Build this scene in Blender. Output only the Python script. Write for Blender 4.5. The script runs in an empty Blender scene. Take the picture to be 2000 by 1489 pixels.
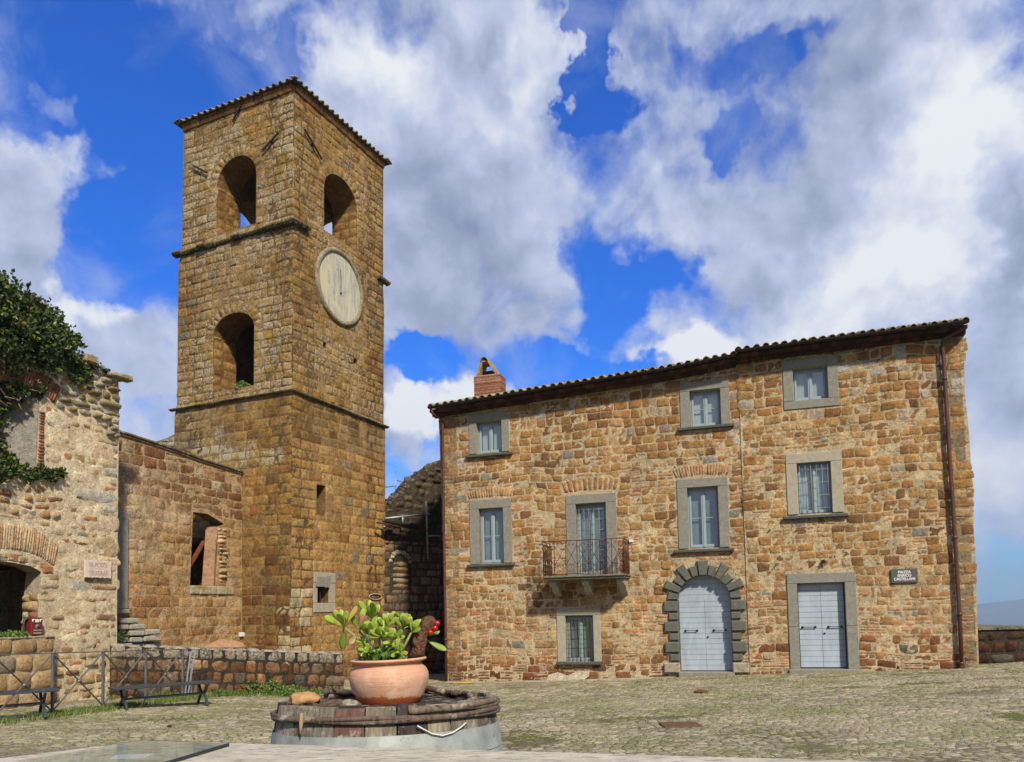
import bpy, math, random
import numpy as np
from mathutils import Vector, Matrix
from mathutils.geometry import tessellate_polygon
PI = math.pi
random.seed(7)
scene = bpy.context.scene
C = scene.collection
# ------------------------------------------------------------------ camera
F, PX, PY = 1543.0, 1000.0, 1105.0           # focal length and principal point in photo pixels (2000 px wide)
EYE = 1.62
pitch, roll = math.radians(3.26), math.radians(1.3)
FW = Vector((0, math.cos(pitch), math.sin(pitch)))
U0 = Vector((0, -math.sin(pitch), math.cos(pitch)))
RT = Vector((1, 0, 0)) * math.cos(roll) - U0 * math.sin(roll)
UP = Vector((1, 0, 0)) * math.sin(roll) + U0 * math.cos(roll)
CAM = Vector((0, 0, EYE))
cd = bpy.data.cameras.new("camera"); cam = bpy.data.objects.new("camera", cd); C.objects.link(cam)
M = Matrix((RT, UP, -FW)).transposed().to_4x4(); M.translation = CAM
cam.matrix_world = M
cd.sensor_width = 36; cd.lens = 36 * F / 2000; cd.shift_y = (PY - 744.5) / 2000
cd.clip_start = 0.05; cd.clip_end = 30000
scene.camera = cam
# ------------------------------------------------------------------ light
SUN_EL, SUN_AZ = math.radians(40), math.radians(158)      # azimuth clockwise from +Y
sd = Vector((math.sin(SUN_AZ) * math.cos(SUN_EL), math.cos(SUN_AZ) * math.cos(SUN_EL), math.sin(SUN_EL)))
sl = bpy.data.lights.new("sun", 'SUN'); sl.energy = 4.9; sl.angle = math.radians(3.5); sl.color = (1.0, 0.90, 0.73)
so = bpy.data.objects.new("sun", sl); C.objects.link(so)
so.rotation_euler = sd.to_track_quat('Z', 'Y').to_euler()
scene.view_settings.view_transform = 'Standard'; scene.view_settings.look = 'None'
scene.view_settings.exposure = 0.24; scene.view_settings.gamma = 1.0

def ray(px, py):
    return (FW * F + RT * (px - PX) + UP * (PY - py)).normalized()

# ------------------------------------------------------------------ sky: procedural cloud bank in azimuth / elevation
def azel(px, py):
    d = ray(px, py); return math.atan2(d.x, d.y), math.asin(d.z)
w = bpy.data.worlds.new("World"); scene.world = w; w.use_nodes = True
nt = w.node_tree; N = nt.nodes; L = nt.links; N.clear()
def nd(t, **k):
    n = N.new(t)
    for a, b in k.items(): setattr(n, a, b)
    return n
def math_(op, a, b=None, c=None, clamp=False):
    n = nd('ShaderNodeMath', operation=op); n.use_clamp = clamp
    for i, v in enumerate((a, b, c)):
        if v is None: continue
        if isinstance(v, (int, float)): n.inputs[i].default_value = v
        else: L.new(v, n.inputs[i])
    return n.outputs[0]
def vmath(op, a, b=None, c=None):
    n = nd('ShaderNodeVectorMath', operation=op)
    for i, v in enumerate((a, b, c)):
        if v is None: continue
        if isinstance(v, tuple): n.inputs[i].default_value = v
        else: L.new(v, n.inputs[i])
    return n
tc = nd('ShaderNodeTexCoord')
sep = nd('ShaderNodeSeparateXYZ'); L.new(tc.outputs['Generated'], sep.inputs[0])
az = math_('ARCTAN2', sep.outputs[0], sep.outputs[1]); el = math_('ARCSINE', sep.outputs[2])
cmb = nd('ShaderNodeCombineXYZ'); L.new(az, cmb.inputs[0]); L.new(el, cmb.inputs[1])
P0 = cmb.outputs[0]
def noise(vec, scale, detail=8, rough=.6, lac=2.0, dist=0):
    n = nd('ShaderNodeTexNoise'); L.new(vec, n.inputs['Vector'])
    n.inputs['Scale'].default_value = scale; n.inputs['Detail'].default_value = detail
    n.inputs['Roughness'].default_value = rough; n.inputs['Lacunarity'].default_value = lac
    n.inputs['Distortion'].default_value = dist
    return n
wn = noise(P0, 5.0, 5, .6)
wv = vmath('SUBTRACT', wn.outputs['Color'], (.5, .5, .5))
WP = vmath('MULTIPLY_ADD', wv.outputs[0], (.22, .16, 0), P0).outputs[0]
wn2 = noise(P0, 17.0, 5, .6)
WP = vmath('MULTIPLY_ADD', vmath('SUBTRACT', wn2.outputs['Color'], (.5, .5, .5)).outputs[0], (.09, .07, 0), WP).outputs[0]
WP2 = vmath('MULTIPLY_ADD', wv.outputs[0], (.07, .05, 0), P0).outputs[0]
def field(blobs, base):
    acc = None
    for (px, py, rx, ry, wt) in blobs:
        a0, e0 = azel(px, py); a1, _ = azel(px + rx, py); _, e1 = azel(px, py - ry)
        sx, sy = 1 / abs(a1 - a0), 1 / abs(e1 - e0)
        v = vmath('MULTIPLY_ADD', WP, (sx, sy, 0), (-a0 * sx, -e0 * sy, 0)).outputs[0]
        l = vmath('LENGTH', v).outputs['Value']
        m = nd('ShaderNodeMapRange', interpolation_type='SMOOTHSTEP')
        L.new(l, m.inputs['Value']); m.inputs['From Min'].default_value = 1.35; m.inputs['From Max'].default_value = .35
        acc = math_('MULTIPLY_ADD', m.outputs[0], wt, acc if acc is not None else base)
    return acc
SKYV, CLV = .95, .80
COVER = [  # photo-direction of cloud masses (+) and blue gaps (-): x, y, half width, half height, weight
    (250, 130, 330, 200, -.55), (270, 430, 150, 260, -.62), (520, 130, 110, 110, -.35), (40, 200, 70, 60, -.2),
    (40, 440, 150, 190, .75), (180, 270, 90, 60, .45), (90, 170, 70, 40, .35), (420, 60, 130, 60, .18),
    (240, 680, 130, 120, .75), (830, 330, 290, 380, .60), (1010, 150, 90, 160, .35),
    (1140, 100, 30, 150, -.75), (1175, 190, 50, 50, -.45), (1430, 235, 45, 60, -.45), (1390, 90, 110, 45, -.22), (1530, 95, 90, 35, -.36),
    (1230, 530, 110, 80, -.55), (1170, 620, 80, 60, -.55), (1150, 715, 130, 38, -.70), (800, 690, 80, 45, -.95), (1330, 470, 60, 60, -.30), (1110, 480, 50, 80, -.3),
    (1220, 500, 50, 30, .35), (800, 830, 70, 80, .8), (1330, 690, 110, 45, .75), (900, 770, 60, 40, .5), (1100, 640, 140, 35, .25),
    (1700, 480, 330, 420, .60), (1420, 420, 110, 160, .25), (1950, 600, 200, 500, .6), (1950, 1130, 70, 90, -.3),
    (600, 760, 120, 200, .3), (1000, 690, 60, 60, -.15)]
LIT = [
    (1850, 320, 190, 260, .42), (1690, 560, 170, 150, .40), (820, 800, 90, 70, .75), (1330, 690, 120, 45, .60), (240, 620, 90, 50, .42), (160, 640, 50, 50, .3),
    (720, 90, 120, 110, .30), (1050, 90, 70, 120, .25), (1220, 490, 60, 30, .45), (900, 770, 60, 30, .5), (180, 265, 80, 50, .35), (1170, 640, 60, 30, .3),
    (860, 560, 230, 130, -.20), (900, 380, 200, 160, -.10), (1500, 430, 130, 200, -.06), (1960, 480, 60, 200, -.28), (60, 420, 110, 120, .0), (1260, 60, 120, 60, -.15),
    (1700, 80, 180, 60, -.12), (1420, 400, 120, 90, .0), (1950, 900, 120, 130, .20), (60, 560, 90, 60, -.12), (240, 770, 120, 80, -.02), (1880, 640, 60, 120, -.12)]
fb = noise(WP2, 7.0, 10, .57).outputs['Fac']
off = vmath('ADD', WP2, (.012, .03, 0)).outputs[0]
fb2 = noise(off, 7.0, 7, .54).outputs['Fac']
cover = math_('ADD', field(COVER, .5), math_('MULTIPLY', math_('LESS_THAN', sep.outputs[1], .05), .9))
dens = math_('ADD', cover, math_('MULTIPLY', math_('SUBTRACT', fb, .5), 1.9))
al = nd('ShaderNodeMapRange', interpolation_type='SMOOTHSTEP'); L.new(dens, al.inputs['Value'])
al.inputs['From Min'].default_value = .16; al.inputs['From Max'].default_value = .78
veil = nd('ShaderNodeMapRange', interpolation_type='SMOOTHSTEP'); L.new(noise(WP2, 4.2, 8, .6, dist=.4).outputs['Fac'], veil.inputs['Value'])
veil.inputs['From Min'].default_value = .47; veil.inputs['From Max'].default_value = .72; veil.inputs['To Max'].default_value = .55
alpha = math_('MAXIMUM', al.outputs[0], veil.outputs[0])
lit = math_('SUBTRACT', field(LIT, .56), math_('MULTIPLY', math_('LESS_THAN', sep.outputs[1], .05), .30))
relief = math_('MULTIPLY', math_('SUBTRACT', fb, fb2), 1.45)
big = math_('MULTIPLY', math_('SUBTRACT', noise(P0, 3.1, 6, .5).outputs['Fac'], .5), .7)
br = math_('ADD', math_('ADD', lit, relief), big, clamp=True)
cr = nd('ShaderNodeValToRGB'); L.new(br, cr.inputs[0])
e = cr.color_ramp.elements
e[0].position = 0.0; e[0].color = (.22, .27, .45, 1)
e[1].position = .98; e[1].color = (.94, .96, 1.0, 1)
k = e.new(.35); k.color = (.38, .44, .62, 1)
k = e.new(.62); k.color = (.56, .63, .84, 1)
sky = nd('ShaderNodeTexSky', sky_type='NISHITA'); sky.sun_disc = False
sky.sun_elevation = SUN_EL; sky.sun_rotation = SUN_AZ; sky.air_density = 1.0; sky.dust_density = .3; sky.ozone_density = 3.0
hs = nd('ShaderNodeHueSaturation'); hs.inputs['Saturation'].default_value = 1.5; hs.inputs['Value'].default_value = SKYV
L.new(sky.outputs[0], hs.inputs['Color'])
SK = .1
mul = vmath('SCALE', cr.outputs[0]); mul.inputs['Scale'].default_value = CLV / SK
mx = nd('ShaderNodeMix', data_type='RGBA'); L.new(alpha, mx.inputs['Factor'])
sc3 = vmath('MULTIPLY', hs.outputs[0], (.18, .96, 1.75)); L.new(sc3.outputs[0], mx.inputs['A']); L.new(mul.outputs[0], mx.inputs['B'])
bg = nd('ShaderNodeBackground'); bg.inputs['Strength'].default_value = SK
L.new(mx.outputs['Result'], bg.inputs['Color'])
wo = nd('ShaderNodeOutputWorld'); L.new(bg.outputs[0], wo.inputs[0])

# ------------------------------------------------------------------ helpers
def tag(o, label=None, cat=None, group=None, kind=None):
    if label: o['label'] = label
    if cat: o['category'] = cat
    if group: o['group'] = group
    if kind: o['kind'] = kind
    return o
def empty(name, loc, label, cat, group=None):
    o = bpy.data.objects.new(name, None); C.objects.link(o); o.location = loc
    o.empty_display_size = .2
    return tag(o, label, cat, group)
def origin(o):
    p = Vector((0, 0, 0))
    while o is not None:
        p += Vector(o.location); o = o.parent
    return p
class MB:
    """collects geometry in world coordinates; build() makes one mesh object"""
    def __init__(s):
        s.v = []; s.f = []; s.c = []; s.l = []; s.n = 0; s.sm = []
    def add(s, v, f, col=(.5, .5, .5, 1), lich=0., smooth=False):
        v = np.asarray(v, dtype=np.float64).reshape(-1, 3); n = len(v)
        col = np.asarray(col, dtype=np.float64)
        if col.ndim == 1:
            if len(col) == 3: col = np.append(col, 1.)
            col = np.tile(col, (n, 1))
        li = np.full(n, lich) if np.isscalar(lich) else np.asarray(lich)
        s.v.append(v); s.c.append(col); s.l.append(li)
        if isinstance(f, np.ndarray):
            s.f.append((f + s.n, smooth))
        else:
            s.f.append(([tuple(i + s.n for i in q) for q in f], smooth))
        s.n += n
        return s
    def build(s, name, mat, parent=None, loc=None):
        v = np.concatenate(s.v)
        o0 = origin(parent) if parent is not None else Vector(loc or (0, 0, 0))
        v = v - np.array(o0)
        me = bpy.data.meshes.new(name)
        me.vertices.add(len(v)); me.vertices.foreach_set('co', v.ravel())
        lv = []; ls = []; lt = []; sm = []
        p = 0
        for f, smooth in s.f:
            if isinstance(f, np.ndarray):
                k = f.shape[1]; lv.append(f.ravel()); m = len(f)
                ls.append(p + np.arange(m) * k); lt.append(np.full(m, k)); p += m * k
                sm.append(np.full(m, smooth))
            else:
                for q in f:
                    lv.append(np.array(q)); ls.append(np.array([p])); lt.append(np.array([len(q)])); p += len(q)
                sm.append(np.full(len(f), smooth))
        lv = np.concatenate(lv); ls = np.concatenate(ls); lt = np.concatenate(lt); sm = np.concatenate(sm)
        me.loops.add(len(lv)); me.loops.foreach_set('vertex_index', lv.astype(np.int32))
        me.polygons.add(len(ls)); me.polygons.foreach_set('loop_start', ls.astype(np.int32))
        me.polygons.foreach_set('use_smooth', sm.astype(bool))
        me.update(calc_edges=True)
        a = me.color_attributes.new('Col', 'FLOAT_COLOR', 'POINT'); a.data.foreach_set('color', np.concatenate(s.c).ravel())
        b = me.attributes.new('lich', 'FLOAT', 'POINT'); b.data.foreach_set('value', np.concatenate(s.l))
        me.validate()
        me.materials.append(mat)
        o = bpy.data.objects.new(name, me); C.objects.link(o)
        if parent is not None: o.parent = parent
        else: o.location = o0
        return o
    # ---- simple shapes (world coordinates)
    def hexa(s, p, col=(.5,.5,.5,1), lich=0.):
        """8 corners: bottom 0-3 ccw, top 4-7"""
        return s.add(p, [(0,3,2,1),(4,5,6,7),(0,1,5,4),(1,2,6,5),(2,3,7,6),(3,0,4,7)], col, lich)
    def box(s, o, ax, ay, az, col=(.5,.5,.5,1), bev=0., lich=0.):
        """origin corner o and three edge vectors; bev chamfers all edges"""
        o = Vector(o); ax = Vector(ax); ay = Vector(ay); az = Vector(az)
        if bev <= 0:
            return s.hexa([o, o+ax, o+ax+ay, o+ay, o+az, o+ax+az, o+ax+ay+az, o+ay+az], col, lich)
        L3 = (ax.length, ay.length, az.length); b = [min(bev, l*.45)/l for l in L3]
        V = []; idx = {}
        for i in (0,1):
            for j in (0,1):
                for k in (0,1):
                    for m in range(3):     # vertex lying on face normal to axis m
                        t = [i, j, k]
                        q = [t[0], t[1], t[2]]
                        for n_ in range(3):
                            if n_ != m: q[n_] = b[n_] if t[n_] == 0 else 1-b[n_]
                        idx[(i,j,k,m)] = len(V); V.append(o + ax*q[0] + ay*q[1] + az*q[2])
        Fs = []
        for m in range(3):
            a, c_ = [x for x in range(3) if x != m]
            for sgn in (0,1):
                def key(p_, q_):
                    t=[0,0,0]; t[m]=sgn; t[a]=p_; t[c_]=q_; return idx[(t[0],t[1],t[2],m)]
                Fs.append((key(0,0), key(1,0), key(1,1), key(0,1)))
        for m in range(3):                 # edges along axis m
            a, c_ = [x for x in range(3) if x != m]
            for p_ in (0,1):
                for q_ in (0,1):
                    def kk(e_, n_):
                        t=[0,0,0]; t[m]=e_; t[a]=p_; t[c_]=q_; return idx[(t[0],t[1],t[2],n_)]
                    Fs.append((kk(0,a), kk(1,a), kk(1,c_), kk(0,c_)))
        for i in (0,1):
            for j in (0,1):
                for k in (0,1): Fs.append((idx[(i,j,k,0)], idx[(i,j,k,1)], idx[(i,j,k,2)]))
        # orient outwards
        cen = o + (ax+ay+az)*.5; G = []
        for f in Fs:
            n_ = (V[f[1]]-V[f[0]]).cross(V[f[2]]-V[f[0]]); m_ = sum((V[i] for i in f), Vector((0,0,0)))/len(f)
            G.append(f if n_.dot(m_-cen) > 0 else tuple(reversed(f)))
        return s.add(V, G, col, lich)
    def tube(s, pts, r, seg=8, col=(.5,.5,.5,1), cap=True, squash=None):
        pts = [Vector(p) for p in pts]; n = len(pts)
        rs = r if isinstance(r, (list, tuple)) else [r]*n
        V = []; prev = None
        for i, p in enumerate(pts):
            t = (pts[min(i+1, n-1)] - pts[max(i-1, 0)])
            if t.length < 1e-9: t = Vector((0,0,1))
            t.normalize()
            if prev is None:
                a = t.cross(Vector((0,0,1)))
                if a.length < .1: a = t.cross(Vector((1,0,0)))
            else: a = prev - t*prev.dot(t)
            a.normalize(); prev = a; b = t.cross(a)
            for k in range(seg):
                th = 2*PI*k/seg
                V.append(p + a*math.cos(th)*rs[i] + b*math.sin(th)*rs[i])
        Fs = [(i*seg+k, i*seg+(k+1)%seg, (i+1)*seg+(k+1)%seg, (i+1)*seg+k) for i in range(n-1) for k in range(seg)]
        if cap: Fs += [tuple(reversed(range(seg))), tuple(range((n-1)*seg, n*seg))]
        return s.add(V, Fs, col, 0., True)
    def bar(s, a, b, w, h=None, col=(.5,.5,.5,1), up=Vector((0,0,1))):
        a = Vector(a); b = Vector(b); t = (b-a); h = h or w
        u = t.cross(up)
        if u.length < 1e-4: u = t.cross(Vector((0,1,0)))
        u.normalize(); v = u.cross(t).normalized()
        return s.box(a - u*w/2 - v*h/2, u*w, v*h, t, col)
    def lathe(s, prof, cen, seg=48, col=(.5,.5,.5,1), ax=None, close=False):
        cen = Vector(cen); V = []; n = len(prof)
        for r, z in prof:
            for k in range(seg):
                th = 2*PI*k/seg; V.append(cen + Vector((r*math.cos(th), r*math.sin(th), z)))
        Fs = [(i*seg+k, i*seg+(k+1)%seg, (i+1)*seg+(k+1)%seg, (i+1)*seg+k) for i in range(n-1) for k in range(seg)]
        return s.add(V, Fs, col, 0., True)
# ---- vectorised value noise
def _h(ix, iy, iz):
    n = (ix.astype(np.int64)*374761393 + iy.astype(np.int64)*668265263 + iz.astype(np.int64)*2147483647) & 0xffffffff
    n = ((n ^ (n >> 13)) * 1274126177) & 0xffffffff
    n = n ^ (n >> 16)
    return (n & 0xffff) / 65535.0
def vn(x, y, z=0.0):
    x = np.asarray(x, float); y = np.asarray(y, float); z = np.zeros_like(x) + z
    xi, yi, zi = np.floor(x), np.floor(y), np.floor(z)
    fx, fy, fz = x-xi, y-yi, z-zi
    fx = fx*fx*(3-2*fx); fy = fy*fy*(3-2*fy); fz = fz*fz*(3-2*fz)
    r = 0
    for dx in (0,1):
        for dy in (0,1):
            for dz in (0,1):
                r = r + _h(xi+dx, yi+dy, zi+dz) * (fx if dx else 1-fx)*(fy if dy else 1-fy)*(fz if dz else 1-fz)
    return r*2-1
def fbm(x, y, z=0.0, o=4):
    r = 0; a = 1; s = 0
    for i in range(o):
        r = r + a*vn(x*2**i + 17*i, y*2**i - 9*i, z); s += a; a *= .5
    return r/s
# ---- a face: origin, horizontal axis U, upright axis V, outward normal Nn
class Face:
    def __init__(s, o, u, v=(0,0,1), n=None):
        s.o = Vector(o); s.u = Vector(u); s.v = Vector(v)
        s.n = Vector(n).normalized() if n else s.u.cross(s.v).normalized()
    def hit(s, px, py, off=0.):
        d = ray(px, py); pn = s.u.cross(s.v).normalized(); o = s.o + s.n*off
        t = pn.dot(o - CAM)/pn.dot(d); p = CAM + d*t - o
        # solve p = a u + b v
        uu, uv, vv = s.u.dot(s.u), s.u.dot(s.v), s.v.dot(s.v); pu, pv = p.dot(s.u), p.dot(s.v)
        D = uu*vv - uv*uv
        return ((pu*vv - pv*uv)/D, (pv*uu - pu*uv)/D)
    def pt(s, a, b, off=0.): return s.o + s.u*a + s.v*b + s.n*off
    def pts(s, a, b, off):
        return (np.array(s.o)[None] + a[:,None]*np.array(s.u)[None] + b[:,None]*np.array(s.v)[None] + off[:,None]*np.array(s.n)[None])
    def poly(s, pl): return [s.hit(*p) for p in pl]
def scan(poly, v):
    xs = []
    n = len(poly)
    for i in range(n):
        (x0, y0), (x1, y1) = poly[i], poly[(i+1) % n]
        if (y0 <= v) != (y1 <= v): xs.append(x0 + (v-y0)/(y1-y0)*(x1-x0))
    xs.sort()
    return [(xs[i], xs[i+1]) for i in range(0, len(xs)-1, 2)]
def i_and(A, B):
    R = []
    for a in A:
        for b in B:
            lo, hi = max(a[0], b[0]), min(a[1], b[1])
            if hi > lo: R.append((lo, hi))
    return R
def i_sub(A, B):
    R = list(A)
    for b in B:
        Q = []
        for a in R:
            if b[1] <= a[0] or b[0] >= a[1]: Q.append(a); continue
            if b[0] > a[0]: Q.append((a[0], b[0]))
            if b[1] < a[1]: Q.append((b[1], a[1]))
        R = Q
    return R
def courses(outline, holes, v0, v1, hf, wf, rng, minh=.07):
    """course the region; hf(v) gives a course height, wf(u,v,h) a block width. -> list of (u0,u1,v0,v1)"""
    B = []
    def free(a, b, anyway=False):
        lv = (a+.004, (a+b)/2, b-.004)
        S = [scan(outline, x) for x in lv]
        I = i_and(i_and(S[0], S[1]), S[2])
        for h in holes:
            for x in lv + ((3*a+b)/4, (a+3*b)/4): I = i_sub(I, scan(h, x))
        return I
    def row(a, b, within):
        I = i_and(free(a, b), within)
        I = [x for x in I if x[1]-x[0] > .05]
        for (l, r) in I:
            us = [l]
            while us[-1] < r: us.append(us[-1] + wf(us[-1], (a+b)/2, b-a))
            if len(us) > 2 and r - us[-2] < .6*(us[-2]-us[-3] if len(us) > 2 else 1): us.pop(-2)
            us[-1] = r
            for i in range(len(us)-1): B.append((us[i], us[i+1], a, b))
        if b - a > 2*minh:
            rest = i_sub(within, I); rest = [x for x in rest if x[1]-x[0] > .05]
            if rest:
                m = (a+b)/2; row(a, m, rest); row(m, b, rest)
    v = v0
    umin = min(p[0] for p in outline)-1; umax = max(p[0] for p in outline)+1
    while v < v1:
        h = hf(v); row(v, min(v+h, v1), [(umin, umax)]); v += h
    return B
GS = np.array([-1, -.90, -.5, 0, .5, .90, 1.])
GT = np.array([-1, -.85, -.35, .35, .85, 1.])
def blocks(mb, face, quads, cols, gap=.012, protr=.025, prv=.5, jit=.012, rnd=.25, rough=.006, sink=.012, lich=0., warp=.0, seed=0, gs=GS, gt=GT, edge=.05, zf=None, edgecol=None, tint=None, wscale=1.1, gxf=1.):
    """quads (N,4,2) in face coordinates, ccw from lower left; cols (N,4)"""
    rs = np.random.RandomState(seed)
    Q = np.asarray(quads, float)
    if Q.ndim == 2: Q = np.stack([Q[:, [0, 2]], Q[:, [1, 2]], Q[:, [1, 3]], Q[:, [0, 3]]], 1)
    n = len(Q); cols = np.asarray(cols, float)
    w_ = np.linalg.norm(Q[:,1]-Q[:,0], axis=1)*.5 + np.linalg.norm(Q[:,2]-Q[:,3], axis=1)*.5
    h_ = np.linalg.norm(Q[:,3]-Q[:,0], axis=1)*.5 + np.linalg.norm(Q[:,2]-Q[:,1], axis=1)*.5
    Q = Q + rs.uniform(-1, 1, Q.shape)*np.minimum(jit, np.minimum(w_, h_)*.12)[:, None, None]
    S, T = np.meshgrid(gs, gt); S = S.ravel(); T = T.ravel(); m = len(S)
    R = rnd*(.5 + rs.rand(n, 1))
    s = S[None]*np.sqrt(1 - R*T[None]**6/2) ; t = T[None]*np.sqrt(1 - R*S[None]**6/2)
    s = s*(1 - gxf*gap/w_[:, None]); t = t*(1 - gap/h_[:, None])
    a, b = (s+1)/2, (t+1)/2
    P = (Q[:, None, 0]*((1-a)*(1-b))[..., None] + Q[:, None, 1]*(a*(1-b))[..., None] + Q[:, None, 2]*(a*b)[..., None] + Q[:, None, 3]*((1-a)*b)[..., None])
    u = P[..., 0]; v = P[..., 1]
    if warp:
        du = warp*vn(u*wscale, v*wscale, seed+.5); dv = warp*vn(u*wscale*.8, v*wscale*.8, seed+9.5); u = u+du; v = v+dv
    ragg = np.minimum(.014, np.minimum(w_, h_)*.08)[:, None]
    u = u + ragg*vn(u*14, v*14, 3.3+seed); v = v + ragg*vn(u*14, v*14, 7.7+seed)
    ed = np.minimum((1-np.abs(S))[None]*w_[:, None]/2, (1-np.abs(T))[None]*h_[:, None]/2)
    e_ = np.clip(ed/edge, 0, 1); e_ = e_*e_*(3-2*e_)
    pr = protr*(1 + prv*rs.uniform(-1, 1, (n, 1)))
    d = -sink + (pr+sink)*e_ + rough*fbm(u*11, v*11, seed+1., 3)*(.5+e_) + (s*rs.uniform(-1, 1, (n, 1)) + t*rs.uniform(-1, 1, (n, 1)))*protr*.22*e_
    c = np.repeat(cols[:, None, :], m, 1)
    g = 1 + .10*vn(u*5, v*5, 2.2+seed); c = c.copy(); c[..., :3] *= g[..., None]
    if edgecol is not None:
        k = (1-np.clip(ed/(edge*.8), 0, 1))*.75
        c[..., :3] = c[..., :3]*(1-k[..., None]) + np.array(edgecol)[None, None, :3]*k[..., None]
    uf, vf, df = u.ravel(), v.ravel(), d.ravel()
    W = face.pts(uf, vf, df)
    if zf is not None: W[:, 2] += zf(W[:, 0], W[:, 1])
    cc = c.reshape(-1, 4)
    if tint is not None: cc = tint(uf, vf, cc)
    li = lich(uf, vf) if callable(lich) else np.full(len(uf), float(lich))
    nx, ny = len(gs), len(gt)
    i, j = np.meshgrid(np.arange(nx-1), np.arange(ny-1)); q0 = (j*nx+i).ravel()
    q = np.stack([q0, q0+1, q0+nx+1, q0+nx], 1)
    Fq = (q[None] + (np.arange(n)*m)[:, None, None]).reshape(-1, 4)
    nn = face.u.cross(face.v)
    if nn.dot(face.n) < 0: Fq = Fq[:, ::-1]
    mb.add(W, np.ascontiguousarray(Fq), cc, li, True)
def shell(mb, face, outline, holes, col, depth, hole_depth=None, back=True, off=0., hcol=None, sides=True, tint=None, lich=0.):
    """slab of wall: front and back polygons with holes, sides and jambs"""
    loops = [[Vector((p[0], p[1], 0)) for p in L_] for L_ in [outline]+list(holes)]
    tri = tessellate_polygon(loops)
    flat = [p for L_ in loops for p in L_]
    fr = [face.pt(p.x, p.y, off) for p in flat]; bk = [face.pt(p.x, p.y, off-depth) for p in flat]
    nn = face.n
    def orient(V, f, want):
        a, b, c_ = (Vector(V[i]) for i in f[:3])
        return f if (b-a).cross(c_-a).dot(want) > 0 else tuple(reversed(f))
    cc = np.tile(np.array(list(col[:3])+[.4 if len(col) < 4 else col[3]]), (len(flat), 1))
    mb.add(fr, [orient(fr, t, nn) for t in tri], cc, lich)
    if back: mb.add(bk, [orient(bk, t, -nn) for t in tri], cc)
    k = 0
    for li_, L_ in enumerate(loops):
        m = len(L_)
        if li_ == 0 and not sides: k += m; continue
        V = [fr[k+i] for i in range(m)] + [bk[k+i] for i in range(m)]
        area = sum(L_[i].x*L_[(i+1) % m].y - L_[(i+1) % m].x*L_[i].y for i in range(m))
        rev = (area > 0) == (li_ == 0)
        hand = face.u.cross(face.v).dot(face.n) > 0
        fs = []
        for i in range(m):
            j = (i+1) % m; q = (i, m+i, m+j, j)
            fs.append(q if rev == hand else tuple(reversed(q)))
        mb.add(V, fs, (hcol or col) if li_ else col)
        k += m
def rect(u0, v0, u1, v1): return [(u0, v0), (u1, v0), (u1, v1), (u0, v1)]
def arch(u0, u1, v0, vs, vt, n=12):
    c_, r = (u0+u1)/2, (u1-u0)/2
    return [(u0, v0), (u1, v0)] + [(c_ + r*math.cos(PI*i/n), vs + (vt-vs)*math.sin(PI*i/n)) for i in range(n+1)]
def ring(u0, u1, vs, vt, th, n, a0=0., a1=PI, rng=random):
    """voussoir quads round an arch head"""
    c_, r, rv = (u0+u1)/2, (u1-u0)/2, vt-vs; Q = []
    for i in range(n):
        A, B = a1 + (a0-a1)*i/n, a1 + (a0-a1)*(i+1)/n
        t = th*(1 + rng.uniform(-.12, .12))
        Q.append([(c_+r*math.cos(A), vs+rv*math.sin(A)), (c_+r*math.cos(B), vs+rv*math.sin(B)),
                  (c_+(r+t)*math.cos(B), vs+(rv+t)*math.sin(B)), (c_+(r+t)*math.cos(A), vs+(rv+t)*math.sin(A))])
    return np.array(Q)[:, [0, 1, 2, 3]]
def bbox(pl):
    return min(p[0] for p in pl), min(p[1] for p in pl), max(p[0] for p in pl), max(p[1] for p in pl)
def in_poly_fn(pl):
    def f(u, v):
        r = np.zeros(np.shape(u), bool); n = len(pl)
        for i in range(n):
            (x0, y0), (x1, y1) = pl[i], pl[(i+1) % n]
            if y0 == y1: continue
            c_ = ((y0 > v) != (y1 > v)) & (u < (x1-x0)*(v-y0)/(y1-y0)+x0)
            r ^= c_
        return r
    return f
# ------------------------------------------------------------------ materials
def mat(name):
    m = bpy.data.materials.new(name); m.use_nodes = True
    t = m.node_tree; t.nodes.clear()
    o = t.nodes.new('ShaderNodeOutputMaterial'); p = t.nodes.new('ShaderNodeBsdfPrincipled')
    t.links.new(p.outputs[0], o.inputs[0])
    return m, t, p, o
def mk(t, typ, **k):
    n = t.nodes.new(typ)
    for a, b in k.items(): setattr(n, a, b)
    return n
def tnoise(t, vec, sc, det=4, ro=.55, dist=0.):
    n = mk(t, 'ShaderNodeTexNoise'); t.links.new(vec, n.inputs['Vector'])
    n.inputs['Scale'].default_value = sc; n.inputs['Detail'].default_value = det; n.inputs['Roughness'].default_value = ro
    n.inputs['Distortion'].default_value = dist
    return n.outputs['Fac']
def tmap(t, v, a, b, c_=0., d=1., smooth=False):
    n = mk(t, 'ShaderNodeMapRange'); t.links.new(v, n.inputs['Value'])
    if smooth: n.interpolation_type = 'SMOOTHSTEP'
    for k_, x in (('From Min', a), ('From Max', b), ('To Min', c_), ('To Max', d)): n.inputs[k_].default_value = x
    return n.outputs[0]
def tm(t, op, a, b=None, clamp=False):
    n = mk(t, 'ShaderNodeMath', operation=op); n.use_clamp = clamp
    for i, x in enumerate((a, b)):
        if x is None: continue
        if isinstance(x, (int, float)): n.inputs[i].default_value = x
        else: t.links.new(x, n.inputs[i])
    return n.outputs[0]
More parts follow.
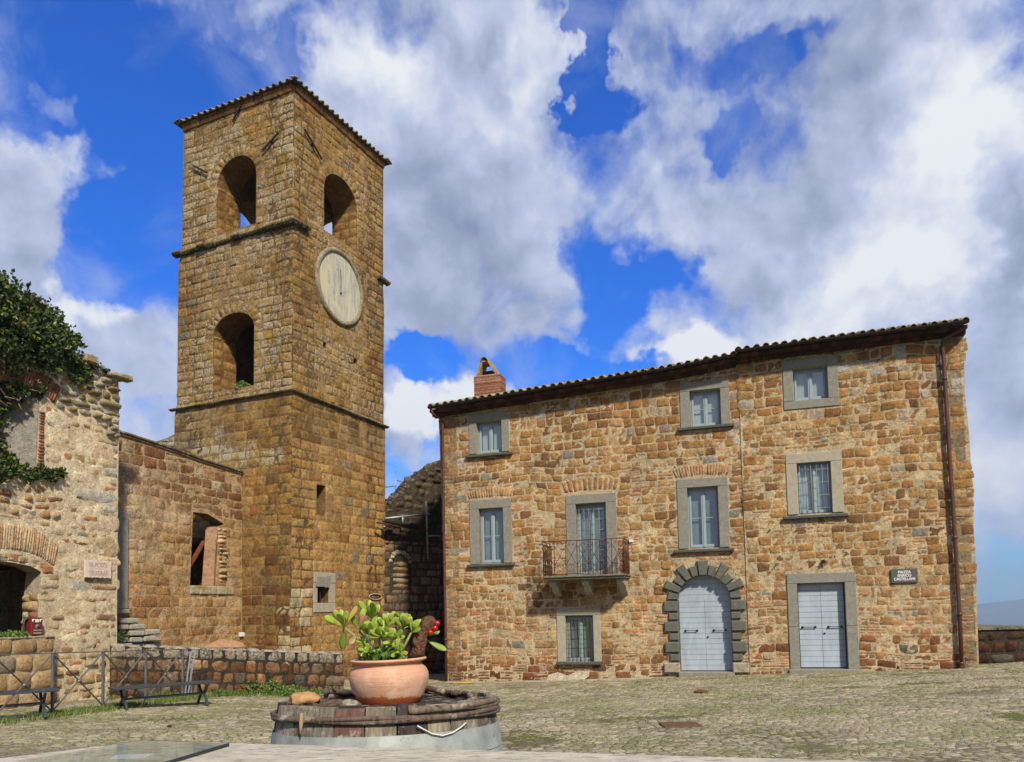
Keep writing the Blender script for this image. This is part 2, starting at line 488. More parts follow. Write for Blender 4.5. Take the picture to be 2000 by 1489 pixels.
def tmix(t, fac, A, B, mode='MIX'):
    n = mk(t, 'ShaderNodeMix', data_type='RGBA', blend_type=mode)
    for nm, x in (('Factor', fac), ('A', A), ('B', B)):
        if isinstance(x, (int, float)): n.inputs[nm].default_value = x
        elif isinstance(x, tuple): n.inputs[nm].default_value = x if len(x) == 4 else x+(1,)
        else: t.links.new(x, n.inputs[nm])
    return n.outputs['Result']
def tbump(t, p, h, strength=.5, dist=.02):
    n = mk(t, 'ShaderNodeBump'); n.inputs['Strength'].default_value = strength; n.inputs['Distance'].default_value = dist
    t.links.new(h, n.inputs['Height']); t.links.new(n.outputs[0], p.inputs['Normal'])
def stone_mat(name, pits=True, lich_col=(.42, .40, .33), lich_scale=9., grain=1.0, var=.35, bump=.7, lich2=(.32, .22, .05), patch=None):
    """masonry: colour from the Col attribute, grain, open pores, lichen where attribute lich > 0"""
    m, t, p, o = mat(name)
    tcn = mk(t, 'ShaderNodeTexCoord'); V = tcn.outputs['Object']
    at = mk(t, 'ShaderNodeAttribute', attribute_name='Col'); col = at.outputs['Color']; al_ = at.outputs['Alpha']
    la = mk(t, 'ShaderNodeAttribute', attribute_name='lich').outputs['Fac']
    n1 = tnoise(t, V, 4.5*grain, 7, .72); n2 = tnoise(t, V, 17*grain, 5, .75); n3 = tnoise(t, V, 1.1, 3, .5)
    k = tm(t, 'ADD', tmap(t, n1, .28, .72, 1-var*1.1, 1+var), tmap(t, n2, .32, .68, -var*1.0, var*.9))
    k = tm(t, 'MULTIPLY', k, tmap(t, n3, .3, .7, .86, 1.12))
    kc = mk(t, 'ShaderNodeCombineColor')
    for i in range(3): t.links.new(k, kc.inputs[i])
    c_ = tmix(t, 1.0, col, kc.outputs[0], 'MULTIPLY')
    if patch: c_ = tmix(t, tm(t, 'MULTIPLY', tmap(t, tnoise(t, V, 2.1, 8, .7, .3), .52, .60), .5), c_, patch)
    vo = mk(t, 'ShaderNodeTexVoronoi'); t.links.new(V, vo.inputs['Vector']); vo.inputs['Scale'].default_value = 24*grain
    pit = tm(t, 'MULTIPLY', tmap(t, vo.outputs['Distance'], .16, .30, 1., 0.), tmap(t, tnoise(t, V, 7*grain, 3), .48, .60))
    pit = tm(t, 'MULTIPLY', pit, al_)
    if pits: c_ = tmix(t, tm(t, 'MULTIPLY', pit, .75), c_, (.035, .018, .008))
    ls = tnoise(t, V, lich_scale, 8, .78)
    lm = tm(t, 'MULTIPLY', tmap(t, tm(t, 'ADD', ls, tm(t, 'MULTIPLY', la, .30)), .60, .70, 0, 1), tmap(t, la, 0.02, .3))
    lc = tmix(t, tmap(t, tnoise(t, V, 2.3, 3), .50, .58), lich_col, lich2)
    c_ = tmix(t, tm(t, 'MULTIPLY', lm, .85), c_, lc)
    t.links.new(c_, p.inputs['Base Color']); p.inputs['Roughness'].default_value = .93
    p.inputs['Specular IOR Level'].default_value = .12
    h = tm(t, 'ADD', tm(t, 'MULTIPLY', n2, .6), tm(t, 'MULTIPLY', n1, .8))
    h = tm(t, 'SUBTRACT', h, tm(t, 'MULTIPLY', pit, .6))
    tbump(t, p, h, bump, .055)
    return m
def paint_mat(name, col, rough=.5, metal=0., var=.15, scale=8., bump=.1, col2=None, c2=(.5, .6), spec=.4, grime=None, stretch=None, bdist=.005):
    m, t, p, o = mat(name)
    V = mk(t, 'ShaderNodeTexCoord').outputs['Object']
    if stretch:
        mp = mk(t, 'ShaderNodeMapping'); mp.inputs['Scale'].default_value = stretch; t.links.new(V, mp.inputs['Vector']); V = mp.outputs[0]
    n1 = tnoise(t, V, scale, 6, .65)
    k = tmap(t, n1, .25, .75, 1-var, 1+var)
    kc = mk(t, 'ShaderNodeCombineColor')
    for i in range(3): t.links.new(k, kc.inputs[i])
    c_ = tmix(t, 1.0, col, kc.outputs[0], 'MULTIPLY')
    if col2: c_ = tmix(t, tmap(t, tnoise(t, V, scale*.6, 7, .7, .4), c2[0], c2[1]), c_, col2)
    t.links.new(c_, p.inputs['Base Color']); p.inputs['Roughness'].default_value = rough; p.inputs['Metallic'].default_value = metal
    p.inputs['Specular IOR Level'].default_value = spec
    if bump: tbump(t, p, n1, bump, bdist)
    return m
def attr_mat(name, rough=.6, var=.2, scale=20., bump=.2, spec=.3, trans=0., bdist=.01):
    m, t, p, o = mat(name)
    V = mk(t, 'ShaderNodeTexCoord').outputs['Object']
    at = mk(t, 'ShaderNodeAttribute', attribute_name='Col')
    n1 = tnoise(t, V, scale, 5, .6); k = tmap(t, n1, .25, .75, 1-var, 1+var)
    kc = mk(t, 'ShaderNodeCombineColor')
    for i in range(3): t.links.new(k, kc.inputs[i])
    c_ = tmix(t, 1.0, at.outputs['Color'], kc.outputs[0], 'MULTIPLY')
    t.links.new(c_, p.inputs['Base Color']); p.inputs['Roughness'].default_value = rough; p.inputs['Specular IOR Level'].default_value = spec
    if bump: tbump(t, p, n1, bump, bdist)
    if trans > 0:
        tr = mk(t, 'ShaderNodeBsdfTranslucent'); t.links.new(c_, tr.inputs[0])
        ms = mk(t, 'ShaderNodeMixShader'); ms.inputs[0].default_value = trans
        t.links.new(p.outputs[0], ms.inputs[1]); t.links.new(tr.outputs[0], ms.inputs[2]); t.links.new(ms.outputs[0], o.inputs[0])
    return m
MAT = {}
MAT['tufa'] = stone_mat('tufa_masonry', lich_scale=11., var=.38, bump=.85)
MAT['tower'] = stone_mat('tower_masonry', lich_col=(.44, .38, .27), lich_scale=17., var=.42, bump=1.)
MAT['plaster'] = stone_mat('ruin_masonry', pits=True, grain=1.3, var=.34, bump=1., patch=(.40, .27, .15))
MAT['dark_wall'] = stone_mat('dark_masonry', lich_col=(.40, .38, .32), lich_scale=19., var=.45, bump=1., lich2=(.36, .35, .31))
MAT['cobble'] = stone_mat('cobble_stone', pits=False, lich_col=(.20, .22, .05), lich_scale=3.2, grain=1.4, var=.25, bump=.6, lich2=(.17, .19, .04))
MAT['grey_stone'] = paint_mat('grey_peperino_stone', (.215, .208, .18), .9, 0, .25, 14, .5, col2=(.30, .28, .22), c2=(.52, .72), bdist=.012, spec=.15)
MAT['grey_stone_pale'] = paint_mat('pale_grey_stone', (.33, .305, .25), .9, 0, .22, 10, .5, col2=(.42, .33, .18), c2=(.5, .7), bdist=.012, spec=.15)
MAT['sill'] = paint_mat('dark_sill_stone', (.085, .085, .075), .9, 0, .4, 12, .5, col2=(.22, .13, .03), c2=(.60, .72), spec=.15)
MAT['quoin'] = paint_mat('doorway_stone', (.115, .118, .10), .9, 0, .3, 12, .6, col2=(.30, .16, .035), c2=(.60, .70), bdist=.02, spec=.15)
MAT['quoin_low'] = paint_mat('pale_doorway_stone', (.33, .29, .21), .9, 0, .3, 12, .6, col2=(.16, .15, .12), c2=(.5, .7), bdist=.02, spec=.15)
MAT['window_paint'] = paint_mat('grey_blue_window_paint', (.27, .34, .37), .45, 0, .10, 6, .02)
MAT['door_paint'] = paint_mat('pale_blue_door_paint', (.36, .42, .50), .55, 0, .16, 4, .08, stretch=(1, 1, .3), col2=(.27, .32, .38), c2=(.48, .72))
MAT['iron'] = paint_mat('rusty_iron', (.10, .028, .02), .75, .2, .5, 18, .4, col2=(.035, .018, .016), c2=(.45, .65))
MAT['dark_iron'] = paint_mat('dark_iron', (.03, .022, .02), .7, .3, .4, 20, .3)
MAT['grille'] = paint_mat('grey_painted_iron', (.22, .25, .27), .5, .2, .2, 20, .1)
MAT['dark_grille'] = paint_mat('dark_painted_iron', (.04, .045, .05), .5, .3, .2, 20, .1)
MAT['gutter'] = paint_mat('dark_gutter_metal', (.035, .024, .02), .5, .5, .3, 9, .1)
MAT['pipe'] = paint_mat('brown_painted_downpipe', (.105, .045, .035), .45, .3, .3, 9, .1, col2=(.06, .035, .03), c2=(.5, .7))
MAT['corbel'] = stone_mat('eave_bricks', pits=False, grain=2.)
MAT['tile'] = stone_mat('roof_tile', pits=False, lich_col=(.42, .38, .25), lich_scale=7., grain=2., lich2=(.30, .24, .07))
MAT['bench'] = paint_mat('dark_grey_cast_iron', (.05, .062, .075), .45, .4, .2, 20, .15)
MAT['fence'] = paint_mat('grey_galvanised_iron', (.17, .18, .185), .5, .5, .3, 15, .2, col2=(.09, .09, .09), c2=(.5, .65))
MAT['zinc'] = paint_mat('weathered_zinc_hoop', (.34, .37, .36), .6, .35, .35, 9, .2, col2=(.16, .12, .09), c2=(.58, .64))
MAT['scaf'] = paint_mat('scaffold_tube', (.30, .32, .34), .45, .6, .2, 12, .1)
MAT['white'] = paint_mat('off_white_plastic', (.65, .64, .60), .6, 0, .08, 8, .05)
MAT['leaf'] = attr_mat('leaves', .45, .25, 30, 0., .4, .25)
MAT['succulent'] = attr_mat('succulent_leaf', .35, .15, 25, .1, .45, .30)
MAT['attr'] = attr_mat('painted_surface', .5, .12, 30, .1, .4)
MAT['plain_stone'] = attr_mat('small_stone', .9, .3, 18, .8, .1, 0., .03)
MAT['black'] = paint_mat('unlit_interior', (.02, .017, .014), .95, 0, .3, 3, 0)
MAT['bark'] = attr_mat('fibrous_bark', .95, .75, 70, 1., .08, 0., .02)
MAT['wood'] = attr_mat('old_wood', .85, .35, 14, .5, .15)
def glass_mat():
    m, t, p, o = mat('window_glass'); t.nodes.remove(p)
    g = mk(t, 'ShaderNodeBsdfGlossy'); g.inputs['Roughness'].default_value = .04; g.inputs['Color'].default_value = (.9, .9, .9, 1)
    tr = mk(t, 'ShaderNodeBsdfTransparent'); tr.inputs['Color'].default_value = (.86, .90, .90, 1)
    fr = mk(t, 'ShaderNodeFresnel'); fr.inputs['IOR'].default_value = 1.5
    gb = mk(t, 'ShaderNodeNewGeometry'); k = tm(t, 'MULTIPLY', tm(t, 'ADD', tm(t, 'MULTIPLY', fr.outputs[0], 1.3), .16, True), tm(t, 'SUBTRACT', 1.0, gb.outputs['Backfacing']))
    ms = mk(t, 'ShaderNodeMixShader'); t.links.new(k, ms.inputs[0]); t.links.new(tr.outputs[0], ms.inputs[1]); t.links.new(g.outputs[0], ms.inputs[2])
    t.links.new(ms.outputs[0], o.inputs[0]); return m
MAT['glass'] = glass_mat()
MAT['curtain'] = paint_mat('pale_curtain_cloth', (.58, .63, .62), .9, 0, .06, 3, .05, stretch=(6, 6, .5))
MAT['curtain_dark'] = paint_mat('grey_inner_shutter', (.24, .28, .27), .8, 0, .2, 3, .1)
# ================================================================== THE PLACE
def zg(x, y):
    """height of the plaza: flat near the camera, falling away beyond about 19 m"""
    x = np.asarray(x, float); y = np.asarray(y, float)
    sp = lambda t: np.where(t > 15, t, np.log1p(np.exp(np.minimum(t, 15))))
    z = -.03*np.minimum(sp(y-7), 26.) + .028*np.minimum(sp(x), 22.) + .03*np.minimum(sp(-3-x), 10.) + .012*vn(x*.4, y*.4, 1.)
    return z
def zgf(x, y): return float(zg(np.array([x]), np.array([y]))[0])
def hdir(px, py):
    d = ray(px, py); v = Vector((d.x, d.y, 0)); return v.normalized()
A_ = hdir(1715, 1177); L_ = hdir(-2330, 1269)
L_ = Vector((-A_.y, A_.x, 0)).normalized()
def at_depth(px, py, Y):
    d = ray(px, py); return CAM + d*(Y/d.y)
RND = random.Random(11)
def lin(r, g, b):
    f = lambda c: (c/255/12.92) if c/255 <= .04045 else ((c/255+.055)/1.055)**2.4
    return (f(r), f(g), f(b))
def pick(pal, rng, jit=.10):
    tot = sum(p[0] for p in pal); x = rng.random()*tot
    for p in pal:
        x -= p[0]
        if x <= 0: break
    k = 1 + rng.uniform(-jit, jit); h = rng.uniform(-.03, .03)
    a = p[2] if len(p) > 2 else 1.
    return (p[1][0]*k*(1+h), p[1][1]*k, p[1][2]*k*(1-h*2), a)

# ------------------------------------------------------------------ ground
g = MB()
xs = np.concatenate([np.linspace(-70, -16, 14), np.linspace(-15, 18, 84), np.linspace(19, 34, 9)])
ys = np.concatenate([np.linspace(-40, 4, 12), np.linspace(5, 34, 74), np.linspace(35, 60, 12)])
X, Y = np.meshgrid(xs, ys); Z = zg(X, Y) - .012 + .008*fbm(X*1.5, Y*1.5, 4.)
nx, ny = len(xs), len(ys)
V = np.stack([X.ravel(), Y.ravel(), Z.ravel()], 1)
i, j = np.meshgrid(np.arange(nx-1), np.arange(ny-1)); q0 = (j*nx+i).ravel()
g.add(V, np.stack([q0, q0+1, q0+nx+1, q0+nx], 1), (.10, .09, .055, 1), .0, True)
m, t, p, o = mat('plaza_earth_and_moss')
V_ = mk(t, 'ShaderNodeTexCoord').outputs['Object']
c_ = tmix(t, tmap(t, tnoise(t, V_, 2.6, 6, .7), .47, .55), (.17, .145, .10), (.15, .175, .030))
c_ = tmix(t, tmap(t, tnoise(t, V_, 30, 5, .7), .45, .65), c_, (.055, .045, .03))
c_ = tmix(t, tmap(t, tnoise(t, V_, .5, 3, .5), .52, .62), c_, (.20, .175, .125))
t.links.new(c_, p.inputs['Base Color']); p.inputs['Roughness'].default_value = .95; p.inputs['Specular IOR Level'].default_value = .1
tbump(t, p, tnoise(t, V_, 40, 6, .7), .8, .02)
MAT['earth'] = m
go = tag(g.build('ground', m), kind='structure')

# cobblestones
cb = MB(); ang = math.radians(7)
cu = Vector((math.cos(ang), math.sin(ang), 0)); cv = Vector((-math.sin(ang), math.cos(ang), 0))
CF = Face((0, 0, 0), cu, cv, (0, 0, 1))
rng = random.Random(3); quads = []; cols = []
pal = [(5, (.295, .26, .18)), (4, (.26, .235, .165)), (3, (.345, .305, .22)), (1.2, (.19, .175, .125)), (.8, (.35, .32, .24)), (.4, (.26, .19, .12))]
v = 3.2
while v < 33:
    h = .088 + (v-3)*.0026 + rng.uniform(-.012, .014); u = -18 + rng.random()*.3
    while u < 22:
        wd = h*rng.uniform(1.05, 1.75)
        x = u*cu.x + v*cv.x; y = u*cu.y + v*cv.y
        if abs(x) < .72*y + 1.2 and y > 4.6 and y < 31:
            quads.append((u, u+wd, v, v+h)); cols.append(pick(pal, rng, .24))
        u += wd
    v += h
def pave_tint(u, v, c):
    c = c.copy(); x = u*cu.x+v*cv.x; y = u*cu.y+v*cv.y
    k = np.clip(fbm(x*.45, y*.6, 31., 4)*2.2+.15, 0, 1)[:, None]*.45; c[:, :3] = c[:, :3]*(1-k)+np.array([.40, .35, .255])*k
    k = np.clip(fbm(x*.7+9, y*.9, 37., 4)*2.6-.1, 0, 1)[:, None]*.55; c[:, :3] = c[:, :3]*(1-k)+np.array([.20, .205, .085])*k
    k = np.clip(fbm(x*.5+3, y*1.1, 43., 4)*3.0-.7, 0, 1)[:, None]*.6; c[:, :3] = c[:, :3]*(1-k)+np.array([.125, .10, .075])*k
    return c
def zpave(x, y): return zg(x, y) - .014*np.clip(fbm(x*.6, y*.8, 51., 4)*2.6-.75, 0, 1)
q = np.array(quads)
blocks(cb, CF, np.stack([q[:, [0, 2]], q[:, [1, 2]], q[:, [1, 3]], q[:, [0, 3]]], 1), np.array(cols), gap=.013, protr=.008, prv=.9, jit=.020, rnd=.3, tint=pave_tint,
       rough=.005, sink=.012, lich=lambda u, v: .08+.3*fbm(u*.35, v*.6, 5.), warp=.10, seed=5, gs=np.array([-1, -.72, .72, 1.]), gt=np.array([-1, -.72, .72, 1.]), edge=.03, zf=zpave, wscale=.5)
tag(cb.build('paving', MAT['cobble']), kind='structure')

# distant valley and hills beyond the parapet
g = MB()
def far_h(x, y):
    r = np.hypot(x, y); a = np.arctan2(x, y)
    hgt = -60 - 90*np.clip((r-60)/500, 0, 1)
    hgt = np.where(r < 62, -12, hgt)
    hill = np.clip((r-5200)/2600, 0, 1)*np.clip((9000-r)/2200, 0, 1)
    hgt = hgt + hill*(195 + 75*np.clip((a-.53)/.05, 0, 1) + 60*fbm(a*9, r*.0004, 2.))
    hgt = hgt + 14*fbm(x*.002, y*.002, 3.)*np.clip((r-200)/500, 0, 1)
    return hgt
rr = np.concatenate([np.linspace(30, 500, 12), np.geomspace(600, 11500, 50)]); aa = np.linspace(-PI, PI, 181)
R_, A2 = np.meshgrid(rr, aa); X = R_*np.sin(A2); Y = R_*np.cos(A2); Z = far_h(X, Y)
nx, ny = len(rr), len(aa); i, j = np.meshgrid(np.arange(nx-1), np.arange(ny-1)); q0 = (j*nx+i).ravel()
g.add(np.stack([X.ravel(), Y.ravel(), Z.ravel()], 1), np.stack([q0, q0+1, q0+nx+1, q0+nx], 1)[:, ::-1].copy(), (.1, .1, .1, 1), 0, True)
hm = paint_mat('far_fields', (.06, .08, .035), .95, 0, .4, .004, 0, col2=(.12, .11, .06))
tag(g.build('hills', hm), kind='structure')

# ================================================================== TOWER
cor = at_depth(566, 1200, 23.3); cor.z = 0
ct = at_depth(573, 165, 23.3); cb0 = at_depth(565.5, 1250, 23.3)
VT = Vector(((ct.x-cb0.x)/(ct.z-cb0.z), 0, 1))
TL = Face(cor, L_, VT, -A_); TR = Face(cor, A_, VT, -L_)
tower = empty('clock_tower', (cor.x, cor.y, zgf(cor.x, cor.y)), 'tall square ochre tufa tower with arched belfry, clock disc and tiled roof', 'tower')
zb = -1.1
topu, topv = TL.hit(575, 172)
tl_edge = [TL.hit(*p) for p in [(337, 1290), (338, 985), (340, 870), (341, 812), (346, 790), (347, 640), (349, 515), (355, 495), (359, 254)]]
def clean(pl):  # monotone upright edge
    return [(p[0], p[1]) for p in pl]
tl_edge = clean(tl_edge); vtop = topv
tl_top = tl_edge[-1][0]
tlo = [(0, zb), (0, vtop), (tl_top, vtop)] + [p for p in reversed(tl_edge[:-1])] + [(tl_edge[0][0], zb)]
tr_edge = [TR.hit(*p) for p in [(752, 1330), (752.5, 1000), (752.5, 838), (749, 826), (750, 600), (748, 556), (748.6, 325)]]
tro = [(0, zb), (tr_edge[0][0], zb)] + tr_edge[:-1] + [(tr_edge[-1][0], vtop), (0, vtop)]
def arch_px(face, l_, r_, sl, sr, top, spl, spr):
    ul = face.hit(*l_)[0]; ur = face.hit(*r_)[0]; a, b = min(ul, ur), max(ul, ur)
    v0 = (face.hit(*sl)[1] + face.hit(*sr)[1])/2; vs = (face.hit(*spl)[1] + face.hit(*spr)[1])/2; vt = face.hit(*top)[1]
    return a, b, v0, vs, vt
bl = arch_px(TL, (424, 420), (500, 400), (428, 457), (499, 437), (467, 304), (424, 362), (503, 336))
br_ = arch_px(TR, (633, 380), (697, 440), (638, 452), (694, 490), (656, 339), (633, 362), (698, 412))
ll = arch_px(TL, (416, 700), (496, 690), (422, 768), (496, 750), (457, 611), (416, 656), (496, 636))
def hr(face, x0, y0, x1, y1):
    a = face.hit(x0, y0); b = face.hit(x1, y1)
    return (min(a[0], b[0]), min(a[1], b[1]), max(a[0], b[0]), max(a[1], b[1]))
slit = hr(TR, 618.6, 946, 635.4, 1008); lowin = hr(TR, 619.6, 1138.5, 641.4, 1178); lowfr = hr(TR, 612, 1118, 654, 1196)
put1 = hr(TR, 631, 667, 638, 682); put2 = hr(TR, 690, 699, 698, 713); put3 = hr(TL, 536.5, 881, 542, 890)
WT = 1.0
ochre = [(4, (.29, .165, .048)), (4, (.33, .195, .062)), (2, (.22, .12, .035)), (1.6, (.33, .20, .075)), (1.2, (.19, .095, .035)), (.2, (.28, .12, .045)), (.3, (.22, .17, .09))]
warmp = [(5, (.44, .26, .095)), (3, (.39, .22, .078)), (1.2, (.32, .165, .058)), (1, (.48, .31, .13)), (.35, (.25, .20, .13))]
brown = [(3, (.17, .075, .028)), (3, (.22, .115, .038)), (2, (.26, .16, .06)), (1.3, (.13, .06, .03))]
speck = [(3, (.30, .195, .085)), (3, (.26, .155, .06)), (2, (.34, .24, .125)), (1, (.19, .11, .05)), (.5, (.17, .15, .11))]
creamp = [(3, (.58, .47, .28)), (1, (.50, .40, .24))]
zs_low = TL.hit(566, 765)[1]; zs_up = TL.hit(565, 442)[1]
def tower_masonry(face, outline, holes, left, seed, arches):
    mb = MB(); rng = random.Random(seed)
    shell(mb, face, outline, holes, (.30, .195, .09, .35) if not left else (.26, .17, .08, .35), WT if left is not None else WT, hcol=(.20, .12, .05, .6), back=True)
    rings = []
    exc = list(holes)
    for (a, b, v0, vs, vt) in arches:
        th = .34
        exc.append([(a+(b-a)/2 + ((b-a)/2+th)*math.cos(PI*i/14), vs + (vt-vs+th)*math.sin(PI*i/14)) for i in range(15)])
        rings.append(ring(a, b, vs, vt, th, 13, rng=rng))
    if not left and left is not None: exc.append(rect(*lowfr)); exc.append(CLK_POLY)
    def hf(v): return .30 + rng.uniform(-.035, .035) if v < zs_low else .27 + rng.uniform(-.04, .04)
    def wf(u, v, h):
        return rng.uniform(.36, .62) if v < zs_low else rng.uniform(.26, .50)
    B = courses(outline, exc, zb, vtop, hf, wf, rng)
    cols = []
    for (u0, u1, v0, v1) in B:
        u, v = (u0+u1)/2, (v0+v1)/2
        nz = vn(np.array([u*.6]), np.array([v*.5]), seed)[0]
        if v < zs_low:
            if left:
                P = ochre if v > 3.3 + nz else brown
                if u > 2.6 and v > 5.6: P = speck
            else:
                P = warmp if v < 6.6 + nz*1.2 else (speck if nz > .1 else ochre)
                if v < .3: P = brown
                if u < .8 and 0.2 < v < 2.3: P = creamp if rng.random() < .75 else P
        elif v < zs_up: P = (speck if nz > -.2 else ochre) if left else (speck if (nz > 0.1) else ochre)
        else: P = (speck if (left and nz > -.45) else ochre)
        if left and v < 2.4 and u < .6: P = creamp if rng.random() < .6 else P
        cols.append(pick(P, rng, .08))
    def lich(u, v):
        b_ = np.where(v < zs_low, .10, .42) if left else np.where(v < zs_low, .03, .26)
        b_ = b_ + .25*vn(u*.7, v*.5, 3.3)*np.where(v < zs_low, .5, 1)
        if left:
            b_ = b_ + np.clip(1.6-np.abs(v-zs_low+1.9)*1.3 - np.abs(u-3.4)*.5 + .6*vn(u*2, v*2, 1.1), 0, 1)*1.2
        return np.clip(b_, 0, 1.3)
    def tint(u, v, c):
        c = c.copy()
        # mossy yellow runs and dark rain stains with a shape of their own
        k = np.clip(fbm(u*1.4, v*.35, seed+4.)*1.6, 0, 1)[:, None]*.35
        c[:, :3] = c[:, :3]*(1-k) + np.array([.10, .055, .022])*k
        if left:
            k = np.clip(1.25-np.abs(v-zs_low+1.9)*1.1 - np.clip(2.3-u, 0, 9)*1.2 + .5*vn(u*2.2, v*2.2, 1.1), 0, 1)[:, None]*.85
            c[:, :3] = c[:, :3]*(1-k) + np.array([.15, .145, .13])*k
        for zc in (zs_low, zs_up, 3.0):      # rain streaks running down below the string courses
            k = np.clip(1-(zc-v)/2.2, 0, 1)*(v < zc)*np.clip(fbm(u*3.5, v*.25, seed+zc, 3)*2.2+.25, 0, 1)
            k = k[:, None]*.55; c[:, :3] = c[:, :3]*(1-k) + np.array([.085, .06, .035])*k
        k = np.clip(fbm(u*.8+5, v*.5, seed+8.)*1.8, 0, 1)[:, None]*.3
        c[:, :3] = c[:, :3]*(1-k) + np.array([.27, .165, .035])*k
        return c
    def lj(u, v): return np.where(v < zs_low, 1., 1.)
    q = np.array(B)
    lo = q[:, 3] < zs_low
    for sel, gp, pr, rg in ((lo, .004, .004, .007), (~lo, .006, .009, .015)):
        if sel.sum(): blocks(mb, face, q[sel], np.array(cols)[sel], gap=gp, protr=pr, prv=.9, jit=.014, rnd=.12, rough=rg, sink=.010 if gp < .01 else .018, lich=lich, warp=.03, seed=seed, tint=tint, edge=.022, gxf=.6)
    for r in rings:
        blocks(mb, face, r, np.array([pick(ochre, rng) for _ in r]), gap=.008, protr=.03, rnd=.15, lich=lich, seed=seed+3, tint=tint)
    # jamb stones of the arches
    for (a, b, v0, vs, vt) in arches:
        for sgn, uu in ((1, b), (-1, a)):
            JF = Face(face.pt(uu, 0), -face.n, face.v, -face.u*sgn)
            JB = courses(rect(.0, v0, WT, vs), [], v0, vs, lambda v: .29, lambda u, v, h: rng.uniform(.3, .5), rng)
            blocks(mb, JF, np.array(JB), np.array([pick(ochre, rng) for _ in JB]), gap=.01, protr=.02, lich=.15, seed=seed+5)
    return mb
# clock disc on the right face
cc_ = TR.hit(661.5, 561); cu1 = TR.hit(612.5, 525)[0]; cu2 = TR.hit(708.5, 592)[0]
ct_ = TR.hit(646, 482)[1]; cb_ = TR.hit(680, 640)[1]
CU, CVv, CR = (cu1+cu2)/2, (ct_+cb_)/2, ((cu2-cu1)/2 + (ct_-cb_)/2)/2
CLK_POLY = [(CU + (CR-.06)*math.cos(2*PI*i/24), CVv + (CR-.06)*math.sin(2*PI*i/24)) for i in range(24)]
wl = tower_masonry(TL, tlo, [arch(*bl), arch(*ll), rect(*put3)], True, 21, [bl, ll])
wr = tower_masonry(TR, tro, [arch(*br_), rect(*slit), rect(*lowin), rect(*put1), rect(*put2)], False, 22, [br_])
for a_ in (wr,):
    wl.v += a_.v; wl.c += a_.c; wl.l += a_.l
    for f, sm in a_.f:
        wl.f.append((f + wl.n if isinstance(f, np.ndarray) else [tuple(i + wl.n for i in q) for q in f], sm))
    wl.n += a_.n
# far walls of the tower with their own belfry arches
wL = tl_top-.03; wR = tr_edge[-1][0]-.01
def far_wall(face, wid, arc, seed):
    mb = MB(); rng = random.Random(seed)
    a, b, v0, vs, vt = arc; wd = b-a; c0 = wid/2; hole = arch(c0-wd/2, c0+wd/2, v0, vs, vt)
    ol = rect(0, zb, wid, vtop)
    shell(mb, face, ol, [hole], (.22, .15, .08, .3), WT)
    B = courses(ol, [hole], zb, vtop, lambda v: .31+rng.uniform(-.03, .03), lambda u, v, h: rng.uniform(.4, .8), rng)
    blocks(mb, face, np.array(B), np.array([pick(ochre, rng) for _ in B]), gap=.012, protr=.025, lich=.3, seed=seed)
    return mb
FB1 = Face(cor + A_*wR, L_, VT, A_); FB2 = Face(cor + L_*wL, A_, VT, L_)
def merge(a, b):
    a.v += b.v; a.c += b.c; a.l += b.l
    for f, sm in b.f:
        a.f.append((f + a.n if isinstance(f, np.ndarray) else [tuple(i + a.n for i in q) for q in f], sm))
    a.n += b.n
merge(wl, far_wall(FB1, wL, bl, 31)); merge(wl, far_wall(FB2, wR, br_, 32))
# floors inside
for zz in (bl[2]-.35, ll[2]-.35, zb+.1):
    o3 = cor + VT*zz + A_*WT*.9 + L_*WT*.9
    wl.box(o3, A_*(wR-1.8*WT), L_*(wL-1.8*WT), VT*.25, (.08, .05, .03, 1))
wl.build('wall', MAT['tower'], tower)
# string courses
def string_course(p0, p1, face, vv0, vv1, proj, thick, name, ends=(0, 0), brk=False, wrap=None):
    mb = MB(); rng = random.Random(5)
    n = 14; u0, u1 = p0, p1
    for i in range(n):
        a = u0 + (u1-u0)*i/n; b = u0 + (u1-u0)*(i+1)/n; va = vv0 + (vv1-vv0)*i/n; vb = vv0+(vv1-vv0)*(i+1)/n
        pr = proj*(1 + (rng.uniform(-.35, .12) if brk else rng.uniform(-.1, .06))); th = thick*(1+rng.uniform(-.12, .12))
        if brk and i in (5, 7, 8): pr *= .62; th *= .8
        c0 = (.055, .048, .03, 1) if brk else (.11, .095, .06, 1)
        g0 = .004
        P = [face.pt(a+g0, va-th, 0), face.pt(b-g0, vb-th, 0), face.pt(b-g0, vb-th*.8, pr*.8), face.pt(a+g0, va-th*.8, pr*.8),
             face.pt(a+g0, va+.02, 0), face.pt(b-g0, vb+.02, 0), face.pt(b-g0, vb-.02, pr), face.pt(a+g0, va-.02, pr)]
        m2 = [face.pt(a+g0, va-th*.45, pr), face.pt(b-g0, vb-th*.45, pr)]
        V = P + m2
        f = [(0,1,2,3), (3,2,9,8), (8,9,6,7), (7,6,5,4), (0,3,8,7,4), (1,5,6,9,2), (0,4,5,1)]
        cs = np.tile(np.array(c0)*np.array([rng.uniform(.8, 1.25)]*3+[1]), (len(V), 1)); cs[4:8, :3] = np.array([.30, .20, .03]) if rng.random() < .75 else (.2, .17, .1)
        mb.add(V, [tuple(reversed(q)) if face.u.cross(face.v).dot(face.n) > 0 else q for q in f], cs, .22)
    return mb
s1l = TL.hit(341, 497)[1]; s1r = TL.hit(566, 432)[1]
sc = string_course(-.16, tl_edge[6][0]+.12, TL, s1r, s1l, .19, .17, '', brk=True)
merge(sc, string_course(-.16, .62, TR, s1r, TR.hit(596, 443)[1], .19, .15, ''))
sc.build('string_course', MAT['tower'], tower)
x1 = TR.hit(735, 549); sc = (string_course(x1[0], TR.hit(749, 549)[0]+.22, TR, s1r-.02, s1r-.05, .17, .15, ''))
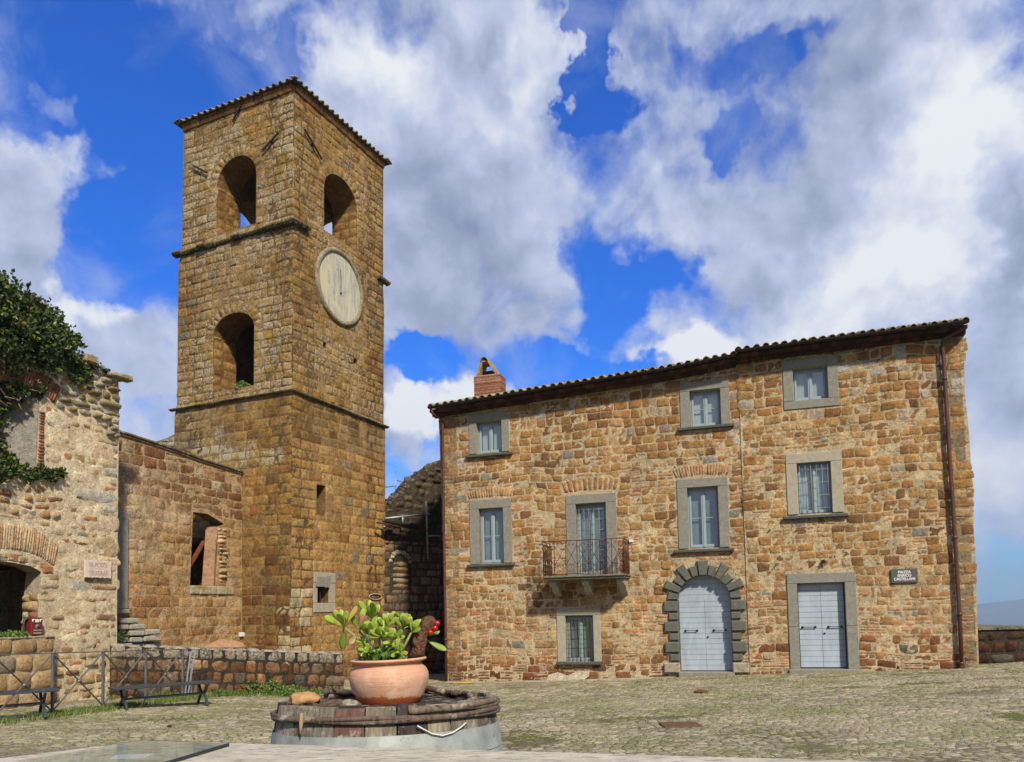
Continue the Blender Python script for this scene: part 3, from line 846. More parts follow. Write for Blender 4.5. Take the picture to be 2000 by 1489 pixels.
sc.build('string_course', MAT['tower'], tower)
s2l = TL.hit(340, 799)[1]; s2r = TL.hit(566, 761)[1]
sc = string_course(-.09, tl_edge[3][0]+.14, TL, s2r, s2l, .12, .09, '')
merge(sc, string_course(-.09, TR.hit(752, 833)[0]+.10, TR, s2r, TR.hit(752, 832)[1], .12, .09, ''))
sc.build('string_course', MAT['tower'], tower)
# clock
mb = MB(); n = 64; V = []; Fc = []
prof = [(CR, -.02), (CR, .06), (CR-.03, .095), (CR-.08, .10), (CR-.13, .085), (CR-.15, .05), (CR-.15, .03)]
for r, d in prof:
    for k in range(n):
        th = 2*PI*k/n; rr_ = r*(1+.006*math.sin(th*7)); V.append(TR.pt(CU+rr_*math.cos(th), CVv+rr_*math.sin(th), d))
for i in range(len(prof)-1):
    for k in range(n): Fc.append((i*n+k, (i+1)*n+k, (i+1)*n+(k+1) % n, i*n+(k+1) % n))
mb.add(V, [tuple(reversed(f)) for f in Fc], (.27, .235, .165, .5), .35, True)
rim = mb.build('clock_rim', MAT['tower'], tower)
mb = MB(); V = [TR.pt(CU, CVv, .035)] + [TR.pt(CU+(CR-.14)*math.cos(2*PI*k/n), CVv+(CR-.14)*math.sin(2*PI*k/n), .035) for k in range(n)]
mb.add(V, [(0, 1+k, 1+(k+1) % n) for k in range(n)], (.5, .48, .4, 1))
m, t, p, o = mat('weathered_clock_plaster'); V_ = mk(t, 'ShaderNodeTexCoord').outputs['Object']
mp = mk(t, 'ShaderNodeMapping'); mp.inputs['Scale'].default_value = (3.2, 3.2, .5); t.links.new(V_, mp.inputs['Vector'])
st = tnoise(t, mp.outputs[0], 2.2, 6, .7)
c_ = tmix(t, tmap(t, st, .42, .62), (.50, .47, .37), (.30, .30, .25))
c_ = tmix(t, tmap(t, tnoise(t, V_, 5, 8, .8), .56, .66), c_, (.23, .22, .16))
c_ = tmix(t, tmap(t, tnoise(t, V_, 1.1, 5, .6), .50, .62), c_, (.52, .46, .30))
t.links.new(c_, p.inputs['Base Color']); p.inputs['Roughness'].default_value = .9; tbump(t, p, tnoise(t, V_, 14, 6, .7), .5, .02)
face_ = mb.build('clock_face', m, tower)
mb = MB(); a = TR.hit(662.5, 527); b = TR.hit(663, 574)
mb.bar(TR.pt(a[0], a[1], .07), TR.pt(b[0], b[1], .07), .015, .012); mb.bar(TR.pt(b[0], b[1], .03), TR.pt(b[0], b[1], .09), .04)
mb.build('clock_hand', MAT['dark_iron'], tower)
# lower window surround with leaning sheet, bars of the slit
mb = MB()
u0, v0, u1, v1 = lowfr; a0, b0, a1, b1 = lowin
mb.box(TR.pt(u0, v0, -.05), TR.u*(u1-u0), TR.v*(b0-v0-.004), TR.n*.08, bev=.012)
mb.box(TR.pt(u0, b0, -.05), TR.u*(a0-u0), TR.v*(b1-b0), TR.n*.07, bev=.012)
mb.box(TR.pt(a1, b0, -.05), TR.u*(u1-a1), TR.v*(b1-b0), TR.n*.07, bev=.012)
mb.box(TR.pt(u0, b1+.004, -.05), TR.u*(u1-u0), TR.v*(v1-b1-.004), TR.n*.085, bev=.012)
win = mb.build('window_surround', MAT['grey_stone_pale'], tower)
mb = MB()
mb.box(TR.pt(a0-.12, b1-.12, .03), TR.u*.42, TR.v*.30 + TR.u*.06 - TR.n*.0, TR.n*.035, (.12, .12, .12, 1))
mb.box(TR.pt(a0+.30, b1-.14, .05), TR.u*.20, TR.v*.36 + TR.u*.1, TR.n*.03, (.16, .15, .14, 1))
mb.build('slate_sheet', MAT['grey_stone'], win)
mb = MB(); mb.bar(TR.pt((a0+a1)/2, b0, -.1), TR.pt((a0+a1)/2, b1, -.1), .03)
mb.build('bar', MAT['dark_iron'], win)
# iron ties
for fc, p0, p1 in ((TL, (457.5, 241), (479.6, 198)), (TL, (516.6, 296.5), (547.6, 262)), (TL, (380.6, 326), (408.7, 340)), (TR, (591, 254.5), (624.5, 312))):
    a = fc.hit(*p0); b = fc.hit(*p1); mb = MB()
    mb.bar(fc.pt(*a, .085), fc.pt(*b, .085), .055, .04, up=fc.n)
    mb.bar(fc.pt((a[0]+b[0])/2, (a[1]+b[1])/2, -.02), fc.pt((a[0]+b[0])/2, (a[1]+b[1])/2, .10), .05)
    mb.build('iron_tie', MAT['dark_iron'], tower)
# oval stone ring on the tower foot
a = TR.hit(732, 1166); mb = MB(); V = []
mb.tube([TR.pt(a[0]+.38*math.cos(2*PI*k/20), a[1]+.10*math.sin(2*PI*k/20), .03) for k in range(21)], .022, 6, (.5, .47, .4, 1), cap=False)
mb.build('stone_ring', MAT['grey_stone_pale'], tower)
# roof
roof_o = cor + VT*vtop
def tile_row(mb, p, q, r, seg=5, rng=random, col=None, nt=3, taper=.85, outdir=None):
    """one line of overlapping cover tiles from p (eave) up to q"""
    p = Vector(p); q = Vector(q); d = (q-p)/nt; t = d.normalized()
    side = t.cross(Vector((0, 0, 1))).normalized(); up = side.cross(t).normalized()
    for i in range(nt):
        a = p + d*i - t*.04 + up*.012*(i % 2); b = p + d*(i+1) + t*.05
        rot = rng.uniform(-.06, .06); V = []
        sd = side + up*rot; sh = side*rng.uniform(-.012, .012)
        for (c0, rad) in ((a, r), (b, r*taper)):
            for thick in (0, .016):
                for k in range(seg+1):
                    th = PI*k/seg; V.append(c0 + sh + sd*math.cos(th)*(rad-thick) + up*(math.sin(th)*(rad-thick)))
        m_ = seg+1; Fs = []
        for k in range(seg):
            Fs.append((k, k+1, 2*m_+k+1, 2*m_+k)); Fs.append((m_+k+1, m_+k, 3*m_+k, 3*m_+k+1)); Fs.append((k+1, k, m_+k, m_+k+1))
        Fs.append((0, 2*m_, 3*m_, m_)); Fs.append((m_-1, 2*m_-1, 4*m_-1, 3*m_-1))
        c0 = col or pick([(3, (.24, .20, .13)), (2, (.30, .25, .15)), (1, (.22, .13, .07)), (1, (.17, .15, .11))], rng, .15)
        mb.add(V, Fs, c0, .6, True)
eL = .17
def rp(a, b, z): return roof_o + A_*a + L_*b + Vector((0, 0, z))
W1, W2 = tr_edge[-1][0], tl_top
mb = MB()
apex = rp(W1/2, W2/2, 1.25)
ring4 = [rp(-eL, -eL, .15), rp(W1+eL, -eL, .15), rp(W1+eL, W2+eL, .15), rp(-eL, W2+eL, .15)]
rlow = [q - Vector((0, 0, .045)) for q in ring4]
mb.add(ring4+[apex], [(0,1,4), (1,2,4), (2,3,4), (3,0,4)], (.2, .16, .1, 1), .3)
mb.add(ring4+rlow, [(0,4,5,1), (1,5,6,2), (2,6,7,3), (3,7,4,0), (4,7,6,5)], (.06, .045, .03, 1), 0)
rngt = random.Random(4)
def roof_side(c0, c1, inn):
    n_ = int(round((c1-c0).length/.26)); e_ = (c1-c0)
    for i in range(n_+1):
        f = i/n_; p = c0 + e_*f
        k = min(f, 1-f)*2
        q = p + (apex - p).dot(inn)*inn*max(k, .06) if False else p + inn*((e_.length/2)*max(k, .05)) + Vector((0, 0, (apex.z-c0.z)*max(k, .05)))
        tile_row(mb, p + Vector((0, 0, .0)), q, .072, rng=rngt, nt=max(1, int(k*6)+1))
roof_side(ring4[0], ring4[1], L_); roof_side(ring4[0], ring4[3], A_); roof_side(ring4[1], ring4[2], -A_); roof_side(ring4[3], ring4[2], -L_)
roof = mb.build('roof', MAT['tile'], tower)
mb = MB()
# corbel table below the eave: row of tufa blocks
for (face, wd, sg) in ((TL, W2, 1), (TR, W1, 1)):
    n_ = int(wd/.36)
    for i in range(n_):
        a = wd*i/n_ + .012; b = wd*(i+1)/n_ - .012
        P = [face.pt(a, vtop-.10, .0), face.pt(b, vtop-.10, .0), face.pt(b, vtop-.09, .05), face.pt(a, vtop-.09, .05),
             face.pt(a, vtop+.10, .0), face.pt(b, vtop+.10, .0), face.pt(b, vtop+.10, .12), face.pt(a, vtop+.10, .12)]
        mb.hexa(P, pick([(2, (.19, .085, .035)), (1, (.13, .07, .03)), (1, (.24, .13, .05))], rngt), .1)
    mb.box(face.pt(0, vtop-.09, -.02), face.u*wd, face.v*.18, face.n*.05, (.28, .2, .12, .4))
mb.build('corbel_course', MAT['tower'], roof)

# ================================================================== HOUSE
Hd = -hdir(-3900, 1304); Hn = Vector((Hd.y, -Hd.x, 0)).normalized()
H0 = at_depth(1600, 1309, 21.0); H0.z = 0
HL = Face(H0, Hd, (0, 0, 1), Hn); HR = Face(H0 + Hn*.035, Hd, (0, 0, 1), Hn)
house = empty('stone_house', tuple(HL.pt(0, 0)), 'long three-storey tufa stone house with grey window surrounds, balcony and two doors', 'house')
def hq(face, tl, tr_, br, bl_=None):
    P = [face.hit(*tl), face.hit(*tr_), face.hit(*br)] + ([face.hit(*bl_)] if bl_ else [])
    return bbox(P)
def avg_rect(face, tl, tr_, br, bl_):
    a, b, c_, d = [face.hit(*x) for x in (tl, tr_, br, bl_)]
    return ((a[0]+d[0])/2, (c_[1]+d[1])/2, (b[0]+c_[0])/2, (a[1]+b[1])/2)
uj = (HR.hit(1457, 1300)[0] + HR.hit(1449, 720)[0])/2; ujL = uj + .05
hl_edge = [HL.hit(*p) for p in [(875, 1345), (872, 1250), (866, 1100), (862, 950), (857, 830)]]
hr_edge = [HR.hit(*p) for p in [(1912, 1300), (1905, 1100), (1899, 950), (1893, 850), (1884, 760), (1883, 650)]]
gut_off = .55
gl = [HL.hit(835.5, 797, gut_off), HL.hit(1300, 721, gut_off), HL.hit(1449, 691, gut_off)]
gr = [HR.hit(1445, 685, gut_off), HR.hit(1893, 628, gut_off)]
def ztop(pts):
    return lambda u: float(np.interp(u, [p[0] for p in pts], [p[1] for p in pts]))
zL, zR = ztop(gl), ztop(gr)
hz = -1.3
lout = [(hl_edge[0][0], hz), (ujL, hz), (ujL, zL(ujL)-.12), (gl[1][0], gl[1][1]-.12), (hl_edge[-1][0], zL(hl_edge[-1][0])-.12)] + [p for p in reversed(hl_edge)]
rout = [(uj, hz), (hr_edge[0][0], hz)] + hr_edge + [(hr_edge[-1][0], zR(hr_edge[-1][0])-.12), (uj, zR(uj)-.12)]
WIN = {}
def defwin(name, face, o_, i_, sill=None):
    WIN[name] = dict(face=face, o=avg_rect(face, *o_), i=avg_rect(face, *i_))
    if sill:
        a, b = face.hit(*sill[0]), face.hit(*sill[1]); WIN[name]['sill'] = (a[0], b[0], (a[1]+b[1])/2)
defwin('tl', HL, ((916, 811), (993, 802), (995, 882), (916.6, 890)), ((930, 826), (979.6, 820), (980, 882), (932, 888)), ((911, 893), (1002, 882)))
defwin('ml', HL, ((917.5, 979), (997, 972.5), (1002.6, 1099), (918.4, 1105.5)), ((934, 995.6), (981.8, 991), (985, 1099), (938, 1103)), ((914, 1105), (1006, 1099)))
defwin('bal', HL, ((1104.6, 969), (1203, 962), (1208, 1121), (1109, 1127)), ((1123.6, 986), (1182.6, 981), (1187, 1122), (1128, 1126)))
defwin('gnd', HL, ((1087.6, 1192.6), (1174, 1186), (1174, 1292), (1089, 1295)), ((1103.7, 1204), (1158.6, 1201), (1160, 1292), (1106, 1294)), ((1088, 1295), (1175, 1292)))
defwin('tm', HL, ((1327, 753), (1423, 739), (1427, 827), (1329.5, 838)), ((1346, 766), (1405.5, 758), (1409, 829), (1349, 836)), ((1323.5, 840), (1434, 827)))
defwin('mm', HL, ((1322, 939), (1421.4, 930), (1425, 1068), (1325.5, 1075)), ((1342, 954), (1402.5, 949.5), (1405, 1069), (1345, 1073)), ((1316, 1077), (1434, 1070)))
defwin('tr', HR, ((1527, 707), (1635, 693), (1639, 791), (1531.6, 803)), ((1547, 722), (1615, 713), (1617.6, 777), (1551.5, 785)))
defwin('mr', HR, ((1534.6, 890), (1644, 878), (1648, 1005), (1538, 1011)), ((1555.5, 907), (1622.6, 900), (1625, 1001), (1560, 1006)), ((1530, 1012), (1656, 1002)))
defwin('dr', HR, ((1538, 1123), (1671, 1115.6), (1678, 1309), (1542, 1314)), ((1558, 1141.5), (1650, 1136.5), (1656, 1307), (1562, 1310)))
ad = dict(u0=HL.hit(1327, 1250)[0], u1=HL.hit(1429, 1250)[0], v0=HL.hit(1378, 1316)[1], vt=HL.hit(1377, 1124)[1])
ad['vs'] = ad['vt'] - (ad['u1']-ad['u0'])/2*.96
holesL = [rect(*WIN[k_]['i']) for k_ in ('tl', 'ml', 'gnd', 'tm', 'mm')]
b_ = WIN['bal']['i']; holesL.append(rect(*b_))
holesL.append(arch(ad['u0'], ad['u1'], ad['v0'], ad['vs'], ad['vt'], 16))
holesR = [rect(*WIN[k_]['i']) for k_ in ('tr', 'mr', 'dr')]
tufa_ = [(5, (.355, .20, .078)), (4, (.31, .165, .062)), (2.4, (.39, .245, .115)), (2.2, (.22, .115, .05)), (1.2, (.43, .30, .16)), (.5, (.19, .10, .045)), (.35, (.27, .245, .20))]
tufa_up = [(4, (.34, .19, .072)), (4, (.30, .155, .055)), (2, (.37, .23, .10)), (2, (.23, .115, .045)), (1.6, (.34, .27, .21)), (.7, (.38, .34, .31)), (.5, (.15, .08, .04))]
rubble = [(4, (.38, .235, .115)), (3, (.32, .185, .085)), (2, (.45, .31, .16)), (1.3, (.42, .20, .10)), (.9, (.27, .14, .06)), (.35, (.22, .21, .18))]
low_ = [(3, (.27, .13, .052)), (3, (.35, .20, .085)), (1.5, (.18, .08, .035)), (1.2, (.34, .13, .055)), (1, (.43, .33, .20)), (.3, (.13, .11, .09))]
brick_ = [(3, (.42, .20, .10)), (2, (.47, .27, .15)), (1.4, (.36, .14, .065)), (1, (.50, .34, .21))]
def house_wall(face, outline, holes, seed, extra, part):
    mb = MB(); rng = random.Random(seed)
    shell(mb, face, outline, holes, (.445, .355, .225, .5), .42, hcol=(.33, .29, .22, .5), back=True)
    umin, _, umax, vmax = bbox(outline)
    exc = list(holes)+extra
    B = []; cols = []; kinds = []
    # patchwork: each zone of the wall has its own coursing
    def run(ol, hf, wf, pal, kd, hs=exc, a=hz, b=vmax):
        bb = courses(ol, hs, a, b, hf, wf, rng)
        for x in bb:
            B.append(x); kinds.append(kd)
            u, v = (x[0]+x[1])/2, (x[2]+x[3])/2
            cols.append(pick(pal(u, v), rng, .13))
    def palf(u, v):
        nz = vn(np.array([u*.45+seed]), np.array([v*.5]), 2.)[0]
        top = vmax - 1.9 + nz*.5
        if v > top: return tufa_up
        g0 = zgf(*face.pt(u, 0).xy)
        if v < g0 + .75 + nz*.25: return low_
        if v < g0 + 2.2 + nz*.7: return rubble if nz > -.2 else tufa_
        return tufa_
    def hf(v):
        if v > vmax-2.2: return rng.uniform(.22, .27)
        return rng.uniform(.19, .27)
    def wf(u, v, h):
        nz = vn(np.array([u*.5+seed]), np.array([v*.6]), 6.)[0]
        if v < 1.0 or nz > .35: return rng.uniform(.18, .48)
        return rng.uniform(.22, .42)
    run(outline, hf, wf, palf, 0)
    # irregular replacement: split some blocks into thin brick slips / small stones
    B2, C2, K2 = [], [], []
    for x, c0 in zip(B, cols):
        u, v = (x[0]+x[1])/2, (x[2]+x[3])/2
        nz = vn(np.array([u*.7+seed]), np.array([v*.8]), 12.)[0]; nz2 = vn(np.array([u*.9]), np.array([v*1.1]), 15.+seed)[0]
        g0 = zgf(*face.pt(u, 0).xy)
        pb = -.02 + .45*max(0, nz2) + (.22 if v < g0+1.7 else 0) - (.35 if v > vmax-2.2 else 0)
        if part == 'R': pb -= .08
        h = x[3]-x[2]
        r = rng.random()
        if r < pb and h > .12:
            n_ = 3 if h > .17 and rng.random() < .6 else 2
            for i in range(n_):
                sub = (x[0], x[1], x[2]+h*i/n_, x[2]+h*(i+1)/n_)
                B2.append(sub); C2.append(pick(brick_ if rng.random() < .75 else rubble, rng, .1)); K2.append(1)
        elif r < pb + .10 + .25*max(0, nz) and h > .12 and v < vmax-2.0:
            m_ = (x[0]+x[1])/2 + rng.uniform(-.05, .05); k_ = x[2]+h*rng.uniform(.4, .6)
            for sub in ((x[0], m_, x[2], k_), (m_, x[1], x[2], k_), (x[0], x[1], k_, x[3])):
                B2.append(sub); C2.append(pick(rubble, rng, .12)); K2.append(2)
        else:
            if rng.random() < .035 and v < vmax-2: continue
            B2.append(x); C2.append(c0); K2.append(0)
    q = np.array(B2); cA = np.array(C2); kA = np.array(K2)
    def tint(u, v, c):
        c = c.copy(); zz = zg(*(np.array(face.o)[:2][:, None] + np.outer(np.array(face.u)[:2], u)))
        k = (np.clip(1.25-(v-zz)/.60 + 1.1*fbm(u*1.3, v*1.3, 3.), 0, 1)*.75)[:, None]
        c[:, :3] = c[:, :3]*(1-k) + np.array([.12, .045, .02])*k
        k = (np.clip(fbm(u*.9, v*.5, seed+4.)*1.6, 0, 1)*.35)[:, None]
        c[:, :3] = c[:, :3]*(1-k) + np.array([.17, .10, .05])*k
        return c
    nzg = vn(q[:, 0]*.6, q[:, 2]*.7, seed+20.)
    wide = nzg > .2
    zf2 = zg(*(np.array(face.o)[:2][:, None] + np.outer(np.array(face.u)[:2], (q[:, 0]+q[:, 1])/2))); foot = (q[:, 2]-zf2 < .55 + .35*vn(q[:, 0]*.8, q[:, 0]*0, 7.)) & (kA == 0)
    kA = np.where(foot, 3, kA)
    for sel, gp, rd, jt in (((kA == 0) & ~wide, .011, .14, .026), ((kA == 0) & wide, .015, .34, .038), (kA == 1, .007, .15, .012), (kA == 2, .011, .3, .028), (kA == 3, .003, .2, .02)):
        if sel.sum(): blocks(mb, face, q[sel], cA[sel], gap=gp*.8, protr=.0075 if gp > .01 else .006, prv=1.3, jit=jt, rnd=rd, rough=.012, sink=.006, lich=.05, warp=.085, seed=seed, tint=tint, edgecol=(.40, .31, .185), edge=.022)
    return mb
# brick relieving arches over middle windows, voussoirs over the balcony door
def flat_arch(face, w_, h, n, spread, pal, rng, mb, gap=.006, tilt=.35):
    u0, v1, u1 = w_[0]-.02, w_[3]+.05, w_[2]+.02; Q = []; c_ = (u0+u1)/2
    for i in range(n):
        a, b = i/n, (i+1)/n
        x0, x1 = u0 + (u1-u0)*a, u0+(u1-u0)*b
        X0, X1 = c_+(x0-c_)*(1+spread), c_+(x1-c_)*(1+spread)
        r0 = .10*(1-(2*a-1)**2); r1 = .10*(1-(2*b-1)**2)
        Q.append([(x0, v1+r0*.3), (x1, v1+r1*.3), (X1, v1+h+r1), (X0, v1+h+r0)])
    blocks(mb, face, np.array(Q), np.array([pick(pal, rng, .1) for _ in Q]), gap=gap, protr=.022, rnd=.15, jit=.006, seed=77, edge=.02, edgecol=(.44, .35, .22))
    return [(u0-(u1-u0)*spread/2, v1+h), (u0, v1-.03), (u1, v1-.03), (u1+(u1-u0)*spread/2, v1+h), (c_, v1+h+.12)]
tmpb = MB(); rng = random.Random(9); exL = []
exL.append(flat_arch(HL, WIN['ml']['o'], .22, 17, .10, [(1, (.48, .24, .10)), (1, (.44, .27, .13))], rng, tmpb))
exL.append(flat_arch(HL, WIN['mm']['o'], .26, 20, .12, [(1, (.42, .22, .10)), (1, (.46, .30, .16)), (1, (.38, .19, .09))], rng, tmpb))
exL.append(flat_arch(HL, (WIN['bal']['o'][0], 0, WIN['bal']['o'][2], WIN['bal']['o'][3]+.02), .34, 11, .16, [(1, (.36, .20, .08)), (1, (.32, .17, .07))], rng, tmpb, gap=.02))
for k_ in ('tl', 'ml', 'bal', 'gnd', 'tm', 'mm'): exL.append(rect(*WIN[k_]['o']))
exR = [rect(*WIN[k_]['o']) for k_ in ('tr', 'mr', 'dr')]
exL.append(arch(ad['u0']-.30, ad['u1']+.30, ad['v0'], ad['vs'], ad['vt']+.42))
hm_ = house_wall(HL, lout, holesL, 41, exL, 'L'); merge(hm_, tmpb)
merge(hm_, house_wall(HR, rout, holesR, 42, exR, 'R'))
# side walls and back
dep = 8.5
SLf = Face(HL.pt(hl_edge[0][0]+.03, 0), -Hn, (0, 0, 1), -Hd); SRf = Face(HR.pt(hr_edge[0][0]-.03, 0), -Hn, (0, 0, 1), Hd)
zl0 = zL(hl_edge[0][0])-.2; zr0 = zR(hr_edge[-1][0])-.2
for fc, zt, sd_ in ((SLf, zl0, 51), (SRf, zr0, 52)):
    rng = random.Random(sd_); ol = [(0.0, hz), (dep, hz), (dep, zt), (dep*.5, zt+1.3), (0.0, zt)]
    shell(hm_, fc, ol, [], (.42, .34, .22, .5), .4)
    B = courses(ol, [], hz, zt+1.3, lambda v: rng.uniform(.17, .24), lambda u, v, h: rng.uniform(.22, .46), rng)
    blocks(hm_, fc, np.array(B), np.array([pick(tufa_, rng) for _ in B]), gap=.014, protr=.028, rnd=.35, warp=.05, seed=sd_, edgecol=(.44, .35, .22))
bk = Face(HL.pt(0, 0, -dep), Hd, (0, 0, 1), -Hn)
shell(hm_, bk, [(hl_edge[0][0], hz), (hr_edge[0][0], hz), (hr_edge[0][0], zr0), (hl_edge[0][0], zl0)], [], (.42, .34, .22, .5), .4)
hm_.build('wall', MAT['tufa'], house)
# dark floors inside so the rooms stay unlit
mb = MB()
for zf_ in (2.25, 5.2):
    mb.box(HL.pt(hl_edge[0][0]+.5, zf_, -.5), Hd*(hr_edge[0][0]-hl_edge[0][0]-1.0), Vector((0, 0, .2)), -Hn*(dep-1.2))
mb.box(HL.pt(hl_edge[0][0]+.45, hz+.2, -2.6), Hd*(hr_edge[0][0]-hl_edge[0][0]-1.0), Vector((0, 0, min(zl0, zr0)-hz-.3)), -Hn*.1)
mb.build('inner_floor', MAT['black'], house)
# --- windows
def box_uv(mb, face, u0, v0, u1, v1, d0, d1, col=(.5, .5, .5, 1), bev=0.):
    mb.box(face.pt(u0, v0, d0), face.u*(u1-u0), face.v*(v1-v0), face.n*(d1-d0), col, bev)
def make_window(k_, smat='grey_stone', curtain=True, bars=None, mid=None, rec=.17, foursided=False):
    w_ = WIN[k_]; fc = w_['face']; o = w_['o']; i = w_['i']
    mb = MB(); fr = .055; d0, d1 = -rec-.05, -rec
    # outer fixed frame
    box_uv(mb, fc, i[0], i[1], i[0]+.035, i[3], d0-.02, d1-.02); box_uv(mb, fc, i[2]-.035, i[1], i[2], i[3], d0-.02, d1-.02)
    box_uv(mb, fc, i[0]+.035, i[3]-.035, i[2]-.035, i[3], d0-.02, d1-.02); box_uv(mb, fc, i[0]+.035, i[1], i[2]-.035, i[1]+.04, d0-.02, d1-.02)
    c_ = (i[0]+i[2])/2; panes = []
    for a, b in ((i[0]+.037, c_-.002), (c_+.002, i[2]-.037)):
        lo, hi = i[1]+.042, i[3]-.037
        box_uv(mb, fc, a, lo, a+fr, hi, d0, d1, bev=.006); box_uv(mb, fc, b-fr, lo, b, hi, d0, d1, bev=.006)
        box_uv(mb, fc, a+fr, lo, b-fr, lo+fr*1.4, d0+.004, d1-.004, bev=.006); box_uv(mb, fc, a+fr, hi-fr, b-fr, hi, d0+.004, d1-.004, bev=.006)
        if mid:
            vm = lo + (hi-lo)*mid; box_uv(mb, fc, a+fr, vm, b-fr, vm+.018, d0+.01, d1-.004)
        panes.append((a+fr-.005, lo+fr, b-fr+.005, hi-fr+.005))
    box_uv(mb, fc, c_-.016, i[1]+.045, c_+.016, i[3]-.04, d1-.001, d1+.016, bev=.006)
    wo_ = mb.build('window', MAT['window_paint'], house)
    mb = MB(); pr = .035
    th = o[3]-i[3]
    box_uv(mb, fc, o[0], i[3]+.003, o[2], o[3], -.18, pr, bev=.01)
    bot = i[1] if not foursided else i[1]
    box_uv(mb, fc, o[0], bot, i[0], i[3], -.18, pr-.002, bev=.01); box_uv(mb, fc, i[2], bot, o[2], i[3], -.18, pr-.002, bev=.01)
    if foursided: box_uv(mb, fc, o[0], o[1], o[2], i[1]-.003, -.18, pr, bev=.01)
    mb.build('stone_surround', MAT[smat], wo_)
    if 'sill' in w_:
        a, b, vv = w_['sill']; mb = MB()
        box_uv(mb, fc, a, vv-.075, b, vv+.004, -.18, .13, bev=.012)
        mb.build('sill', MAT['sill'], wo_)
    for (a, b, c2, d) in panes:
        mb = MB(); box_uv(mb, fc, a, b, c2, d, d0+.018, d0+.024); mb.build('pane', MAT['glass'], wo_)
    mb = MB()
    for (a, b, c2, d) in panes:
        n_ = 12; V = []; 
        for j in range(n_+1):
            uu = a + (c2-a)*j/n_; dd = d0-.07 + .003*math.sin(j*2.1+a*5)
            V += [fc.pt(uu, b, dd), fc.pt(uu, d, dd)]
        mb.add(V, [(2*j, 2*j+2, 2*j+3, 2*j+1) for j in range(n_)], (.5, .5, .5, 1), 0, True)
    mb.build('curtain', MAT['curtain' if curtain else 'curtain_dark'], wo_)
    if bars:
        nv, nh, gm, dd = bars; mb = MB()
        for j in range(nv):
            uu = i[0] + (i[2]-i[0])*(j+.5)/nv; mb.tube([fc.pt(uu, i[1], dd), fc.pt(uu, i[3], dd)], .0075, 6)
        for j in range(nh):
            vv = i[1] + (i[3]-i[1])*(j+.45)/nh; mb.tube([fc.pt(i[0], vv, dd+.008), fc.pt(i[2], vv, dd+.008)], .007, 6)
        mb.build('grille', MAT[gm], wo_)
    return wo_
make_window('tl'); make_window('ml', mid=.5, curtain=False); make_window('tm', mid=.5); make_window('mm', mid=.5, curtain=False)
make_window('tr', foursided=True)
make_window('mr', smat='grey_stone_pale', bars=(6, 4, 'grille', -.04))
make_window('gnd', smat='grey_stone_pale', bars=(7, 5, 'dark_grille', -.04), curtain=False)
make_window('bal', bars=(6, 7, 'grille', -.10), curtain=False, rec=.22)
# --- doors
def door_boards(fc, u0, u1, v0, v1, d, leafs, top=None, name='door'):
    """horizontal boards with shadow gaps; top(u) clips the head"""
    mb = MB(); H_ = (v1-v0); bh = .147; n_ = int(H_/bh)+1
    for (a, b) in leafs:
        for j in range(n_):
            lo = v0 + j*bh; hi = min(lo+bh-.006, v1)
            if hi-lo < .02: continue
            if top is None or lo < top[0]:
                if top is None or hi <= top[0]: box_uv(mb, fc, a+.003, lo, b-.003, hi, d-.04, d, bev=.004)
    if top:
        vs, c_, r, rv = top; lo = vs
        while lo < vs+rv-.01:
            hi = min(lo+bh-.006, vs+rv-.005)
            def hw(x): return r*math.sqrt(max(0, 1-((x-vs)/rv)**2))
            P = []
            w0, w1 = hw(lo), hw(hi); wm = hw((lo+hi)/2)
            V = [fc.pt(c_-w0, lo, d), fc.pt(c_+w0, lo, d), fc.pt(c_+wm, (lo+hi)/2, d), fc.pt(c_+w1, hi, d), fc.pt(c_-w1, hi, d), fc.pt(c_-wm, (lo+hi)/2, d)]
            V2 = [Vector(x) - fc.n*.04 for x in V]
            mb.add(V+V2, [(0,1,2,3,4,5)] + [(k2, k2+6, (k2+1) % 6+6, (k2+1) % 6) for k2 in range(6)], (.5, .5, .5, 1))
            lo += bh
    return mb
def door_fittings(fc, dobj, u0, u1, v, d, lockv):
    w_ = (u1-u0)/2
    for s_ in (0, 1):
        uc = u0 + w_*(s_+.45+.1*s_) ; mb = MB()
        mb.tube([fc.pt(uc-.16, v, d+.05), fc.pt(uc+.16, v, d+.05)], .010, 6)
        for q_ in (-.16, .16):
            mb.tube([fc.pt(uc+q_, v, d), fc.pt(uc+q_, v, d+.02)], .032, 10); mb.tube([fc.pt(uc+q_, v, d+.015), fc.pt(uc+q_, v, d+.06)], .016, 8)
        mb.build('handle', MAT['dark_iron'], dobj)
    mb = MB(); mb.tube([fc.pt((u0+u1)/2+.06, lockv, d), fc.pt((u0+u1)/2+.06, lockv, d+.02)], .026, 10)
    mb.build('lock', MAT['dark_iron'], dobj)
u0, v0, u1, vs, vt = ad['u0'], ad['v0'], ad['u1'], ad['vs'], ad['vt']
c_ = (u0+u1)/2; vsplit = vs+.0
leafs = [(u0, c_), (c_, u1)]
mb = door_boards(HL, u0, u1, v0+.07, vsplit, -.22, leafs)
mb2 = door_boards(HL, u0, u1, vs, vs+.001, -.22, [(u0, u1)], top=(vs, c_, (u1-u0)/2, vt-vs)); merge(mb, mb2)
adoor = mb.build('door', MAT['door_paint'], house); adoor['label'] = 'round-headed pale blue boarded double door'
mb = MB(); V = []
box_uv(mb, HL, u0-.02, v0, u1+.02, vs, -.30, -.262)
mb.build('door_back', MAT['dark_iron'], adoor)
door_fittings(HL, adoor, u0, u1, v0+1.18, -.22, v0+1.0)
mb = MB(); box_uv(mb, HL, u0-.05, v0-.3, u1+.05, v0+.05, -.35, .10, bev=.02); mb.build('doorstep', MAT['grey_stone'], adoor)
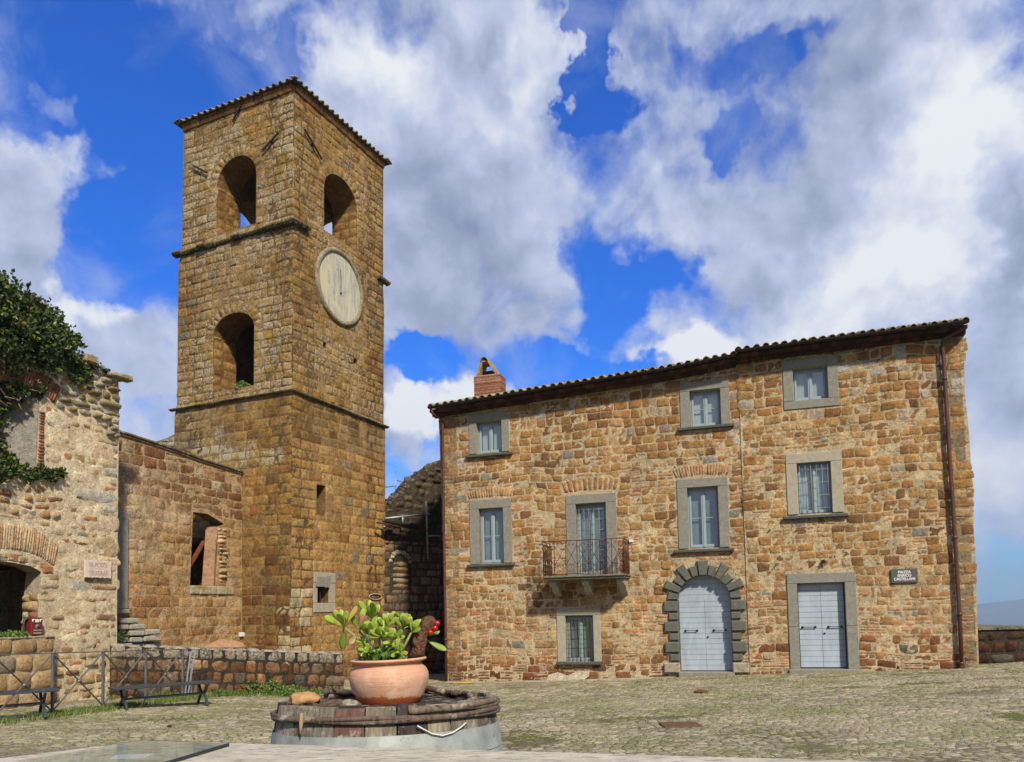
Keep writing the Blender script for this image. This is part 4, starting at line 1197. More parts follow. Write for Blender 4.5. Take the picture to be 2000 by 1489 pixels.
# rusticated surround
rng = random.Random(6); mb = MB(); mbs_ = {-1: MB(), 1: MB()}
Hh = vs - v0
hs_ = [.30, .225, .31, .225, .305, .225, .31]; sc_ = Hh/sum(hs_); 
for sg in (-1, 1):
    vv = v0; 
    for k2, h in enumerate(hs_):
        h *= sc_; big = k2 % 2 == 0
        wd = .40 if big else .28
        if k2 == 0: wd = .44
        e_ = u0 if sg < 0 else u1
        a, b = (e_-wd, e_) if sg < 0 else (e_, e_+wd)
        tgt = mbs_[sg] if k2 == 0 else mb
        box_uv(tgt, HL, a, vv+.02, b, vv+h-.02, -.05, .10+rng.uniform(-.01, .015) if big else .075, bev=.03)
        # thin smooth jamb behind
        vv += h
    e_ = u0 if sg < 0 else u1
    a, b = (e_-.20, e_) if sg < 0 else (e_, e_+.20)
    box_uv(mb, HL, a, v0, b, vs, -.25, .02, bev=.0)
nv = 11; r_, rv_ = (u1-u0)/2, vt-vs
for k2 in range(nv):
    a0 = PI*k2/nv + .028; a1 = PI*(k2+1)/nv - .028; big = k2 % 2 == 1
    t_ = .45 if big else .30
    if k2 == 5: t_ = .42; a0 -= .02; a1 += .02
    ou = lambda th, t2: (c_+(r_+t2)*math.cos(th), vs+(rv_+t2)*math.sin(th))
    P = [ou(a1, 0), ou(a0, 0), ou(a0, t_), ou(a1, t_)]; q_ = []
    inn = [ou(a1-.02, .02), ou(a0+.02, .02), ou(a0+.02, t_-.03), ou(a1-.02, t_-.03)]
    dd = .11 if big else .08
    V = [HL.pt(x, y, -.22) for x, y in P] + [HL.pt(x, y, dd-.03) for x, y in P] + [HL.pt(x, y, dd) for x, y in inn]
    f = [(8, 9, 10, 11)]
    for i in range(4):
        j = (i+1) % 4; f += [(i, j, 4+j, 4+i), (4+i, 4+j, 8+j, 8+i)]
    mb.add(V, f, (.5, .5, .5, 1))
# backing ring behind voussoirs
Q = arch(u0, u1, vs, vs, vt, 20)[2:]; O_ = arch(u0-.2, u1+.2, vs, vs, vt+.2, 20)[2:]
V = [HL.pt(*x, .02) for x in Q] + [HL.pt(*x, .02) for x in O_] + [HL.pt(*x, -.25) for x in Q]
m_ = len(Q)
mb.add(V, [(i, i+1, m_+i+1, m_+i) for i in range(m_-1)] + [(i+1, i, 2*m_+i, 2*m_+i+1) for i in range(m_-1)], (.5, .5, .5, 1))
mb.build('door_surround', MAT['quoin'], adoor)
for sg in (-1, 1): mbs_[sg].build('base_stone', MAT['quoin_low'], adoor)
# right door
d_ = WIN['dr']; o, i = d_['o'], d_['i']; cm = (i[0]+i[2])/2
mb = door_boards(HR, i[0], i[2], i[1]+.05, i[3]-.01, -.18, [(i[0]+.02, cm), (cm, i[2]-.02)])
rdoor = mb.build('door', MAT['door_paint'], house); rdoor['label'] = 'square-headed pale blue boarded double door'
mb = MB(); box_uv(mb, HR, i[0]-.02, i[1], i[2]+.02, i[3]+.01, -.27, -.222); mb.build('door_back', MAT['dark_iron'], rdoor)
door_fittings(HR, rdoor, i[0], i[2], i[1]+1.12, -.18, i[1]+.95)
mb = MB()
box_uv(mb, HR, o[0], i[3]+.003, o[2], o[3], -.22, .05, bev=.012)
vm = i[1] + (i[3]-i[1])*.5
for a, b in ((o[0], i[0]), (i[2], o[2])):
    box_uv(mb, HR, a, i[1], b, vm-.003, -.22, .048, bev=.01); box_uv(mb, HR, a, vm, b, i[3], -.22, .046, bev=.01)
mb.build('door_surround', MAT['grey_stone'], rdoor)
mb = MB(); box_uv(mb, HR, o[0]-.04, i[1]-.35, o[2]+.05, i[1]+.02, -.3, .14, bev=.02); mb.build('doorstep', MAT['grey_stone'], rdoor)
# --- balcony
w_ = WIN['bal']; vb = HL.hit(1160, 1123)[1]
bu0, bu1 = HL.hit(1059, 1130, .95)[0], HL.hit(1221.5, 1120, .95)[0]; vb = (HL.hit(1059, 1128, .95)[1]+HL.hit(1221, 1119, .95)[1])/2
mb = MB()
box_uv(mb, HL, bu0, vb-.05, bu1, vb, -.05, .98, (.3, .3, .3, 1), .012); box_uv(mb, HL, bu0+.03, vb-.11, bu1-.03, vb-.053, -.05, .93, (.3, .3, .3, 1), .01)
bal = mb.build('balcony', paint_mat('lichened_balcony_slab', (.16, .14, .10), .9, 0, .35, 9, .6, col2=(.34, .22, .03), c2=(.60, .68)), house)
for f_ in (.10, .5, .92):
    uc = bu0 + (bu1-bu0)*f_; mb = MB(); wd = .20
    prof = [(0, -.115), (.72, -.115), (.74, -.17), (.70, -.25), (.60, -.29), (.48, -.28), (.40, -.36), (.30, -.46), (.16, -.50), (0, -.56)]
    V = [HL.pt(uc-wd/2, vb+z, d) for d, z in prof] + [HL.pt(uc+wd/2, vb+z, d) for d, z in prof]; n_ = len(prof)
    mb.add(V, [tuple(range(n_)), tuple(reversed(range(n_, 2*n_)))] + [(i+n_, (i+1) % n_+n_, (i+1) % n_, i) for i in range(n_)], (.5, .5, .5, 1))
    mb.build('bracket', MAT['grey_stone_pale'], bal)
mb = MB(); rh = .98
def scroll(P, cu_, cv_, r, turns, s, dirv, r0=.006):
    """flat spiral from outside in; P maps (a,b)->world"""
    pts = []; n_ = int(14*turns)
    for k2 in range(n_+1):
        th = 2*PI*turns*k2/n_; rr2 = r*(1-.78*k2/n_); pts.append(P(cu_ + s*rr2*math.cos(th+dirv), cv_ + rr2*math.sin(th+dirv)))
    mb.tube(pts, r0, 5)
def rail_side(P, length, npan):
    mb.tube([P(0, rh), P(length, rh)], .013, 6); mb.tube([P(0, .05), P(length, .05)], .011, 6)
    pw = length/npan
    for k2 in range(npan+1): mb.tube([P(k2*pw, 0), P(k2*pw, rh)], .013, 6)
    for k2 in range(npan):
        a = k2*pw; c2 = a+pw/2
        mb.tube([P(a, .28), P(a+pw, rh-.12)], .007, 5); mb.tube([P(a+pw, .28), P(a, rh-.12)], .007, 5)
        r = min(.06, pw*.22)
        for s in (-1, 1):
            scroll(P, c2+s*r*1.05, .13, r, 1.6, s, PI*.5)
            scroll(P, c2+s*r*.8, .30, r*.75, 1.3, s, -PI*.5)
            scroll(P, c2+s*r*.8, rh-.10, r*.75, 1.3, s, -PI*.5)
            mb.tube([P(c2+s*r, .20), P(c2+s*r*1.8, .235), P(c2+s*pw/2, .25)], .006, 5)
        mb.tube([P(c2, .20), P(c2, .34)], .006, 5)
rail_side(lambda a, b: HL.pt(bu0+.04+a, vb+b, .93), bu1-bu0-.08, 7)
rail_side(lambda a, b: HL.pt(bu0+.04, vb+b, .93-a), .93, 4)
rail_side(lambda a, b: HL.pt(bu1-.04, vb+b, .93-a), .93, 4)
mb.build('railing', MAT['iron'], bal)
for uu in (bu0-.06, bu1-.02):
    mb = MB(); box_uv(mb, HL, uu, vb+rh-.06, uu+.12, vb+rh+.02, -.02, .06, bev=.01); mb.build('fixing_stone', MAT['white'], bal)
# --- eaves, gutter, roof
rng = random.Random(14)
def eave(face, pts, off_l, off_r, nm):
    mb = MB(); zf_ = ztop(pts); u0_, u1_ = pts[0][0], pts[-1][0]; n_ = 30
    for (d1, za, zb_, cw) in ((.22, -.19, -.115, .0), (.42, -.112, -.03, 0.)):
        nb = int((u1_-u0_)/.15)
        for k2 in range(nb):
            a = u0_+(u1_-u0_)*k2/nb; b = u0_+(u1_-u0_)*(k2+1)/nb - .008
            z0_, z1_ = zf_(a), zf_(b)
            P = [face.pt(a, z0_+za, -.1), face.pt(b, z1_+za, -.1), face.pt(b, z1_+za, d1), face.pt(a, z0_+za, d1),
                 face.pt(a, z0_+zb_, -.1), face.pt(b, z1_+zb_, -.1), face.pt(b, z1_+zb_, d1), face.pt(a, z0_+zb_, d1)]
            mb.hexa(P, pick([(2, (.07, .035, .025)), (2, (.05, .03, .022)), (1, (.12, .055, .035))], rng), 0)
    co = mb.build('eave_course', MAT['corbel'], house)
    mb = MB(); k3 = 28
    P = [(u0_+(u1_-u0_)*i/k3) for i in range(k3+1)]; V = []; sg = 8
    for u in P:
        z = zf_(u)
        for k2 in range(sg+1):
            th = PI + PI*k2/sg; V.append(face.pt(u, z + .052*math.sin(th) + .03, gut_off-.01 - .052*math.cos(th)))
        for k2 in range(sg, -1, -1):
            th = PI + PI*k2/sg; V.append(face.pt(u, z + .046*math.sin(th) + .03, gut_off-.01 - .046*math.cos(th)))
    m2 = 2*(sg+1)
    f = [(i*m2+k2, (i+1)*m2+k2, (i+1)*m2+(k2+1) % m2, i*m2+(k2+1) % m2) for i in range(k3) for k2 in range(m2)]
    f += [tuple(range(m2)), tuple(range(k3*m2, (k3+1)*m2))]
    mb.add(V, f, (.5, .5, .5, 1)); mb.build('gutter', MAT['gutter'], house)
    mb = MB(); slope = .28; run_ = 4.2
    # roof deck
    V = []
    for u in P:
        z = zf_(u); V += [face.pt(u, z, gut_off-.06), face.pt(u, z+slope*(run_+gut_off), -run_), face.pt(u, z-.02, gut_off-.06), face.pt(u, z-.02+slope*(run_+gut_off)-.15, -run_), face.pt(u, z-.2, -dep-.3)]
    f = []
    for i in range(k3):
        a, b = i*5, (i+1)*5; f += [(a, b, b+1, a+1), (a+2, a+3, b+3, b+2), (a, a+2, b+2, b), (a+1, b+1, b+4, a+4)]
    f += [(0, 1, 3, 2), (k3*5, k3*5+2, k3*5+3, k3*5+1)]
    mb.add(V, f, (.16, .13, .09, 1), .3)
    nt = int((u1_-u0_)/.243)
    for k2 in range(nt+1):
        u = u0_ + .09 + (u1_-u0_-.16)*k2/nt; z = zf_(u)
        tile_row(mb, face.pt(u, z+.035+rng.uniform(-.006, .006), gut_off-.01), face.pt(u, z+.035+slope*(run_+gut_off), -run_), .088, rng=rng, nt=8, seg=6)
    mb.build('roof', MAT['tile'], house)
gl2 = [(gl[0][0], gl[0][1]), gl[1], (uj-.04, zL(uj))]
gl2[0] = (gl[0][0]-.0, gl[0][1])
gr2 = [(uj-.06, zR(uj)), (gr[-1][0], gr[-1][1])]
eave(HL, gl2, 0, 0, 'L'); eave(HR, gr2, 0, 0, 'R')
# chimney
ch = HL.hit(926, 773, -2.2); ch2 = HL.hit(982, 770, -2.2)
mb = MB(); rng = random.Random(8); cw = (ch2[0]-ch[0])*.93; cu0 = ch[0]; cz1 = HL.hit(955, 733, -2.2)[1]; cz0 = ch[1]-1.2
nr = int((cz1-cz0)/.055)
for k2 in range(nr):
    z = cz0 + (cz1-cz0)*k2/nr; e_ = rng.uniform(-.008, .008)
    mb.box(HL.pt(cu0+e_, z, -2.2+e_), HL.u*(cw-2*e_), Vector((0, 0, (cz1-cz0)/nr-.010)), -HL.n*.6, pick([(2, (.30, .12, .075)), (2, (.36, .17, .11)), (1, (.24, .09, .06)), (1, (.42, .26, .18))], rng), .004)
mb.box(HL.pt(cu0+.012, cz0, -2.212), HL.u*(cw-.024), Vector((0, 0, cz1-cz0-.01)), -HL.n*.576, (.4, .33, .25, 1))
chim = mb.build('chimney', MAT['corbel'], house)
mb = MB(); ctop = HL.hit(948, 703, -2.2)[1]
cen_u = cu0+cw/2; tcu = cen_u - cw*.08
for sgn in (-1, 1):
    b0 = cen_u + sgn*cw*.40; t0 = tcu + sgn*cw*.13; th_ = .075
    V = [HL.pt(b0-sgn*th_, cz1, -2.22), HL.pt(b0+sgn*.01, cz1, -2.22), HL.pt(t0+sgn*.035, ctop-.02, -2.22), HL.pt(t0-sgn*.05, ctop-.02, -2.22)]
    V += [v_ - HL.n*.5 for v_ in V]
    f = [(0,1,2,3), (7,6,5,4), (0,4,5,1), (1,5,6,2), (2,6,7,3), (3,7,4,0)]
    mb.add(V, f if sgn < 0 else [tuple(reversed(q)) for q in f], (.36, .23, .12, 1), .35)
box_uv(mb, HL, tcu-.12, ctop-.08, tcu+.12, ctop-.005, -2.74, -2.20, (.34, .22, .12, 1), .02)
box_uv(mb, HL, cen_u-cw*.26, cz1, cen_u+cw*.20, cz1+(ctop-cz1)*.45, -2.55, -2.50, (.05, .04, .03, 1))
tile_row(mb, HL.pt(tcu, ctop-.03, -2.17), HL.pt(tcu, ctop-.03, -2.78), .13, nt=1, col=(.3, .24, .13, 1))
box_uv(mb, HL, cu0+.02, cz1-.01, cu0+cw-.02, cz1+.03, -2.75, -2.22, (.4, .25, .16, 1))
mb.build('chimney_cap', MAT['tile'], chim)
# downpipes
def P3(face, px, py, off=.12): a = face.hit(px, py, off); return face.pt(a[0], a[1], off)
mb = MB(); pts = [P3(HR, 1884, 640, .42), P3(HR, 1878, 643, .36), P3(HR, 1845, 662, .14), P3(HR, 1841, 676, .12)] + [P3(HR, x, y) for x, y in ((1845, 740), (1855, 900), (1865, 1050), (1874, 1200), (1878, 1296))]
mb.tube(pts, .05, 10)
for i in (4, 6, 7, 8): mb.tube([pts[i]+Vector((0, 0, .04)), pts[i]-Vector((0, 0, .04))], .06, 10)
mb.build('downpipe', MAT['pipe'], house)
mb = MB(); pts = [P3(HL, 841, 798, .5), P3(HL, 845, 808, .45), P3(HL, 861, 818, .16), P3(HL, 864.5, 830, .12)] + [P3(HL, x, y) for x, y in ((866, 950), (868, 1100), (871, 1250), (872, 1330))]
mb.tube(pts, .042, 10)
for i in (4, 5, 6): mb.tube([pts[i]+Vector((0, 0, .04)), pts[i]-Vector((0, 0, .04))], .052, 10)
mb.build('downpipe', MAT['pipe'], house)
# flaked plaster patch and pale quoins at the foot
mb = MB(); pl = [HL.hit(x, y) for x, y in ((1066, 1334), (1072, 1318), (1090, 1313), (1108, 1320), (1130, 1310), (1152, 1311), (1150, 1322), (1128, 1334))]
shell(mb, HL, pl[::-1], [], (.60, .52, .40, .1), .05, off=.035, back=False)
mb.build('plaster_patch', MAT['plaster'], house)
# lamp hook
mb = MB(); a = HR.hit(1607, 1097); mb.tube([HR.pt(a[0], a[1], 0), HR.pt(a[0], a[1]+.02, .1)], .03, 8); mb.tube([HR.pt(a[0], a[1]+.02, .1), HR.pt(a[0]+.04, a[1]-.04, .12)], .05, 8)
mb.build('wall_fitting', MAT['dark_iron'], house)
# street sign
def text_mesh(s, size, bold=.0, align='CENTER', extrude=.003):
    cu_ = bpy.data.curves.new('txt', 'FONT'); cu_.body = s; cu_.size = size; cu_.align_x = align; cu_.align_y = 'CENTER'; cu_.extrude = extrude; cu_.offset = bold
    ob = bpy.data.objects.new('txt', cu_); C.objects.link(ob)
    me = bpy.data.meshes.new_from_object(ob.evaluated_get(bpy.context.evaluated_depsgraph_get()))
    bpy.data.objects.remove(ob); vs_ = [tuple(v.co) for v in me.vertices]; fs_ = [tuple(p.vertices) for p in me.polygons]
    bpy.data.meshes.remove(me); bpy.data.curves.remove(cu_)
    return vs_, fs_
def put_text(mb, face, s, u, v, d, size, sx=1., bold=0., col=(.7, .7, .7, 1), serif=False):
    vs_, fs_ = text_mesh(s, size, bold)
    if face.u.cross(face.v).dot(face.n) > 0: mb.add([face.pt(u+x*sx, v+y, d+z) for x, y, z in vs_], fs_, col)
    else: mb.add([face.pt(u+x*sx, v+y, d+z) for x, y, z in vs_], [tuple(reversed(f)) for f in fs_], col)
sg = avg_rect(HR, (1739, 1113), (1791.5, 1110), (1792, 1137), (1740.5, 1140))
mb = MB(); box_uv(mb, HR, sg[0], sg[1], sg[2], sg[3], .02, .06, bev=.005)
sign = mb.build('street_sign', paint_mat('dark_slate_plate', (.075, .08, .08), .6, 0, .2, 20, .1), loc=HR.pt(sg[0], sg[1], .02))
tag(sign, 'dark slate street name plate with white lettering on the stone wall', 'sign')
mb = MB(); cx_ = (sg[0]+sg[2])/2; hh = sg[3]-sg[1]
for s_, f_ in (('PIAZZA', .76), ('ENRICO', .51), ('CASTELLANI', .26)): put_text(mb, HR, s_, cx_, sg[1]+hh*f_, .062, hh*.27, .92, .002)
mb.build('lettering', paint_mat('white_lettering', (.75, .75, .72), .6, 0, .05, 9, 0), sign)
# ================================================================== RUINED BUILDING ON THE LEFT
Rd = hdir(1500, 1182); Rn = Vector((Rd.y, -Rd.x, 0)).normalized()
R0 = at_depth(229, 1250, 18.25); R0.z = 0
RF = Face(R0, Rd, (0, 0, 1), Rn)       # u = 0 at the right-hand corner, negative to the left
ruin = empty('ruined_building', tuple(R0), 'roofless ruin of cream plaster and exposed stone with ivy on its broken top', 'ruin')
ur = RF.hit
top_px = [(231, 737), (222, 735), (205, 730), (186, 716), (165, 704), (140, 700), (110, 693), (70, 690), (30, 684), (0, 680)]
tp = [ur(*p) for p in top_px]
ul = tp[-1][0] - 2.6; zt_l = tp[-1][1] + .2
right = [ur(*p) for p in ((229, 1362), (228.5, 1200), (230, 1000), (232, 860), (232, 760))]
rout_ = [(ul, -1.), (right[0][0], -1.)] + right + tp + [(ul, zt_l)]
w_up = [ur(*p) for p in ((70, 917), (74, 850), (76, 800), (84, 765), (60, 757), (30, 745), (0, 738))]
wuz = ur(0, 927)[1]; w_up = [(ul+.9, wuz), (w_up[0][0], wuz)] + w_up[1:] + [(ul+.9, w_up[-1][1]+.02)]
w_lo = [ur(*p) for p in ((72, 1243), (75, 1190), (78, 1150), (82, 1118), (60, 1106), (25, 1099), (0, 1096))]
w_lo = [(ul+.9, w_lo[0][1])] + w_lo + [(ul+.9, w_lo[-1][1])]
def simple_orient(pl): return pl
mb = MB(); rng = random.Random(61)
RT_ = .42
creamw = (.66, .55, .37, .35)
shell(mb, RF, rout_, [w_up, w_lo], creamw, RT_, hcol=(.36, .31, .24, .3), lich=.05)
pl_ruin = [(4, (.45, .32, .17)), (2, (.50, .39, .24)), (2, (.38, .23, .10)), (1.4, (.42, .20, .09)), (1, (.30, .27, .20)), (.7, (.26, .12, .06))]
pl_top = [(3, (.26, .23, .15)), (2, (.32, .27, .17)), (1.5, (.20, .17, .11)), (1, (.34, .23, .11)), (.6, (.16, .13, .09))]
brickR = [(2, (.52, .36, .22)), (2, (.56, .43, .28)), (1, (.44, .25, .14))]
redb = [(3, (.34, .12, .055)), (2, (.40, .18, .09)), (1, (.25, .09, .045)), (1, (.30, .22, .15))]
# brick flat arch above the lower opening and reddish one above the window
def fan(face, pin, pout, n, pal, **k):
    """voussoirs between an inner and an outer polyline (face coords)"""
    def samp(pl, f):
        L2 = [0]
        for i in range(len(pl)-1): L2.append(L2[-1]+math.dist(pl[i], pl[i+1]))
        return (float(np.interp(f*L2[-1], L2, [p[0] for p in pl])), float(np.interp(f*L2[-1], L2, [p[1] for p in pl])))
    Q = []
    for i in range(n):
        a, b = i/n, (i+1)/n; Q.append([samp(pin, a), samp(pin, b), samp(pout, b), samp(pout, a)])
    blocks(mb, face, np.array(Q), np.array([pick(pal, rng, .12) for _ in Q]), **k)
    return pin + pout[::-1]
ein = [ur(*p) for p in ((-40, 1072), (0, 1073), (40, 1076), (75, 1087), (104, 1107))]; eou = [ur(*p) for p in ((-40, 1018), (0, 1019), (40, 1024), (80, 1036), (112, 1062))]
ex1 = fan(RF, ein, eou, 30, brickR, gap=.006, protr=.035, rnd=.15, jit=.008, seed=3, edge=.02, edgecol=(.5, .42, .28))
ein2 = [ur(*p) for p in ((-40, 738), (0, 742), (40, 752), (85, 768), (104, 790))]; eou2 = [ur(*p) for p in ((-40, 703), (0, 706), (50, 718), (95, 734), (120, 757))]
ex2 = fan(RF, ein2, eou2, 34, redb, gap=.007, protr=.05, rnd=.2, jit=.015, seed=4, edge=.02)
# brick quoins of the jamb
jl = [ur(*p) for p in ((72, 925), (76, 800))]; jr = [ur(*p) for p in ((86, 925), (88, 800))]
B = courses([jl[0], jr[0], jr[1], jl[1]], [], jl[0][1], jl[1][1], lambda v: rng.uniform(.05, .075), lambda u, v, h: rng.uniform(.1, .2), rng)
blocks(mb, RF, np.array(B), np.array([pick(redb, rng) for _ in B]), gap=.006, protr=.04, rnd=.2, seed=5, edge=.02)
exr = [w_up, w_lo, ex1, ex2, [jl[0], jr[0], jr[1], jl[1]]]
vt_ = max(p[1] for p in rout_)
# uneven coats of old plaster
B = courses(rout_, exr, -1., vt_-.6, lambda v: rng.uniform(.22, .5), lambda u, v, h: rng.uniform(.35, 1.0), rng)
B = [x for x in B if rng.random() < .85]
blocks(mb, RF, np.array(B), np.array([pick([(4, (.72, .60, .41, .35)), (2, (.64, .51, .33, .35)), (1.2, (.50, .45, .36, .35)), (1.2, (.62, .46, .32, .35)), (.8, (.44, .33, .20, .5))], rng, .07) for _ in B]), gap=-.03, protr=.010, prv=1., jit=.09, rnd=.9, rough=.030, sink=.012, warp=.1, seed=69, edge=.10)
B = courses(rout_, exr, -1., vt_, lambda v: rng.uniform(.13, .24), lambda u, v, h: rng.uniform(.16, .5), rng)
keep = []; cols = []; pr_ = []
ztopf = ztop(sorted([(p[0], p[1]) for p in tp]))
for x in B:
    u, v = (x[0]+x[1])/2, (x[2]+x[3])/2
    nz = vn(np.array([u*.9]), np.array([v*.9]), 3.)[0]; tz = ztopf(u)
    depth_ = tz - v
    upper = depth_ < 1.0 + .3*nz + max(0, (u+1.0))*.7
    ledge = abs(v - (wuz-.35)) < .38 and u < -1.6
    low = v < .9
    quoin = u > -.35 + .15*nz
    pkeep = 1. if upper else (.95 if ledge else (.8 if low else (.62 if quoin else .34 + .5*nz)))
    if rng.random() < pkeep:
        keep.append(x); cols.append(pick(pl_top if upper else (brickR if ledge and rng.random() < .4 else pl_ruin), rng, .14)); pr_.append(2 if upper else (1 if low or ledge else 0))
keep = np.array(keep); cols = np.array(cols); pr_ = np.array(pr_)
def tintR(u, v, c):
    c = c.copy(); k = (np.clip(fbm(u*1.1, v*.7, 9.)*1.7, 0, 1)*.4)[:, None]
    c[:, :3] = c[:, :3]*(1-k) + np.array([.56, .46, .30])*k
    return c
for kk, gp, pr2, rg in ((0, .010, .013, .02), (1, .014, .035, .03), (2, .010, .08, .05)):
    s_ = pr_ == kk
    if s_.sum(): blocks(mb, RF, keep[s_], cols[s_], gap=gp, protr=pr2, prv=.8, jit=.03, rnd=.6, rough=rg, sink=.016, lich=.1 if kk < 2 else .5, warp=.05, seed=70+kk, tint=tintR if kk < 2 else None, edgecol=(.55, .46, .30) if kk == 0 else None)
# loose stones on the broken top and coping slab at the corner
for i in range(60):
    f = rng.random()**.7; u = ul + (0-ul)*f; z = ztopf(u)
    s_ = rng.uniform(.10, .26); a = RF.pt(u, z-.05, -rng.uniform(.0, .6)); th = rng.uniform(-.3, .3)
    mb.box(a, (Rd*math.cos(th)+Rn*math.sin(th))*s_*1.5, (Rn*math.cos(th)-Rd*math.sin(th))*s_, Vector((rng.uniform(-.03, .03), 0, s_*rng.uniform(.35, .8))), pick(pl_top, rng), .03, .5)
# right return wall going back from the corner, lower jamb, room walls behind
RS = Face(RF.pt(right[2][0], 0), -Rn, (0, 0, 1), Rd)
ol = [(0.02, -1), (4.5, -1), (4.5, 4.5), (2.2, 5.2), (0.02, tp[0][1]-.05)]
shell(mb, RS, ol, [], creamw, .5)
B = courses(ol, [], -1, 6.5, lambda v: rng.uniform(.16, .26), lambda u, v, h: rng.uniform(.2, .5), rng)
blocks(mb, RS, np.array(B), np.array([pick(pl_ruin, rng) for _ in B]), gap=.014, protr=.04, rnd=.5, seed=81, rough=.02)
wall_r = mb.build('wall', MAT['plaster'], ruin)
# grey plastered jamb of the upper window, rough splay of the lower opening
mb = MB()
a, b = w_up[1], (w_up[3][0], w_up[3][1])
V = [RF.pt(a[0], a[1], -.02), RF.pt(b[0], b[1]+.25, -.02), RF.pt(b[0]-.42, b[1]+.25, -.55), RF.pt(a[0]-.42, a[1], -.55)]
mb.add(V, [(0, 1, 2, 3)], (.30, .28, .24, .1), 0)
mb.box(RF.pt(a[0]-.40, a[1]+.0, -.60), Rd*.05, Vector((0, 0, b[1]-a[1]+.25)), -Rn*.9, (.12, .11, .09, .3))
mb.build('window_jamb', MAT['plaster'], ruin)
mb = MB(); rng = random.Random(62)
a, b = w_lo[1], w_lo[3]
JF = Face(RF.pt(a[0]+.004, 0, 0), -Rn, (0, 0, 1), -Rd)
B = courses(rect(0, a[1], .42, b[1]-.02), [], a[1], b[1], lambda v: rng.uniform(.12, .22), lambda u, v, h: rng.uniform(.15, .35), rng)
blocks(mb, JF, np.array(B), np.array([pick(pl_ruin, rng) for _ in B]), gap=.01, protr=.05, rnd=.5, seed=83, rough=.02)
mb.build('opening_jamb', MAT['plaster'], ruin); mb = MB()
for i in range(16):       # broken infill hanging below the brick arch
    f = i/15; u = ein[1][0] + (ein[-1][0]-ein[1][0])*f; v = float(np.interp(u, [p[0] for p in ein], [p[1] for p in ein]))
    mb.box(RF.pt(u-.1, v-.17-rng.uniform(0, .08), -.35), Rd*rng.uniform(.15, .3), -Rn*.0+Vector((0, 0, rng.uniform(.10, .2))), Rn*rng.uniform(.28, .42), pick(pl_ruin, rng), .03)
mb.build('opening_rubble', MAT['plaster'], ruin)
# room behind the openings, dark inside
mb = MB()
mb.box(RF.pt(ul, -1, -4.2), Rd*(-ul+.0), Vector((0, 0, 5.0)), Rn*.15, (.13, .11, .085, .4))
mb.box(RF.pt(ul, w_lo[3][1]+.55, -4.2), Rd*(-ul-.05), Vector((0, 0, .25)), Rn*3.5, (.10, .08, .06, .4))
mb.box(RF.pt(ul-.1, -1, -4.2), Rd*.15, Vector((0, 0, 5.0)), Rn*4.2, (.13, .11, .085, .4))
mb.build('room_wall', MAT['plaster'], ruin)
# projecting block ledge under the opening
mb = MB(); rng = random.Random(63)
l0 = RF.hit(107, 1250, .3)[0]; lz = RF.hit(50, 1245, .3)[1]
LF = Face(RF.pt(0, 0, .30), Rd, (0, 0, 1), Rn)
ol = rect(ul, -1, l0, lz-.02); shell(mb, LF, ol, [], (.46, .37, .23, .3), .34)
vv = lz-.02; B = []
while vv > -.8:
    h = rng.uniform(.29, .36); u = l0
    while u > ul:
        wd = rng.uniform(.36, .56); B.append((max(u-wd, ul), u, vv-h, vv)); u -= wd
    vv -= h
blocks(mb, LF, np.array(B), np.array([pick([(3, (.40, .255, .12)), (2, (.44, .30, .16)), (1, (.34, .21, .10)), (1, (.30, .24, .15))], rng) for _ in B]), gap=.014, protr=.05, rnd=.35, seed=85, rough=.012, edgecol=(.42, .34, .22))
EF = Face(RF.pt(l0, 0, .30), -Rn, (0, 0, 1), Rd)
B = courses(rect(0, -1, .3, lz-.02), [], -1, lz-.02, lambda v: .32, lambda u, v, h: .3, rng); blocks(mb, EF, np.array(B), np.array([pick(pl_ruin, rng) for _ in B]), gap=.01, protr=.02, seed=86)
for i in range(14):
    u = ul + (l0-ul)*i/14; mb.box(RF.pt(u+.01, lz-.03, -.05), Rd*((l0-ul)/14-.02), Vector((0, 0, .05+rng.uniform(-.01, .02))), Rn*(.37+rng.uniform(-.03, .03)), (.34, .28, .18, .6), .015, .4)
mb.build('stone_ledge', MAT['plaster'], ruin)
# plaque
pr = avg_rect(RF, (160.8, 1093), (210.6, 1097), (210, 1131), (160.5, 1127))
mb = MB(); rng = random.Random(64)
V = []; n_ = 16; pl = []
for i in range(n_+1): pl.append((pr[0]+(pr[2]-pr[0])*i/n_, pr[1]+rng.uniform(-.012, .012)))
for i in range(n_+1): pl.append((pr[2]-(pr[2]-pr[0])*i/n_, pr[3]+rng.uniform(-.006, .006)))
shell(mb, RF, pl, [], (.5, .5, .5, 1), .05, off=.10)
plq = tag(mb.build('plaque', paint_mat('pale_marble_plaque', (.62, .53, .45), .8, 0, .1, 12, .3, col2=(.55, .42, .35)), loc=RF.pt(pr[0], pr[1], .06)), 'chipped pale pinkish stone plaque with faded red letters on the ruined wall', 'plaque')
mb = MB(); cx_ = (pr[0]+pr[2])/2; hh = pr[3]-pr[1]
put_text(mb, RF, 'RR.POSTE', cx_-.02, pr[1]+hh*.72, .102, hh*.36, .86, 0)
put_text(mb, RF, 'TELEGRAFI', cx_, pr[1]+hh*.25, .102, hh*.36, .80, 0)
box_uv(mb, RF, cx_-.1, pr[1]+hh*.5, cx_+.12, pr[1]+hh*.52, .10, .104)
mb.build('lettering', paint_mat('faded_red_paint', (.36, .20, .165), .9, 0, .25, 40, 0, col2=(.55, .45, .38), c2=(.54, .62)), plq)
